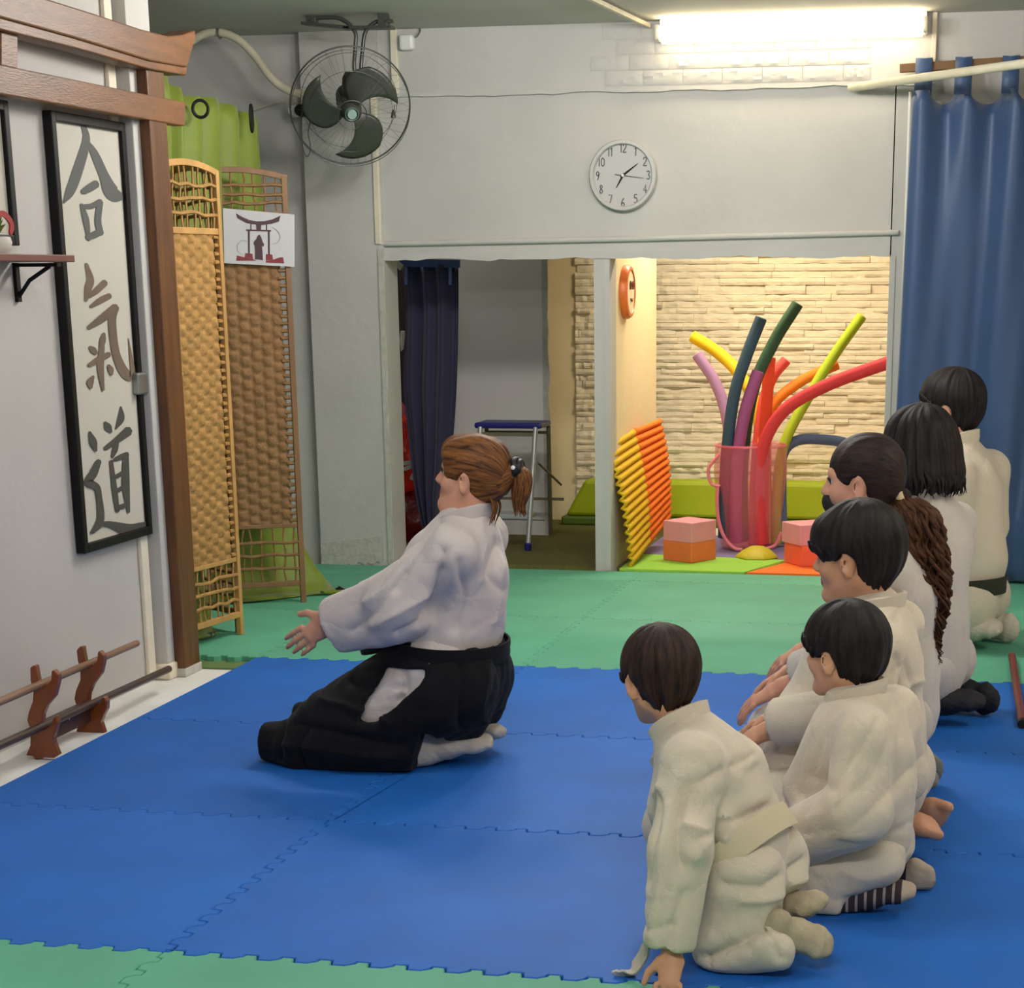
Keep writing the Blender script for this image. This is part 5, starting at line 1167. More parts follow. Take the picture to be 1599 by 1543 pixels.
def hair_cap(name, H, parent, m, cut=True, extra=None, thick=1.0, fringe=0.0, nape=-.075, crown=(-.035, 0, .13), h=.0042, amp=.004, face=None, seed=1, earcut=True, axis=None, locks=70):
    F = Field(); S_, cs = H.s, H.cs; t = thick
    F.ell(H(-.014, 0, .038), V((.094 * cs + .014 * t, .075 * cs + .013 * t, .085 * cs + .013 * t)) * S_, H.ax, .02 * S_)
    F.ell(H(-.046, 0, -.008), V((.060 * cs + .006 * t, .058 * cs + .004 * t, .066)) * S_, H.ax, .03 * S_)
    F.ell(H(-.052, 0, nape + .03), V((.032, .040, .045)) * S_, H.ax, .025 * S_)
    if extra: extra(F)
    if cut:
        F.ell(H(*(face or (.095, 0, -.052 - fringe))), V((.080, .12, .082)) * S_, H.ax, .006 * S_, op='s')
        if earcut:
            for y in (-1, 1):
                F.ell(H(.002, .088 * y, -.034), V((.030, .040, .054)) * S_, H.ax, .006 * S_, op='s')
                F.ell(H(.045, .075 * y, -.055), V((.050, .04, .050)) * S_, H.ax, .006 * S_, op='s')
    U = Field(); U.p = [q for q in F.p if q[8] == 'u']; C_ = [q for q in F.p if q[8] == 's']
    vs, Q = F.surf(h); vs = relax(vs, Q, 1); N = normals(vs, Q)
    L = H.local(vs); cr = V(crown); w = L - cr; az = np.arctan2(w[:, 1], w[:, 0]); pol = np.linalg.norm(w, axis=1)
    r = np.random.default_rng(seed); d = sum(np.sin(az * k_ + 3 * np.sin(pol * 20 + r.uniform(0, 6)) * .3 + r.uniform(0, 6)) / math.sqrt(k_ / 7) for k_ in (7, 11, 17, 23, 31)) * amp * .35
    vs = vs + N * (d * np.clip(pol / .05, 0, 1) * (.4 + pol / .14))[:, None] * S_
    o = mesh_obj(name, vs, Q, [m], parent); strand_attr(o, H(*crown), H.u if axis is None else axis, world_loc(parent))
    if cut and locks:      # uneven tips along the hairline
        dc = np.min([np.abs(F._d(q, vs)) for q in C_], 0); du = U.at(vs); cand = np.where((dc < .004) & (du > -.005) & ~((np.abs(L[:, 1]) > .045) & (L[:, 2] < .03) & (L[:, 0] > -.045) & (L[:, 0] < .035)) & ~((L[:, 0] > -.03) & (L[:, 2] < 0)))[0]
        if len(cand):
            g_ = U.grad(vs[cand]); g_ /= np.linalg.norm(g_, axis=1)[:, None] + 1e-9; pick = r.choice(len(cand), min(locks, len(cand)), replace=False); paths = []
            for i in pick:
                p = vs[cand[i]]; nn = g_[i]; d_ = p - H(*crown); d_ = unit(d_ - nn * (d_ @ nn)) - H.u * .35; d_ = unit(d_ - nn * (d_ @ nn)); ln = r.uniform(.004, .013) * S_
                paths.append([p - d_ * .026 * S_ - nn * .002, p - d_ * .010 * S_ + nn * .0008, p + nn * .0002, p + d_ * ln * .6 - nn * .001, p + d_ * ln - nn * .003])
            strands('hair_tips', paths, .0046, m, parent, 5)
    return o

def strands(name, paths, rad, m, parent, n=6):
    """bundle of tapered locks as one mesh"""
    b = MB(); vec = []
    for i, p in enumerate(paths):
        k = len(p); rr_ = [rad * (.55 + .45 * math.sin(math.pi * min(1, .25 + .75 * j / k))) * (1 - .75 * (j / (k - 1)) ** 3) for j in range(k)]
        b.tube(p, rr_, n); vec += [(math.sin(i * 1.7) * 2 + .1 * q, math.cos(i * 2.3) * 2, j * .04) for j in range(k) for q in range(n)]
    o = b.build(name, m, parent, smooth=True, angle=180)
    a = o.data.attributes.new('strand', 'FLOAT_VECTOR', 'POINT')
    if len(vec) == len(o.data.vertices): a.data.foreach_set('vector', np.array(vec, np.float32).ravel())
    return o

def hand(F, wr, d, nrm, thumb, s=1.0, curl=.25, spread=.16):
    """wr wrist, d finger direction, nrm back-of-hand normal, thumb side"""
    wr, d = V(wr), unit(d); nrm = unit(V(nrm) - d * (V(nrm) @ d)); t = unit(V(thumb) - d * (V(thumb) @ d) - nrm * (V(thumb) @ nrm))
    F.limb(wr - d * .02 * s, wr + d * .012 * s, .021 * s, .020 * s, .012 * s, t, 1.25)
    F.limb(wr + d * .02 * s, wr + d * .075 * s, .0165 * s, .0125 * s, .012 * s, t, 2.1)
    for i, (off, ln, r) in enumerate(((.030, .072, .0085), (.010, .080, .0088), (-.010, .074, .0084), (-.029, .058, .0074))):
        b0 = wr + (d * (.085 - .004 * abs(i - 1)) + t * off) * s; dd = unit(d + t * off * spread * 20 * .3); a = curl
        p = b0
        for j, fr in enumerate((.46, .30, .24)):
            dd = unit(dd * math.cos(a) - nrm * math.sin(a)); q = p + dd * ln * fr * s
            F.limb(p, q, r * s * (1 - .08 * j), r * s * (1 - .08 * (j + 1)), .0035 * s); p = q; a = curl * 1.2
    b0 = wr + (d * .022 + t * .028) * s; q = b0 + unit(d * .7 + t * .7 - nrm * .25) * .038 * s; e = q + unit(d * .9 + t * .35 - nrm * .3) * .03 * s
    F.limb(b0, q, .0125 * s, .0102 * s, .01 * s); F.limb(q, e, .0100 * s, .0082 * s, .004 * s)

def foot(F, ank, toe, sole, s=1.0, k=.02, puff=0.0, toes=False):
    """ank ankle, toe tip of the foot, sole: direction the sole faces"""
    ank, toe = V(ank), V(toe); d = unit(toe - ank); L_ = np.linalg.norm(toe - ank); so = unit(V(sole) - d * (V(sole) @ d)); sd = np.cross(d, so); p = puff
    F.limb(ank - d * .01, ank + d * L_ * .35 + so * .012 * s, .030 * s + p, .030 * s + p, k)
    F.ell(ank - d * .018 * s + so * .028 * s, V((.030, .030, .030)) * s + p, None, k)
    F.limb(ank + d * L_ * .3 + so * .02 * s, ank + d * L_ * .72 + so * .024 * s, .026 * s + p, .021 * s + p, k, sd, 1.45)
    F.limb(ank + d * L_ * .72 + so * .024 * s, toe - d * .016 * s + so * .026 * s, .021 * s + p, .0135 * s + p, k * .7, sd, 1.9)
    if toes:
        for i, (o_, ln, r) in enumerate(((.026, .012, .0125), (.009, .010, .0095), (-.005, .006, .009), (-.018, .0, .0085), (-.029, -.008, .008))):
            F.limb(toe - d * .03 * s + (so * .026 + sd * o_ * 1.0) * s, toe + d * (ln - .008) * s + (so * .024 + sd * o_ * 1.05) * s, r * 1.15 * s, r * 1.1 * s, .004 * s)

def ring_band(name, fld, c, ax, ref, hgt, m, parent, off=.004, th=.004, R0=.02, Rm=.4, n=72, tilt=None, a0=0, a1=360, wav=.0):
    """strip of cloth that hugs the solid fld around the axis (c, ax)"""
    c, ax = V(c), unit(ax); e1 = unit(V(ref) - ax * (V(ref) @ ax)); e2 = np.cross(ax, e1); rows = []
    an = np.radians(np.linspace(a0, a1, n + 1)); closed = abs(a1 - a0) >= 360
    if closed: an = an[:-1]
    lv = np.linspace(-hgt / 2, hgt / 2, 5)
    dirs = np.cos(an)[:, None] * e1 + np.sin(an)[:, None] * e2; rr_ = np.linspace(Rm, R0, 160)
    rad = np.full((len(lv), len(an)), R0)
    for i, l_ in enumerate(lv):
        P = c + ax * l_ + dirs[None] * rr_[:, None, None]; D = fld.at(P)       # outermost crossing
        ins = D < 0; first = np.argmax(ins, 0); ok = ins.any(0); rad[i] = np.where(ok, rr_[first], R0)
    rm = rad.max(0)
    for _ in range(3): rm = (np.roll(rm, 1) + rm * 2 + np.roll(rm, -1)) / 4 if closed else rm
    b = MB(); rows = []
    for l_, o_ in [(lv[0], off), (lv[0], off + th), (lv[1], off + th * 1.3), (lv[2], off + th * 1.1), (lv[3], off + th * 1.3), (lv[4], off + th), (lv[4], off)]:
        rows.append([c + ax * (l_ + wav * math.sin(3 * an[j])) + dirs[j] * (rm[j] + o_) for j in range(len(an))])
    b.sheet(rows, closed=closed); return b.build(name, m, parent, smooth=True, angle=60)

def band(name, pts, ups, width, th, m, parent, n=8):
    """flat folded strip (lapel, belt end): centre line and width directions"""
    P = spline(pts, n); U = spline(ups, n); b = MB(); rows = [[], [], [], [], [], []]
    for i in range(len(P)):
        t = unit(P[min(len(P) - 1, i + 1)] - P[max(0, i - 1)]); u = unit(U[i] - t * (U[i] @ t)); nn = np.cross(t, u)
        w = width if not hasattr(width, '__len__') else width[0] + (width[1] - width[0]) * i / (len(P) - 1)
        for r_, (a, c_) in zip(rows, ((-.5, -.5), (-.5, .5), (0, .75), (.5, .5), (.5, -.5), (0, -.75))): r_.append(P[i] + u * w * a + nn * th * c_)
    b.sheet(rows + [rows[0]]); e = len(P) - 1
    b.add([r_[0] for r_ in rows], [tuple(range(6))]); b.add([r_[e] for r_ in rows], [tuple(range(6))])
    return b.build(name, m, parent, smooth=True, angle=50)

def finish_body(F, h, base, mats, label, group=None, H=None, floor=.0):
    vs, Q = F.surf(h, floor); vs = relax(vs, Q, 1, .35)
    mi = np.zeros(len(Q), int)
    if H is not None:
        L = H.local(vs[Q].mean(1)); lip = (np.abs(L[:, 1]) < .022) & (np.abs(L[:, 2] + .062) < .011 - .25 * np.abs(L[:, 1])) & (L[:, 0] > .078); mi[lip] = 1
    o = mesh_obj('person', vs, Q, mats, None, base, mi)
    tag(o, label, 'person', group); return o

def build_person(rig, sp):
    """sp: joints in world space; the right side mirrors the left unless given"""
    g = lambda k: V(sp[k]); gr = lambda k: V(sp['r_' + k]) if 'r_' + k in sp else rig.mir(sp[k])
    s = sp['s']; hh = sp.get('h', .0045); H = Head(sp['head'], *sp['head_rot'], sp['hs'], sp.get('cs', 1.0))
    nk, ch, wa, pe = g('neck'), g('chest'), g('waist'), g('pelvis')
    lat = rig.l; up = unit(nk - pe)
    # ---- body: one continuous surface
    F = Field(); H.add(F)
    F.limb(H(-.030, 0, -.06), nk, .047 * H.s, .05 * H.s, .03)
    F.limb(nk, ch, .046 * s, .080 * s, .03, lat, 1.2); F.limb(ch, wa, .085 * s, .078 * s, .04, lat, 1.25); F.limb(wa, pe, .078 * s, .088 * s, .04, lat, 1.3)
    for sg, G in ((1, g), (-1, gr)):
        sh, el, wr = G('sh'), G('el'), G('wr'); hp, kn, an = G('hip'), G('kn'), G('an')
        F.limb(nk - up * .05, sh, .032 * s, .032 * s, .03); F.limb(sh, el, .036 * s, .032 * s, .03); F.limb(el, wr, .031 * s, .021 * s, .02)
        F.limb(pe, hp, .07 * s, .07 * s, .03); F.limb(hp, kn, .068 * s, .048 * s, .03); F.limb(kn, an, .046 * s, .030 * s, .02)
        foot(F, an, G('toe'), G('sole'), s * sp.get('fs', 1.0), .015, 0, sp.get('toes', False))
        hd = sp['hand'] if sg > 0 else sp.get('r_hand', None)
        if hd is None:
            d_, n_, t_, c_ = sp['hand']; m_ = lambda v: V(v) - 2 * (V(v) @ lat) * lat
            hd = (m_(d_), m_(n_), m_(t_), c_)
        hand(F, wr + unit(V(hd[0])) * .012 * s, hd[0], hd[1], hd[2], s * sp.get('hands', .95), hd[3])
    o = finish_body(F, hh, sp['base'], [SKIN[sp.get('skin', 0)], LIP], sp['label'], None, H)
    H.eyes(o)
    # ---- jacket
    J = Field(); e = sp.get('ease', .022); W_ = sp.get('wide', 1.28)
    J.limb(nk - up * .012, ch, .052 * s, .088 * s + e, .05, lat, W_); J.limb(ch, wa, .088 * s + e, .082 * s + e, .05, lat, W_)
    J.limb(wa, pe + up * .02, .082 * s + e, .092 * s + e, .04, lat, W_)
    for sg, G in ((1, g), (-1, gr)):
        sh, el, wr = G('sh'), G('el'), G('wr'); r1, r2, r3 = sp.get('sleeve', (.058, .056, .052))
        cf = G('cuff') if ('cuff' in sp) else wr
        J.limb(nk - up * .028, sh - up * .004, .056 * s, r1 * .86, .06)
        J.limb(sh, el, r1 * .86, r2, .03); J.limb(el, cf, r2, r3, .014, sp.get('slv_flat', None), sp.get('slv_f', 1.0))
        d_ = unit(cf - el)
        J.limb(cf - d_ * .05, cf + d_ * .1, r3 * .55, r3 * .86, .004, sp.get('slv_flat', None), sp.get('slv_f', 1.0), op='s')
        J.cut(cf, d_, r3 * 2.2 * sp.get('slv_f', 1.0))
    cr = sp.get('collar_r', .058 * s); cu = unit(V(sp.get('collar_up', up))); cc_ = V(sp.get('collar_c', nk))
    J.limb(cc_ - cu * .045 * s, cc_ - cu * .006 * s, cr * 1.05, cr * .93, .02)
    if 'skirt' in sp:
        for a, b_, r1, r2 in sp['skirt']: J.limb(a, b_, r1, r2, .04, lat, 1.2)
    n0 = len(J.p)
    if 'jx' in sp: sp['jx'](J)
    sp['njx'] = len(J.p) - n0 if sp.get('jx_torso', 1) else 0
    jm = sp.get('jm', GI)
    rf = []
    for sg, G in ((1, g), (-1, gr)):
        sh, el, cf = G('sh'), G('el'), G('cuff') if 'cuff' in sp else G('wr')
        rf += ringfolds(sh, el, sp.get('sleeve', (.058, .056, .052))[0], 2, 3 + sg, .0035, .008, .3, .95, 1.8, (1.0, 2.2)) + ringfolds(el, cf, sp.get('sleeve', (.058, .056, .052))[2] * 1.04, 2, 8 + sg, .0035, .008, .02, .6, 1.8, (1.0, 2.2))
    rf = [(p_, a_ * sp.get('rf', 1.0), w_) for p_, a_, w_ in rf]
    cloth('jacket', J, sp.get('jh', .0065), jm, o, list(sp.get('jfolds', ())) + rf, sp.get('jnoise', ((1, .0025, .12, up),)))
    TF = Field(); TF.p = J.p[:3] + J.p[len(J.p) - sp.get('njx', 0):]
    # ---- trousers
    T = Field(); q = sp.get('tr', (.088, .075, .062)); 
    for sg, G in ((1, g), (-1, gr)):
        kn, an = G('kn'), G('an'); hm = an + (kn - an) * sp.get('hem', .1); d_ = unit(hm - kn)
        T.limb(kn, hm + d_ * .03, q[1], q[2], .03)
    for sg, G in ((1, g), (-1, gr)):
        kn, an = G('kn'), G('an'); hm = an + (kn - an) * sp.get('hem', .1); d_ = unit(hm - kn)
        T.limb(hm - d_ * .012, hm + d_ * .09, q[2] * .6, q[2] * .85, .004, op='s'); T.cut(hm + d_ * q[2] * .15, d_, q[2] * 1.8)
    T.limb(wa - up * .01, pe, .08 * s + e * .6, .095 * s + e * .6, .02, lat, 1.2)
    for sg, G in ((1, g), (-1, gr)):
        hp, kn = G('hip'), G('kn'); T.limb(pe, hp, .08 * s, q[0], .02); T.limb(hp, kn, q[0], q[1], .02)
    n0 = len(T.p)
    if 'tx' in sp: sp['tx'](T)
    sp['ntx'] = 1 if len(T.p) > n0 and len(T.p) - n0 == 1 else 0
    rf = []
    for sg, G in ((1, g), (-1, gr)):
        rf += ringfolds(G('hip'), G('kn'), q[1] * 1.08, 3, 30 + sg, .005, .009, .1, .95, 1.2, (1.0, 2.2)) + ringfolds(G('kn'), G('an'), q[2] * 1.05, 3, 40 + sg, .005, .008, .1, .9, 1.2, (1.0, 2.2))
    cloth('trousers', T, sp.get('th', .007), sp.get('tm', jm), o, list(sp.get('tfolds', ())) + rf, sp.get('tnoise', ((5, .0025, .12, None),)))
    # ---- socks
    if sp.get('sock'):
        for G in (g, gr):
            K = Field(); an, kn = G('an'), G('kn'); foot(K, an, G('toe'), G('sole'), s * sp.get('fs', 1.0), .015, .0045)
            K.limb(an + unit(kn - an) * .05, an, .036 * s, .035 * s, .015)
            cloth('sock', K, .0045, sp['sock'], o, (), ((9, .0025, .03, None),))
    # ---- collar band round the neck, then the lapels
    cr = sp.get('collar_r', .058 * s); cw = sp.get('collar_w', .045); cu = unit(V(sp.get('collar_up', up)))
    cf_ = unit(sp.get('collar_f', rig.f) - cu * (V(sp.get('collar_f', rig.f)) @ cu)); cl = np.cross(cu, cf_); cc_ = V(sp.get('collar_c', nk)); dz = sp.get('collar_dz', 1.0)
    K1 = [(.95, -.30, -.085), (.93, -.62, -.05), (.45, -1.0, -.012), (-.45, -.95, .012), (-.98, 0, .020), (-.45, .95, .012), (.45, 1.0, -.012), (.95, .55, -.06), (1.05, .1, -.115), (1.1, -.3, -.16)]
    pts = [cc_ + (cf_ * a + cl * b_) * cr + cu * z * s * dz for a, b_, z in K1]
    ups = [unit(cu * .75 + (cf_ * a + cl * b_) * (.10 if a < .5 else -.55)) for a, b_, z in K1]
    band('collar', pts, ups, cw, .010, jm, o)
    # ---- belt
    if 'belt' in sp:
        bc, bax, bh, bm_ = sp['belt']; TF.p = TF.p + [T.p[6]] + T.p[len(T.p) - sp.get('ntx', 0):]; ring_band('belt', TF, bc, bax, rig.f, bh, bm_, o, off=.004, wav=.002)
    return o, H, F, J

people = {}
# ================================================================== boy leaning on his hand (nearest)
R1 = Rig(-.42, 3.62, 164)
sp = dict(s=.80, hs=.755, cs=1.10, base=(-.42, 3.62, 0), head=(-0.637, 3.682, 0.532), head_rot=(128, -8, 0), skin=0,
    neck=(-0.583, 3.667, 0.431), chest=(-0.529, 3.651, 0.344), waist=(-0.475, 3.636, 0.23), pelvis=(-0.464, 3.633, 0.164),
    sh=(-0.546, 3.516, 0.406), el=(-0.555, 3.44, 0.254), wr=(-0.562, 3.401, 0.075), cuff=(-0.57, 3.408, 0.074),
    r_sh=(-0.59, 3.799, 0.345), r_el=(-0.636, 3.838, 0.189), r_wr=(-0.64, 3.787, -0.004),
    hip=(-0.458, 3.568, 0.17), kn=(-0.476, 3.548, 0.048), an=(-0.377, 3.53, 0.076), toe=(-0.288, 3.561, 0.029), sole=(.3, -.5, .8),
    r_kn=(-0.534, 3.757, -0.029), r_an=(-0.4, 3.666, 0.072), r_toe=(-0.291, 3.604, 0.097), r_sole=(.3, -.4, .85),
    hand=((-.02, -.55, -.85), (0, -.8, .6), (-1, 0, 0), .10), r_hand=((-.3, 0, -1), (0, -1, .2), (-1, 0, 0), .1), fs=1.0, hem=.06,
    sleeve=(.062, .060, .050), ease=.024, tr=(.084, .068, .056), sock=SOCK_G, jh=.006, th=.0065, h=.0042,
    collar_c=(-0.588, 3.668, 0.442), collar_r=.053, collar_w=.048, collar_f=V((-.85, .5, -.1)), collar_up=(-.30, .12, .95),
    label='boy in a cream martial arts suit leaning on one hand, nearest of the row')
b1f = [  # creases of the jacket
    ([(-0.6, 3.495, 0.359), (-0.58, 3.489, 0.342), (-0.575, 3.488, 0.277), (-0.584, 3.49, 0.204)], -0.0100, .012, R1.l), ([(-0.537, 3.477, 0.366), (-0.532, 3.475, 0.306), (-0.517, 3.471, 0.247)], -0.0150, .014, R1.l),
    ([(-0.529, 3.485, 0.379), (-0.496, 3.475, 0.397), (-0.477, 3.47, 0.408)], -0.0125, .012, R1.l), ([(-0.479, 3.491, 0.295), (-0.441, 3.48, 0.309), (-0.432, 3.478, 0.334)], -0.0175, .014, R1.l), ([(-0.517, 3.502, 0.318), (-0.479, 3.491, 0.295), (-0.488, 3.494, 0.261)], 0.0150, .018, R1.l),
    ([(-0.47, 3.489, 0.38), (-0.451, 3.483, 0.341), (-0.423, 3.475, 0.335)], -0.0125, .012, R1.l), ([(-0.455, 3.505, 0.428), (-0.436, 3.5, 0.384), (-0.407, 3.491, 0.341)], 0.0112, .016, R1.l), ([(-0.561, 3.483, 0.345), (-0.551, 3.481, 0.28), (-0.555, 3.482, 0.194), (-0.569, 3.486, 0.109)], 0.0088, .018, R1.l),
    ([(-0.631, 3.514, 0.333), (-0.606, 3.507, 0.355), (-0.592, 3.503, 0.367)], 0.0125, .016, R1.l), ([(-0.617, 3.489, 0.13), (-0.582, 3.479, 0.115), (-0.533, 3.465, 0.133)], -0.0063, .012, R1.l), ([(-0.505, 3.488, 0.194), (-0.519, 3.492, 0.139), (-0.533, 3.496, 0.084)], -0.0100, .012, R1.l)]
sp['jfolds'] = b1f
sp['tfolds'] = [([(-0.477, 3.491, 0.181), (-0.41, 3.472, 0.176), (-0.369, 3.46, 0.211)], -0.0125, .014, R1.l), ([(-0.511, 3.48, 0.032), (-0.444, 3.46, 0.072), (-0.388, 3.444, 0.124)], -0.0200, .014, R1.l), ([(-0.409, 3.471, 0.109), (-0.38, 3.463, 0.085), (-0.366, 3.459, 0.049)], -0.0100, .012, R1.l), ([(-0.439, 3.48, 0.153), (-0.391, 3.466, 0.15), (-0.354, 3.456, 0.194)], 0.0100, .016, R1.l)]
sp['belt'] = ((-0.467, 3.634, 0.218), unit(V((-0.529, 3.651, 0.344)) - V((-0.433, 3.624, 0.218))), .052, BELT)
def jx1(J):
    J.limb((-0.584, 3.615, 0.293), (-0.585, 3.688, 0.18), .06, .055, .05)
sp['jx'] = jx1
def tx1(T):
    T.limb((-0.482, 3.523, 0.03), (-0.374, 3.492, 0.052), .036, .034, .04)
sp['tx'] = tx1
o, H, F, J = build_person(R1, sp)
hair_cap('hair', H, o, H_BROWN, thick=1.15, fringe=.015, nape=-.07, seed=3, amp=.005)
bd = [(-0.604, 3.423, 0.089), (-0.617, 3.427, 0.068), (-0.624, 3.429, 0.047), (-0.642, 3.434, 0.019), (-0.659, 3.439, 0.004), (-0.674, 3.443, -0.005)]
band('belt_end', bd, [V((.6, -.3, .6)) for _ in bd], (.012, .040), .005, SOCK_W, o)

# ================================================================== boy with striped socks
R2 = Rig(-.26, 4.02, 170)
STR = bpy.data.materials.new('striped_sock'); STR.use_nodes = True
_nt = STR.node_tree; _b = _nt.nodes['Principled BSDF']; _b.inputs['Roughness'].default_value = .95
_tc = _nt.nodes.new('ShaderNodeTexCoord'); _sx = _nt.nodes.new('ShaderNodeSeparateXYZ'); _nt.links.new(_tc.outputs['Object'], _sx.inputs[0])
_mu = _nt.nodes.new('ShaderNodeMath'); _mu.operation = 'MULTIPLY'; _mu.inputs[1].default_value = 330; _nt.links.new(_sx.outputs['X'], _mu.inputs[0])
_sn = _nt.nodes.new('ShaderNodeMath'); _sn.operation = 'SINE'; _nt.links.new(_mu.outputs[0], _sn.inputs[0])
_rp = _nt.nodes.new('ShaderNodeValToRGB'); _rp.color_ramp.interpolation = 'CONSTANT'
_rp.color_ramp.elements[0].position = 0; _rp.color_ramp.elements[0].color = (*rgb(46, 36, 40), 1); _rp.color_ramp.elements[1].position = .62; _rp.color_ramp.elements[1].color = (*rgb(150, 140, 138), 1)
_nt.links.new(_sn.outputs[0], _rp.inputs[0])
_gt = _nt.nodes.new('ShaderNodeMath'); _gt.operation = 'GREATER_THAN'; _gt.inputs[1].default_value = .098; _nt.links.new(_sx.outputs['X'], _gt.inputs[0])
_mx = _nt.nodes.new('ShaderNodeMixRGB'); _nt.links.new(_gt.outputs[0], _mx.inputs[0]); _nt.links.new(_rp.outputs[0], _mx.inputs[1]); _mx.inputs[2].default_value = (*rgb(176, 160, 140), 1); _nt.links.new(_mx.outputs[0], _b.inputs['Base Color'])
sp = dict(s=.84, hs=.77, cs=1.13, base=(-.26, 4.02, 0), head=(-0.306, 4.028, 0.529), head_rot=(152, -3, 0), skin=1,
    neck=(-0.273, 4.022, 0.425), chest=(-0.262, 4.02, 0.326), waist=(-0.252, 4.019, 0.19), pelvis=(-0.255, 4.019, 0.119),
    sh=(-0.249, 3.891, 0.384), el=(-0.257, 3.847, 0.236), wr=(-0.393, 3.922, 0.134), cuff=(-0.391, 3.921, 0.148),
    hip=(-0.251, 3.947, 0.114), kn=(-0.392, 3.932, 0.032), an=(-0.277, 3.922, 0.022), toe=(-0.134, 3.927, 0.029), sole=(.1, -.1, 1),
    hand=((-1, .1, -.3), (0, -.2, 1), (0, 1, 0), .25), sleeve=(.062, .072, .064), ease=.020, wide=1.2, rf=.3, tr=(.076, .066, .050), sock=STR, hem=.1, fs=1.0,
    collar_c=(-0.28, 4.024, 0.442), collar_r=.060, collar_w=.05, collar_up=(.05, 0, 1),
    label='kneeling boy in a white martial arts suit with striped socks, second nearest child')
sp['jfolds'] = [([(-0.226, 3.831, 0.426), (-0.255, 3.836, 0.369), (-0.294, 3.843, 0.293)], -0.0054, .013, R2.l), ([(-0.204, 3.838, 0.421), (-0.199, 3.837, 0.381), (-0.223, 3.841, 0.324), (-0.284, 3.852, 0.258)], -0.0044, .012, R2.l), ([(-0.19, 3.845, 0.361), (-0.17, 3.842, 0.308), (-0.168, 3.841, 0.253)], 0.0059, .02, R2.l),
    ([(-0.179, 3.843, 0.302), (-0.196, 3.846, 0.278), (-0.248, 3.855, 0.222)], -0.0069, .015, R2.l), ([(-0.373, 3.837, 0.277), (-0.332, 3.83, 0.29), (-0.296, 3.823, 0.288)], -0.0049, .012, R2.l), ([(-0.337, 3.851, 0.39), (-0.354, 3.854, 0.333), (-0.371, 3.857, 0.285)], -0.0039, .013, R2.l),
    ([(-0.351, 3.853, 0.222), (-0.315, 3.847, 0.244), (-0.275, 3.84, 0.276)], 0.0039, .018, R2.l), ([(-0.387, 3.86, 0.19), (-0.327, 3.849, 0.196), (-0.282, 3.841, 0.219)], -0.0029, .014, R2.l), ([(-0.159, 3.901, 0.395), (-0.139, 3.897, 0.342), (-0.132, 3.896, 0.287)], -0.0029, .012, R2.l), ([(-0.266, 3.869, 0.185), (-0.22, 3.861, 0.18), (-0.175, 3.853, 0.184)], -0.0049, .012, R2.l)]
sp['tfolds'] = [([(-0.297, 3.874, 0.158), (-0.269, 3.869, 0.146), (-0.228, 3.862, 0.155)], -0.0049, .01, R2.l), ([(-0.337, 3.881, 0.082), (-0.303, 3.875, 0.038), (-0.252, 3.866, 0.039), (-0.207, 3.858, 0.063)], -0.0049, .012, R2.l), ([(-0.282, 3.871, 0.102), (-0.235, 3.863, 0.088), (-0.19, 3.855, 0.098)], 0.0049, .018, R2.l)]
def jx2(J):
    J.limb((-0.238, 3.986, 0.342), (-0.222, 4.023, 0.265), .052, .066, .05); J.limb((-0.236, 3.965, 0.244), (-0.237, 3.975, 0.163), .07, .07, .05)
    J.limb((-0.308, 3.988, 0.36), (-0.373, 4.02, 0.238), .06, .055, .05)
sp['jx'] = jx2
def tx2(T):
    T.limb((-0.223, 3.953, 0.109), (-0.245, 4.068, 0.074), .058, .058, .03); T.limb((-0.322, 3.929, 0.071), (-0.218, 3.921, 0.104), .052, .045, .03)
sp['tx'] = tx2
o, H, F, J = build_person(R2, sp)
hair_cap('hair', H, o, H_BLACK, thick=1.35, fringe=-.004, nape=-.075, seed=5)

# ================================================================== boy with the bowl fringe (third)
R3 = Rig(-.28, 4.46, 175)
sp = dict(s=.98, hs=.90, cs=1.07, base=(-.28, 4.46, 0), head=(-0.316, 4.463, 0.673), head_rot=(164, -4, 0), skin=0,
    neck=(-0.271, 4.459, 0.54), chest=(-0.267, 4.459, 0.436), waist=(-0.25, 4.457, 0.27), pelvis=(-0.23, 4.456, 0.156),
    sh=(-0.25, 4.302, 0.495), el=(-0.274, 4.259, 0.358), wr=(-0.504, 4.349, 0.281), cuff=(-0.48, 4.347, 0.304),
    hip=(-0.232, 4.365, 0.156), kn=(-0.54, 4.352, 0.095), an=(-0.243, 4.356, 0.066), toe=(-0.114, 4.375, 0.044), sole=(.1, -.35, 1), toes=True,
    hand=((-1, .15, -.55), (-.4, -.3, 1), (0, 1, 0), .3), sleeve=(.062, .062, .056), tr=(.092, .078, .064), hem=.25, h=.005, ease=.012, wide=1.2,
    collar_c=(-0.274, 4.459, 0.557), collar_r=.066, collar_w=.05, collar_up=(.1, 0, 1), jm=GI,
    label='barefoot kneeling boy with a black bowl fringe, third child of the row')
sp['jfolds'] = [([(-0.226, 4.295, 0.553), (-0.203, 4.293, 0.506), (-0.211, 4.293, 0.446)], -.010, .014, R3.l), ([(-0.209, 4.293, 0.381), (-0.178, 4.29, 0.399), (-0.151, 4.288, 0.389)], .010, .018, R3.l), ([(-0.202, 4.293, 0.479), (-0.188, 4.291, 0.393), (-0.174, 4.29, 0.317)], -.007, .014, R3.l)]
def jx3(J):
    J.limb((-0.255, 4.428, 0.472), (-0.236, 4.456, 0.301), .055, .068, .05); J.limb((-0.433, 4.433, 0.299), (-0.461, 4.436, 0.174), .06, .07, .05); J.limb((-0.365, 4.467, 0.431), (-0.407, 4.471, 0.291), .07, .08, .05)
sp['jx'] = jx3
o, H, F, J = build_person(R3, sp)
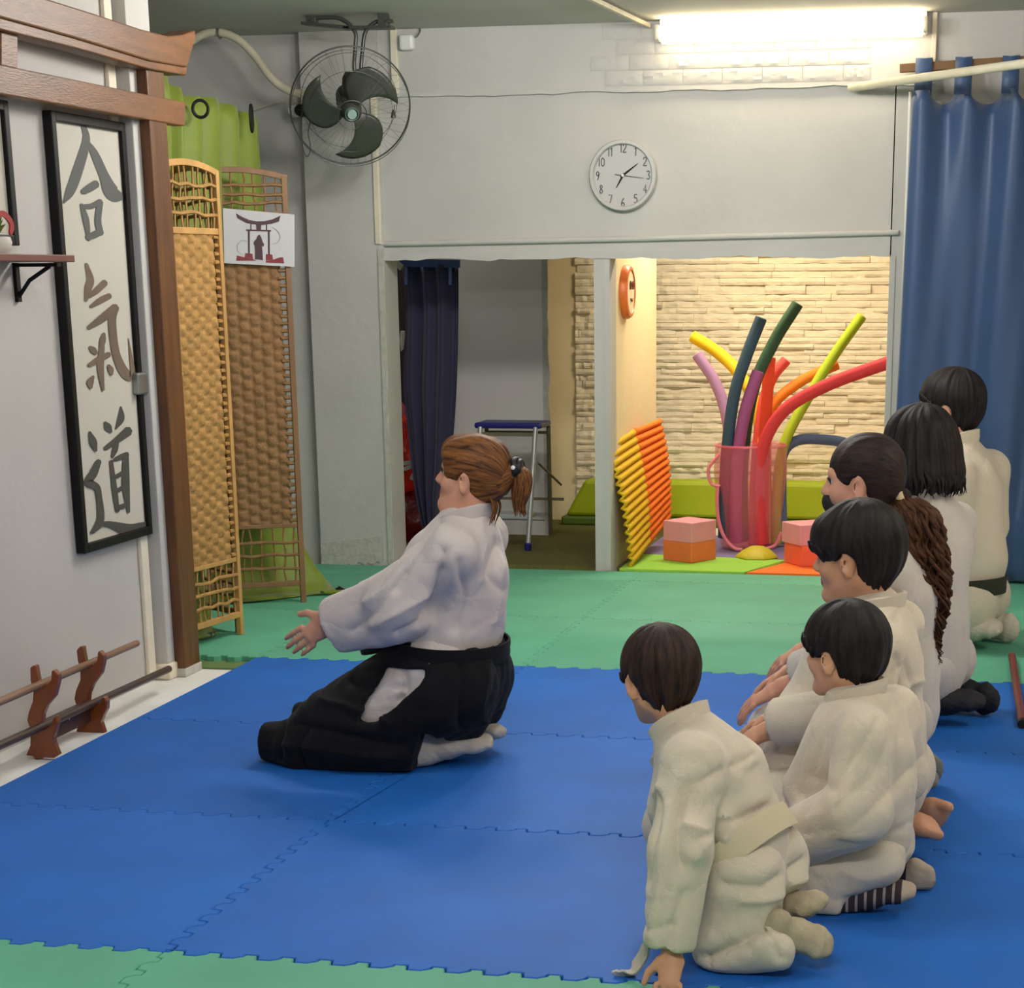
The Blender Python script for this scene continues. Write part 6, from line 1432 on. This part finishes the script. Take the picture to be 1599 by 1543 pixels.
def ex3(F):
    F.ell(H(.060, .0, .070), V((.050, .066, .040)) * H.s, H.ax, .02 * H.s); F.ell(H(.094, .0, .040), V((.020, .050, .034)) * H.s, H.ax, .015 * H.s)
hair_cap('hair', H, o, H_BLACK, thick=1.4, fringe=.004, nape=-.085, extra=ex3, seed=7, face=(.100, 0, -.062))

# ================================================================== girl with the long curly ponytail (fourth)
R4 = Rig(-.28, 4.92, 178)
sp = dict(s=1.0, hs=.90, cs=1.05, base=(-.28, 4.92, 0), head=(-0.338, 4.922, 0.796), head_rot=(172, -2, 0), skin=2,
    neck=(-0.279, 4.92, 0.641), chest=(-0.258, 4.919, 0.513), waist=(-0.243, 4.919, 0.333), pelvis=(-0.238, 4.919, 0.209),
    sh=(-0.262, 4.759, 0.577), el=(-0.278, 4.72, 0.418), wr=(-0.516, 4.798, 0.295), cuff=(-0.478, 4.797, 0.329),
    hip=(-0.238, 4.828, 0.203), kn=(-0.565, 4.8, 0.117), an=(-0.265, 4.819, 0.063), toe=(-0.128, 4.845, 0.035), sole=(.1, -.35, 1),
    hand=((-1, .15, -.6), (-.4, -.3, 1), (0, 1, 0), .3), sleeve=(.062, .062, .056), tr=(.092, .078, .064), sock=SOCK_DG, h=.005, jm=GI2, hem=.1,
    collar_c=(-0.289, 4.92, 0.665), collar_r=.062, collar_w=.045,
    label='girl in white with a long curly brown ponytail and cream hair tie')
o, H, F, J = build_person(R4, sp)
hair_cap('hair', H, o, H_DARK, thick=.5, nape=-.04, seed=9, amp=.0015, crown=(-.12, 0, .0), face=(.112, 0, -.060), axis=H.f, locks=16)
tie = V((-0.242, 4.919, 0.76))
b = MB(); b.tube([tie + (H.u * .022 + H.f * .008) * math.cos(a) + H.l * .026 * math.sin(a) for a in np.linspace(0, 2 * math.pi, 17)], .011, 10, caps=False); b.build('hair_tie', mat('cream_hair_tie', rgb(206, 186, 146), .8), o, smooth=True)
F2 = Field(); F2.limb(tie + H.f * .045 + H.u * .012, tie + H.f * .0, .04, .024, .02); vs, Q = F2.surf(.005)
oo = mesh_obj('gathered_hair', vs, Q, [H_DARK], o); strand_attr(oo, tie, H.f, world_loc(o))
cl_ = [V(p) for p in ((-0.242, 4.919, 0.758), (-0.205, 4.897, 0.725), (-0.189, 4.897, 0.646), (-0.174, 4.896, 0.567), (-0.161, 4.896, 0.487), (-0.151, 4.895, 0.406), (-0.145, 4.895, 0.338))]
cl_ = spline(cl_, 7); paths = []; rr = random.Random(4)
for i in range(170):
    a = rr.uniform(0, 6.28); ra = math.sqrt(rr.random()); fq = rr.uniform(.9, 1.5); ph = rr.uniform(0, 6.28); ln = rr.uniform(.72, 1.0); p = []
    n_ = int(len(cl_) * ln)
    for j in range(n_):
        t = j / (len(cl_) - 1); wd = .016 + .046 * math.sin(math.pi * min(1, t * 1.15 + .08)) ** .7; cu = .010 * min(1, t * 2.2)
        p.append(cl_[j] - R4.f * (wd * ra * math.cos(a) + cu * math.sin(j * fq + ph)) + R4.l * (wd * .8 * ra * math.sin(a) + cu * math.cos(j * fq + ph)))
    if len(p) > 4: paths.append(p)
strands('ponytail', paths, .0062, H_CURL, o)
Fm = Field()
for y in (-1, 1): Fm.limb(H(.088, .0, -.058), H(.060, .036 * y, -.070), .019 * H.s, .017 * H.s, .02)
Fm.limb(H(.092, 0, -.050), H(.076, 0, -.100), .020 * H.s, .019 * H.s, .02)
vs, Q = Fm.surf(.005); mesh_obj('face_mask', vs, Q, [mat('dark_mask', rgb(30, 22, 24), .8)], o)

# ================================================================== girl with the dark bob (fifth)
R5 = Rig(-.22, 5.85, 165)
sp = dict(s=1.08, hs=1.0, cs=1.04, base=(-.22, 5.85, 0), head=(-0.248, 5.857, 0.791), head_rot=(146, -4, 0), skin=2,
    neck=(-0.212, 5.848, 0.639), chest=(-0.203, 5.846, 0.523), waist=(-0.198, 5.844, 0.294), pelvis=(-0.193, 5.843, 0.177),
    sh=(-0.217, 5.673, 0.571), el=(-0.282, 5.649, 0.399), wr=(-0.549, 5.803, 0.212), cuff=(-0.494, 5.789, 0.256),
    hip=(-0.195, 5.75, 0.166), kn=(-0.489, 5.777, 0.072), an=(-0.181, 5.736, 0.063), toe=(-0.019, 5.745, 0.048), sole=(.1, -.2, 1),
    hand=((-1, .15, -.6), (-.4, -.3, 1), (0, 1, 0), .3), sleeve=(.066, .066, .058), tr=(.095, .085, .072), sock=SOCK_B, fs=1.05, h=.0055, jm=GI2, hem=.02, jh=.0075,
    collar_c=(-0.216, 5.849, 0.658), collar_r=.066, collar_w=.05,
    label='girl in white with a dark chin length bob and black socks')
def jx5(J):
    J.limb((-0.194, 5.781, 0.438), (-0.185, 5.768, 0.143), .085, .095, .06); J.limb((-0.198, 5.906, 0.419), (-0.19, 5.914, 0.114), .085, .09, .06); J.limb((-0.203, 5.742, 0.138), (-0.278, 5.762, 0.112), .07, .07, .05)
sp['jx'] = jx5
o, H, F, J = build_person(R5, sp)
def ex5(F):
    F.ell(H(-.045, 0, -.03), V((.082, .098, .088)) * H.s, H.ax, .04 * H.s); F.ell(H(-.045, 0, -.066), V((.092, .106, .056)) * H.s, H.ax, .03 * H.s)
    for y in (-1, 1): F.ell(H(-.006, .070 * y, -.035), V((.058, .034, .078)) * H.s, H.ax, .03 * H.s)
hair_cap('hair', H, o, H_BLACK, thick=1.2, nape=-.06, extra=ex5, seed=11, earcut=False, face=(.118, 0, -.05), amp=.006)
paths = []; rr = random.Random(8)
for i in range(150):
    a = rr.uniform(.9, 5.4); L0_ = [H(-.03 + .075 * math.cos(a), .095 * math.sin(a), .02 + rr.uniform(-.02, .02)), H(-.035 + .086 * math.cos(a), .104 * math.sin(a), -.05), H(-.040 + .096 * math.cos(a + rr.uniform(-.1, .1)), .108 * math.sin(a), -.085), H(-.040 + (.084 + rr.uniform(-.02, .018)) * math.cos(a + rr.uniform(-.2, .2)), (.096 + rr.uniform(-.02, .022)) * math.sin(a + rr.uniform(-.2, .2)), -.112 - rr.uniform(0, .020))]
    paths.append(spline(L0_, 4))
strands('bob_ends', paths, .0052, H_BLACK, o)

# ================================================================== boy with the dark belt (rearmost)
R6 = Rig(-.12, 7.10, 160)
sp = dict(s=1.12, hs=1.04, cs=1.02, base=(-.12, 7.10, 0), head=(-0.195, 7.127, 0.837), head_rot=(170, 0, 0), skin=1,
    neck=(-0.157, 7.114, 0.691), chest=(-0.137, 7.106, 0.544), waist=(-0.111, 7.097, 0.271), pelvis=(-0.112, 7.097, 0.178),
    sh=(-0.158, 6.933, 0.616), el=(-0.179, 6.909, 0.408), wr=(-0.313, 7.043, 0.251), cuff=(-0.298, 7.037, 0.275),
    hip=(-0.118, 7.004, 0.17), kn=(-0.348, 7.034, 0.077), an=(-0.118, 6.993, 0.068), toe=(0.024, 6.984, 0.048), sole=(.1, -.2, 1),
    hand=((-1, .15, -.5), (-.4, -.3, 1), (0, 1, 0), .3), sleeve=(.075, .075, .068), tr=(.105, .09, .085), sock=SOCK_W, fs=1.15, h=.006, hem=.12, jh=.008, th=.008,
    collar_c=(-0.156, 7.113, 0.714), collar_r=.070, collar_w=.055, jm=GI, ease=.03,
    label='boy in a cream suit with a dark green belt, farthest of the row')
def jx6(J):
    J.limb((-0.097, 7.06, 0.572), (-0.068, 7.049, 0.329), .08, .10, .05)
sp['jx'] = jx6
def tx6(T): T.limb((-0.097, 7.039, 0.188), (-0.103, 7.041, 0.106), .10, .09, .05)
sp['tx'] = tx6
sp['belt'] = ((-0.105, 7.095, 0.228), (0, 0, 1), .06, BELT_D)
o, H, F, J = build_person(R6, sp)
hair_cap('hair', H, o, H_BLACK, thick=1.25, nape=-.075, seed=13)

# ================================================================== the teacher
RT = Rig(-1.62, 5.10, 180)
s = 1.0; H = Head((-1.394, 5.1, 0.775), 174, 9, 0, .86, 1.02)
nk, ch, wa, pe = map(V, ((-1.413, 5.1, 0.643), (-1.442, 5.1, 0.524), (-1.472, 5.1, 0.347), (-1.471, 5.1, 0.239))); up = unit(nk - pe); lat = RT.l
lim = dict(sh=(-1.418, 4.935, 0.595), el=(-1.56, 4.9, 0.458), wr=(-1.747, 4.95, 0.403), hip=(-1.438, 5, 0.216), kn=(-1.899, 4.97, 0.052), an=(-1.515, 4.98, 0.044), toe=(-1.342, 5.05, 0.035))
F = Field(); H.add(F)
F.limb(H(-.026, 0, -.06), nk, .052 * H.s, .062, .03)
F.ell(H(.05, 0, -.098), V((.036, .04, .022)) * H.s, H.ax, .03)
F.limb(nk, ch, .055, .095, .04, lat, 1.2); F.limb(ch, wa, .10, .10, .05, lat, 1.3); F.limb(wa, pe, .10, .115, .05, lat, 1.3)
for sg in (1, -1):
    L_ = {k_: (V(v) if sg > 0 else RT.mir(v)) for k_, v in lim.items()}
    F.limb(nk - up * .06, L_['sh'], .035, .04, .03); F.limb(L_['sh'], L_['el'], .038, .034, .03); F.limb(L_['el'], L_['wr'], .036, .025, .02)
    F.limb(pe, L_['hip'], .09, .09, .03); F.limb(L_['hip'], L_['kn'], .085, .055, .03); F.limb(L_['kn'], L_['an'], .052, .034, .02); foot(F, L_['an'], L_['toe'], (0, -.2 * sg, 1), 1.0, .015)
    hand(F, L_['wr'] + V((-.012, 0, -.004)), (-.78, .05 * sg, -.52), (0, -1 * sg, .1), (-.45, .2 * sg, .8), 1.0, .16)
o = finish_body(F, .005, (-1.62, 5.10, 0), [SKIN[2], LIP], 'kneeling woman with an auburn ponytail, white jacket and black skirt, facing the scroll', None, H)
H.eyes(o)
J = Field()
J.limb(nk - up * .02, ch, .06, .118, .05, lat, 1.32); J.limb(ch, wa, .118, .122, .05, lat, 1.32); J.limb(wa, pe, .12, .115, .05, lat, 1.3)
J.limb((-1.404, 5.1, 0.507), (-1.413, 5.1, 0.388), .088, .092, .05, lat, 1.35); J.limb((-1.485, 5.1, 0.54), (-1.522, 5.1, 0.381), .10, .11, .05, lat, 1.2)
for sg in (1, -1):
    m_ = (lambda p: V(p)) if sg > 0 else (lambda p: RT.mir(p)); sh, el = m_(lim['sh']), m_(lim['el']); cf = m_((-1.751, 4.95, 0.389))
    J.limb(nk - up * .035, sh, .064, .066, .06); J.limb(sh, el, .068, .082, .03, (0, 0, 1), 1.0); J.limb(el, cf, .066, .056, .03, (.12, 0, 1), 1.42); J.limb(m_((-1.642, 4.92, 0.382)), m_((-1.748, 4.945, 0.341)), .035, .020, .03)
    d_ = unit(cf - el); J.limb(cf - d_ * .06, cf + d_ * .1, .034, .049, .004, (.12, 0, 1), 1.42, op='s'); J.cut(cf, unit(d_ + V((0, 0, -.12))), .17)
    J.limb(m_((-1.518, 4.9, 0.432)), m_((-1.594, 4.92, 0.383)), .045, .035, .04)
fT = [([(-1.462, 4.9, 0.658), (-1.498, 4.9, 0.579), (-1.527, 4.9, 0.513)], -0.0120, .016, RT.l), ([(-1.417, 4.9, 0.555), (-1.433, 4.9, 0.489), (-1.468, 4.9, 0.435)], -0.0168, .018, RT.l), ([(-1.359, 4.92, 0.664), (-1.341, 4.92, 0.606), (-1.343, 4.92, 0.515)], 0.0096, .016, RT.l), ([(-1.408, 4.92, 0.605), (-1.417, 4.92, 0.513), (-1.468, 4.92, 0.425), (-1.538, 4.92, 0.39)], -0.0144, .016, RT.l),
      ([(-1.498, 4.9, 0.592), (-1.555, 4.9, 0.512), (-1.618, 4.9, 0.471)], 0.0120, .02, RT.l), ([(-1.512, 4.9, 0.553), (-1.584, 4.9, 0.452), (-1.67, 4.9, 0.389)], -0.0096, .016, RT.l), ([(-1.321, 5, 0.609), (-1.33, 5, 0.53), (-1.29, 5, 0.437)], -0.0120, .014, RT.l), ([(-1.46, 4.9, 0.488), (-1.53, 4.9, 0.447), (-1.6, 4.9, 0.412)], 0.0096, .018, RT.l), ([(-1.374, 4.94, 0.577), (-1.383, 4.94, 0.471), (-1.406, 4.94, 0.39)], -0.0096, .014, RT.l), ([(-1.308, 5, 0.57), (-1.31, 5, 0.477), (-1.326, 5, 0.396)], 0.0096, .016, RT.l)]
cu = unit(V((.10, 0, 1))); cc_ = V((-1.413, 5.1, 0.67)); J.limb(cc_ - cu * .06, cc_ - cu * .006, .076, .062, .02)
rf = ringfolds(lim['sh'], lim['el'], .08, 3, 3, .005, .010, .2, .95, 1.5, (1.0, 2.2)) + ringfolds(lim['el'], lim['wr'], .07, 3, 4, .005, .009, .05, .8, 1.2, (1.0, 2.2)) + ringfolds(ch, pe, .15, 3, 5, .004, .012, .1, .6, .9, (.8, 1.6))
cloth('jacket', J, .007, GI_T, o, fT + rf, ((21, .003, .14, up),))
U = Field()   # white trousers under the skirt
U.limb(wa, pe, .12, .13, .04, lat, 1.3)
for sg in (1, -1):
    m_ = (lambda p: V(p)) if sg > 0 else (lambda p: RT.mir(p)); U.limb(m_(lim['hip']), m_(lim['kn']) + V((.03, 0, 0)), .100, .052, .03); U.limb(m_(lim['kn']) + V((.03, 0, 0)), m_(lim['an']), .052, .045, .03)
    U.limb(m_((-1.482, 5, 0.276)), m_((-1.621, 4.97, 0.162)), .105, .085, .04)
cloth('trousers', U, .008, GI_T, o, (([(-1.54, 4.86, 0.28), (-1.531, 4.86, 0.24), (-1.543, 4.86, 0.199)], -0.0144, .012, RT.l), ([(-1.573, 4.86, 0.232), (-1.552, 4.86, 0.239), (-1.531, 4.86, 0.233)], -0.0072, .008, RT.l)), ((31, .004, .07, None),))
K = Field()   # hakama
K.limb(wa + up * .005, pe, .114, .136, .05, lat, 1.32)
K.limb((-1.466, 5.1, 0.302), (-1.473, 5.1, 0.176), .112, .118, .05, lat, 1.25)
for sg in (1, -1):
    m_ = (lambda p: V(p)) if sg > 0 else (lambda p: RT.mir(p)); kn, an, hp = m_(lim['kn']), m_(lim['an']), m_(lim['hip'])
    K.limb(hp, kn + V((.05, 0, .0)), .122, .082, .05); K.limb(m_((-1.537, 5, 0.239)), m_((-1.773, 4.98, 0.118)), .115, .09, .05)
    K.limb(kn + V((.06, 0, -.01)), m_((-1.959, 4.97, 0.053)), .078, .056, .02); K.cut(m_((-1.976, 4.97, 0.052)), (-1, 0, 0), .075)
    K.limb(m_((-1.837, 4.94, 0.043)), m_((-1.555, 4.92, 0.056)), .07, .062, .05); K.limb(m_((-1.687, 4.94, 0.103)), m_((-1.47, 4.95, 0.184)), .10, .095, .05)
    K.limb(m_((-1.467, 5, 0.161)), m_((-1.387, 5.02, 0.112)), .06, .036, .04)
    K.cut(m_((-1.516, 4.92, 0.044)), (1, 0, -.25), .09)
wp = [(-1.596, 5.1, 0.284), (-1.476, 5.1, 0.288), (-1.484, 5.1, 0.253), (-1.527, 5.1, 0.213), (-1.601, 5.1, 0.146), (-1.619, 5.1, 0.138), (-1.665, 5.1, 0.142), (-1.654, 5.1, 0.187), (-1.616, 5.1, 0.231)]
K.window([(RT.loc(p)[0], RT.loc(p)[2]) for p in wp], RT.o, RT.f, RT.u, RT.l, .06)
hk = [([(-1.697, 4.88, 0.244), (-1.621, 4.88, 0.226), (-1.588, 4.88, 0.193)], -0.0120, .014, RT.l), ([(-1.784, 4.9, 0.189), (-1.692, 4.9, 0.185), (-1.568, 4.9, 0.149)], 0.0120, .016, RT.l), ([(-1.851, 4.9, 0.124), (-1.737, 4.9, 0.121), (-1.542, 4.9, 0.088)], -0.0120, .016, RT.l), ([(-1.883, 4.9, 0.067), (-1.754, 4.9, 0.065), (-1.571, 4.9, 0.052)], 0.0120, .018, RT.l),
      ([(-1.396, 4.9, 0.344), (-1.378, 4.9, 0.251), (-1.388, 4.9, 0.129)], -0.0120, .016, RT.l), ([(-1.341, 4.9, 0.346), (-1.33, 4.9, 0.253), (-1.346, 4.9, 0.13)], 0.0120, .016, RT.l), ([(-1.894, 4.9, 0.115), (-1.89, 4.9, 0.067), (-1.899, 4.9, 0.024)], -0.0144, .012, RT.l), ([(-1.816, 4.88, 0.109), (-1.833, 4.88, 0.06), (-1.821, 4.88, 0.004)], -0.0144, .014, RT.l)]
cloth('hakama', K, .0075, HAK, o, hk, ((41, .006, .10, (1, 0, -.3)),), it=2)
JB = Field(); JB.p = J.p[:5] + K.p[:2]
ring_band('waistband', JB, (-1.473, 5.1, 0.315), (.06, 0, 1), RT.f, .050, HAK, o, off=.013, th=.006)
band('waist_ties', [V((-1.53, 4.93, 0.357)), V((-1.618, 4.98, 0.335)), V((-1.686, 5.04, 0.31)), V((-1.714, 5.08, 0.3))], [V((0, 0, 1))] * 4, (.045, .03), .01, HAK, o)
band('back_plate', [V((-1.345, 5.1, 0.324)), V((-1.337, 5.1, 0.28)), V((-1.351, 5.1, 0.226))], [lat] * 3, (.16, .22), .02, HAK, o)
for sg in (1, -1):
    m_ = (lambda p: V(p)) if sg > 0 else (lambda p: RT.mir(p)); Q_ = Field(); an, toe = m_(lim['an']), m_(lim['toe'])
    foot(Q_, an, toe, (0, -.2 * sg, 1), 1.02, .015, .006); Q_.limb(an, m_((-1.552, 4.97, 0.045)), .042, .05, .02)
    cloth('sock', Q_, .005, SOCK_W, o, (), ((9, .004, .04, None),))
cu = unit(V((.10, 0, 1))); cf_ = RT.f; cl = np.cross(cu, cf_); cc_ = V((-1.413, 5.1, 0.67)); cr = .068
K1 = [(.95, -.30, -.10), (.93, -.62, -.055), (.45, -1.0, -.012), (-.45, -.95, .010), (-.98, 0, .016), (-.45, .95, .010), (.45, 1.0, -.012), (.95, .55, -.06), (1.15, .1, -.13), (1.25, -.3, -.19)]
band('collar', [cc_ + (cf_ * a + cl * b_) * cr + cu * z for a, b_, z in K1], [unit(cu * .8 + (cf_ * a + cl * b_) * (.1 if a < .5 else -.5)) for a, b_, z in K1], .05, .010, GI_T, o)
def exT(F): F.ell(H(.058, 0, .070), V((.046, .064, .044)) * H.s, H.ax, .03 * H.s)
hair_cap('hair', H, o, H_AUB, thick=.95, nape=-.05, seed=15, amp=.004, crown=(-.15, 0, .005), face=(.122, 0, -.060), h=.0042, axis=H.f, extra=exT, locks=36)
tie = V((-1.272, 5.1, 0.8))
Fg = Field(); Fg.limb(H(-.085, 0, .01), tie, .055 * H.s, .022, .03); vs, Q = Fg.surf(.005); N = normals(vs, Q); vs = vs + N * wrinkle(vs, 3, .004, .025, RT.f)[:, None]
oo = mesh_obj('gathered_hair', vs, Q, [H_AUB], o); strand_attr(oo, tie, RT.f, world_loc(o))
b = MB(); b.tube([tie + V((.004 * math.sin(3 * a), .026 * math.sin(a), .022 * math.cos(a))) for a in np.linspace(0, 2 * math.pi, 21)], .009, 10, caps=False); b.tube([tie + V((.012, .022 * math.sin(a), .018 * math.cos(a))) for a in np.linspace(0, 2 * math.pi, 21)], .008, 10, caps=False)
b.build('scrunchie', mat('black_scrunchie', rgb(16, 16, 18), .5), o, smooth=True)
b = MB(); q = tie + V((.0, -.032, .004)); b.lathe(q, [(0, .006), (.005, .004), (.0065, 0), (.005, -.004), (0, -.006)], axis=(0, -1, 0), n=14); b.build('bead', mat('pearl_bead', rgb(236, 236, 236), .2), o, smooth=True)
paths = []; rr = random.Random(6)
for i in range(70):
    a = rr.uniform(0, 6.28); ra = .7 + .3 * math.sqrt(rr.random()); ln = rr.random()
    w = lambda k_: V((k_ * ra * math.cos(a) * .9, k_ * ra * math.sin(a), 0))
    pth = [tie + V((.008, 0, 0)) + w(.012), V((-1.254, 5.1, 0.782)) + w(.022), V((-1.259, 5.1, 0.738)) + w(.026), V((-1.265, 5.1, 0.704)) + w(.018)]
    if ln > .55: pth.append(V((-1.263, 5.1, 0.67)) + w(.012 + .01 * rr.random()) + V((0, 0, .02 * rr.random())))
    paths.append(spline(pth, 5))
strands('ponytail', paths, .0062, H_AUB, o)
paths = [spline([H(-.078, y, -.04), H(-.098, y, -.08), H(-.104 + .006 * k_, y * 1.1, -.115 - .008 * k_)], 4) for k_, y in enumerate((.03, .02, .04, -.02, .01))]
strands('nape_wisps', paths, .004, H_AUB, o)
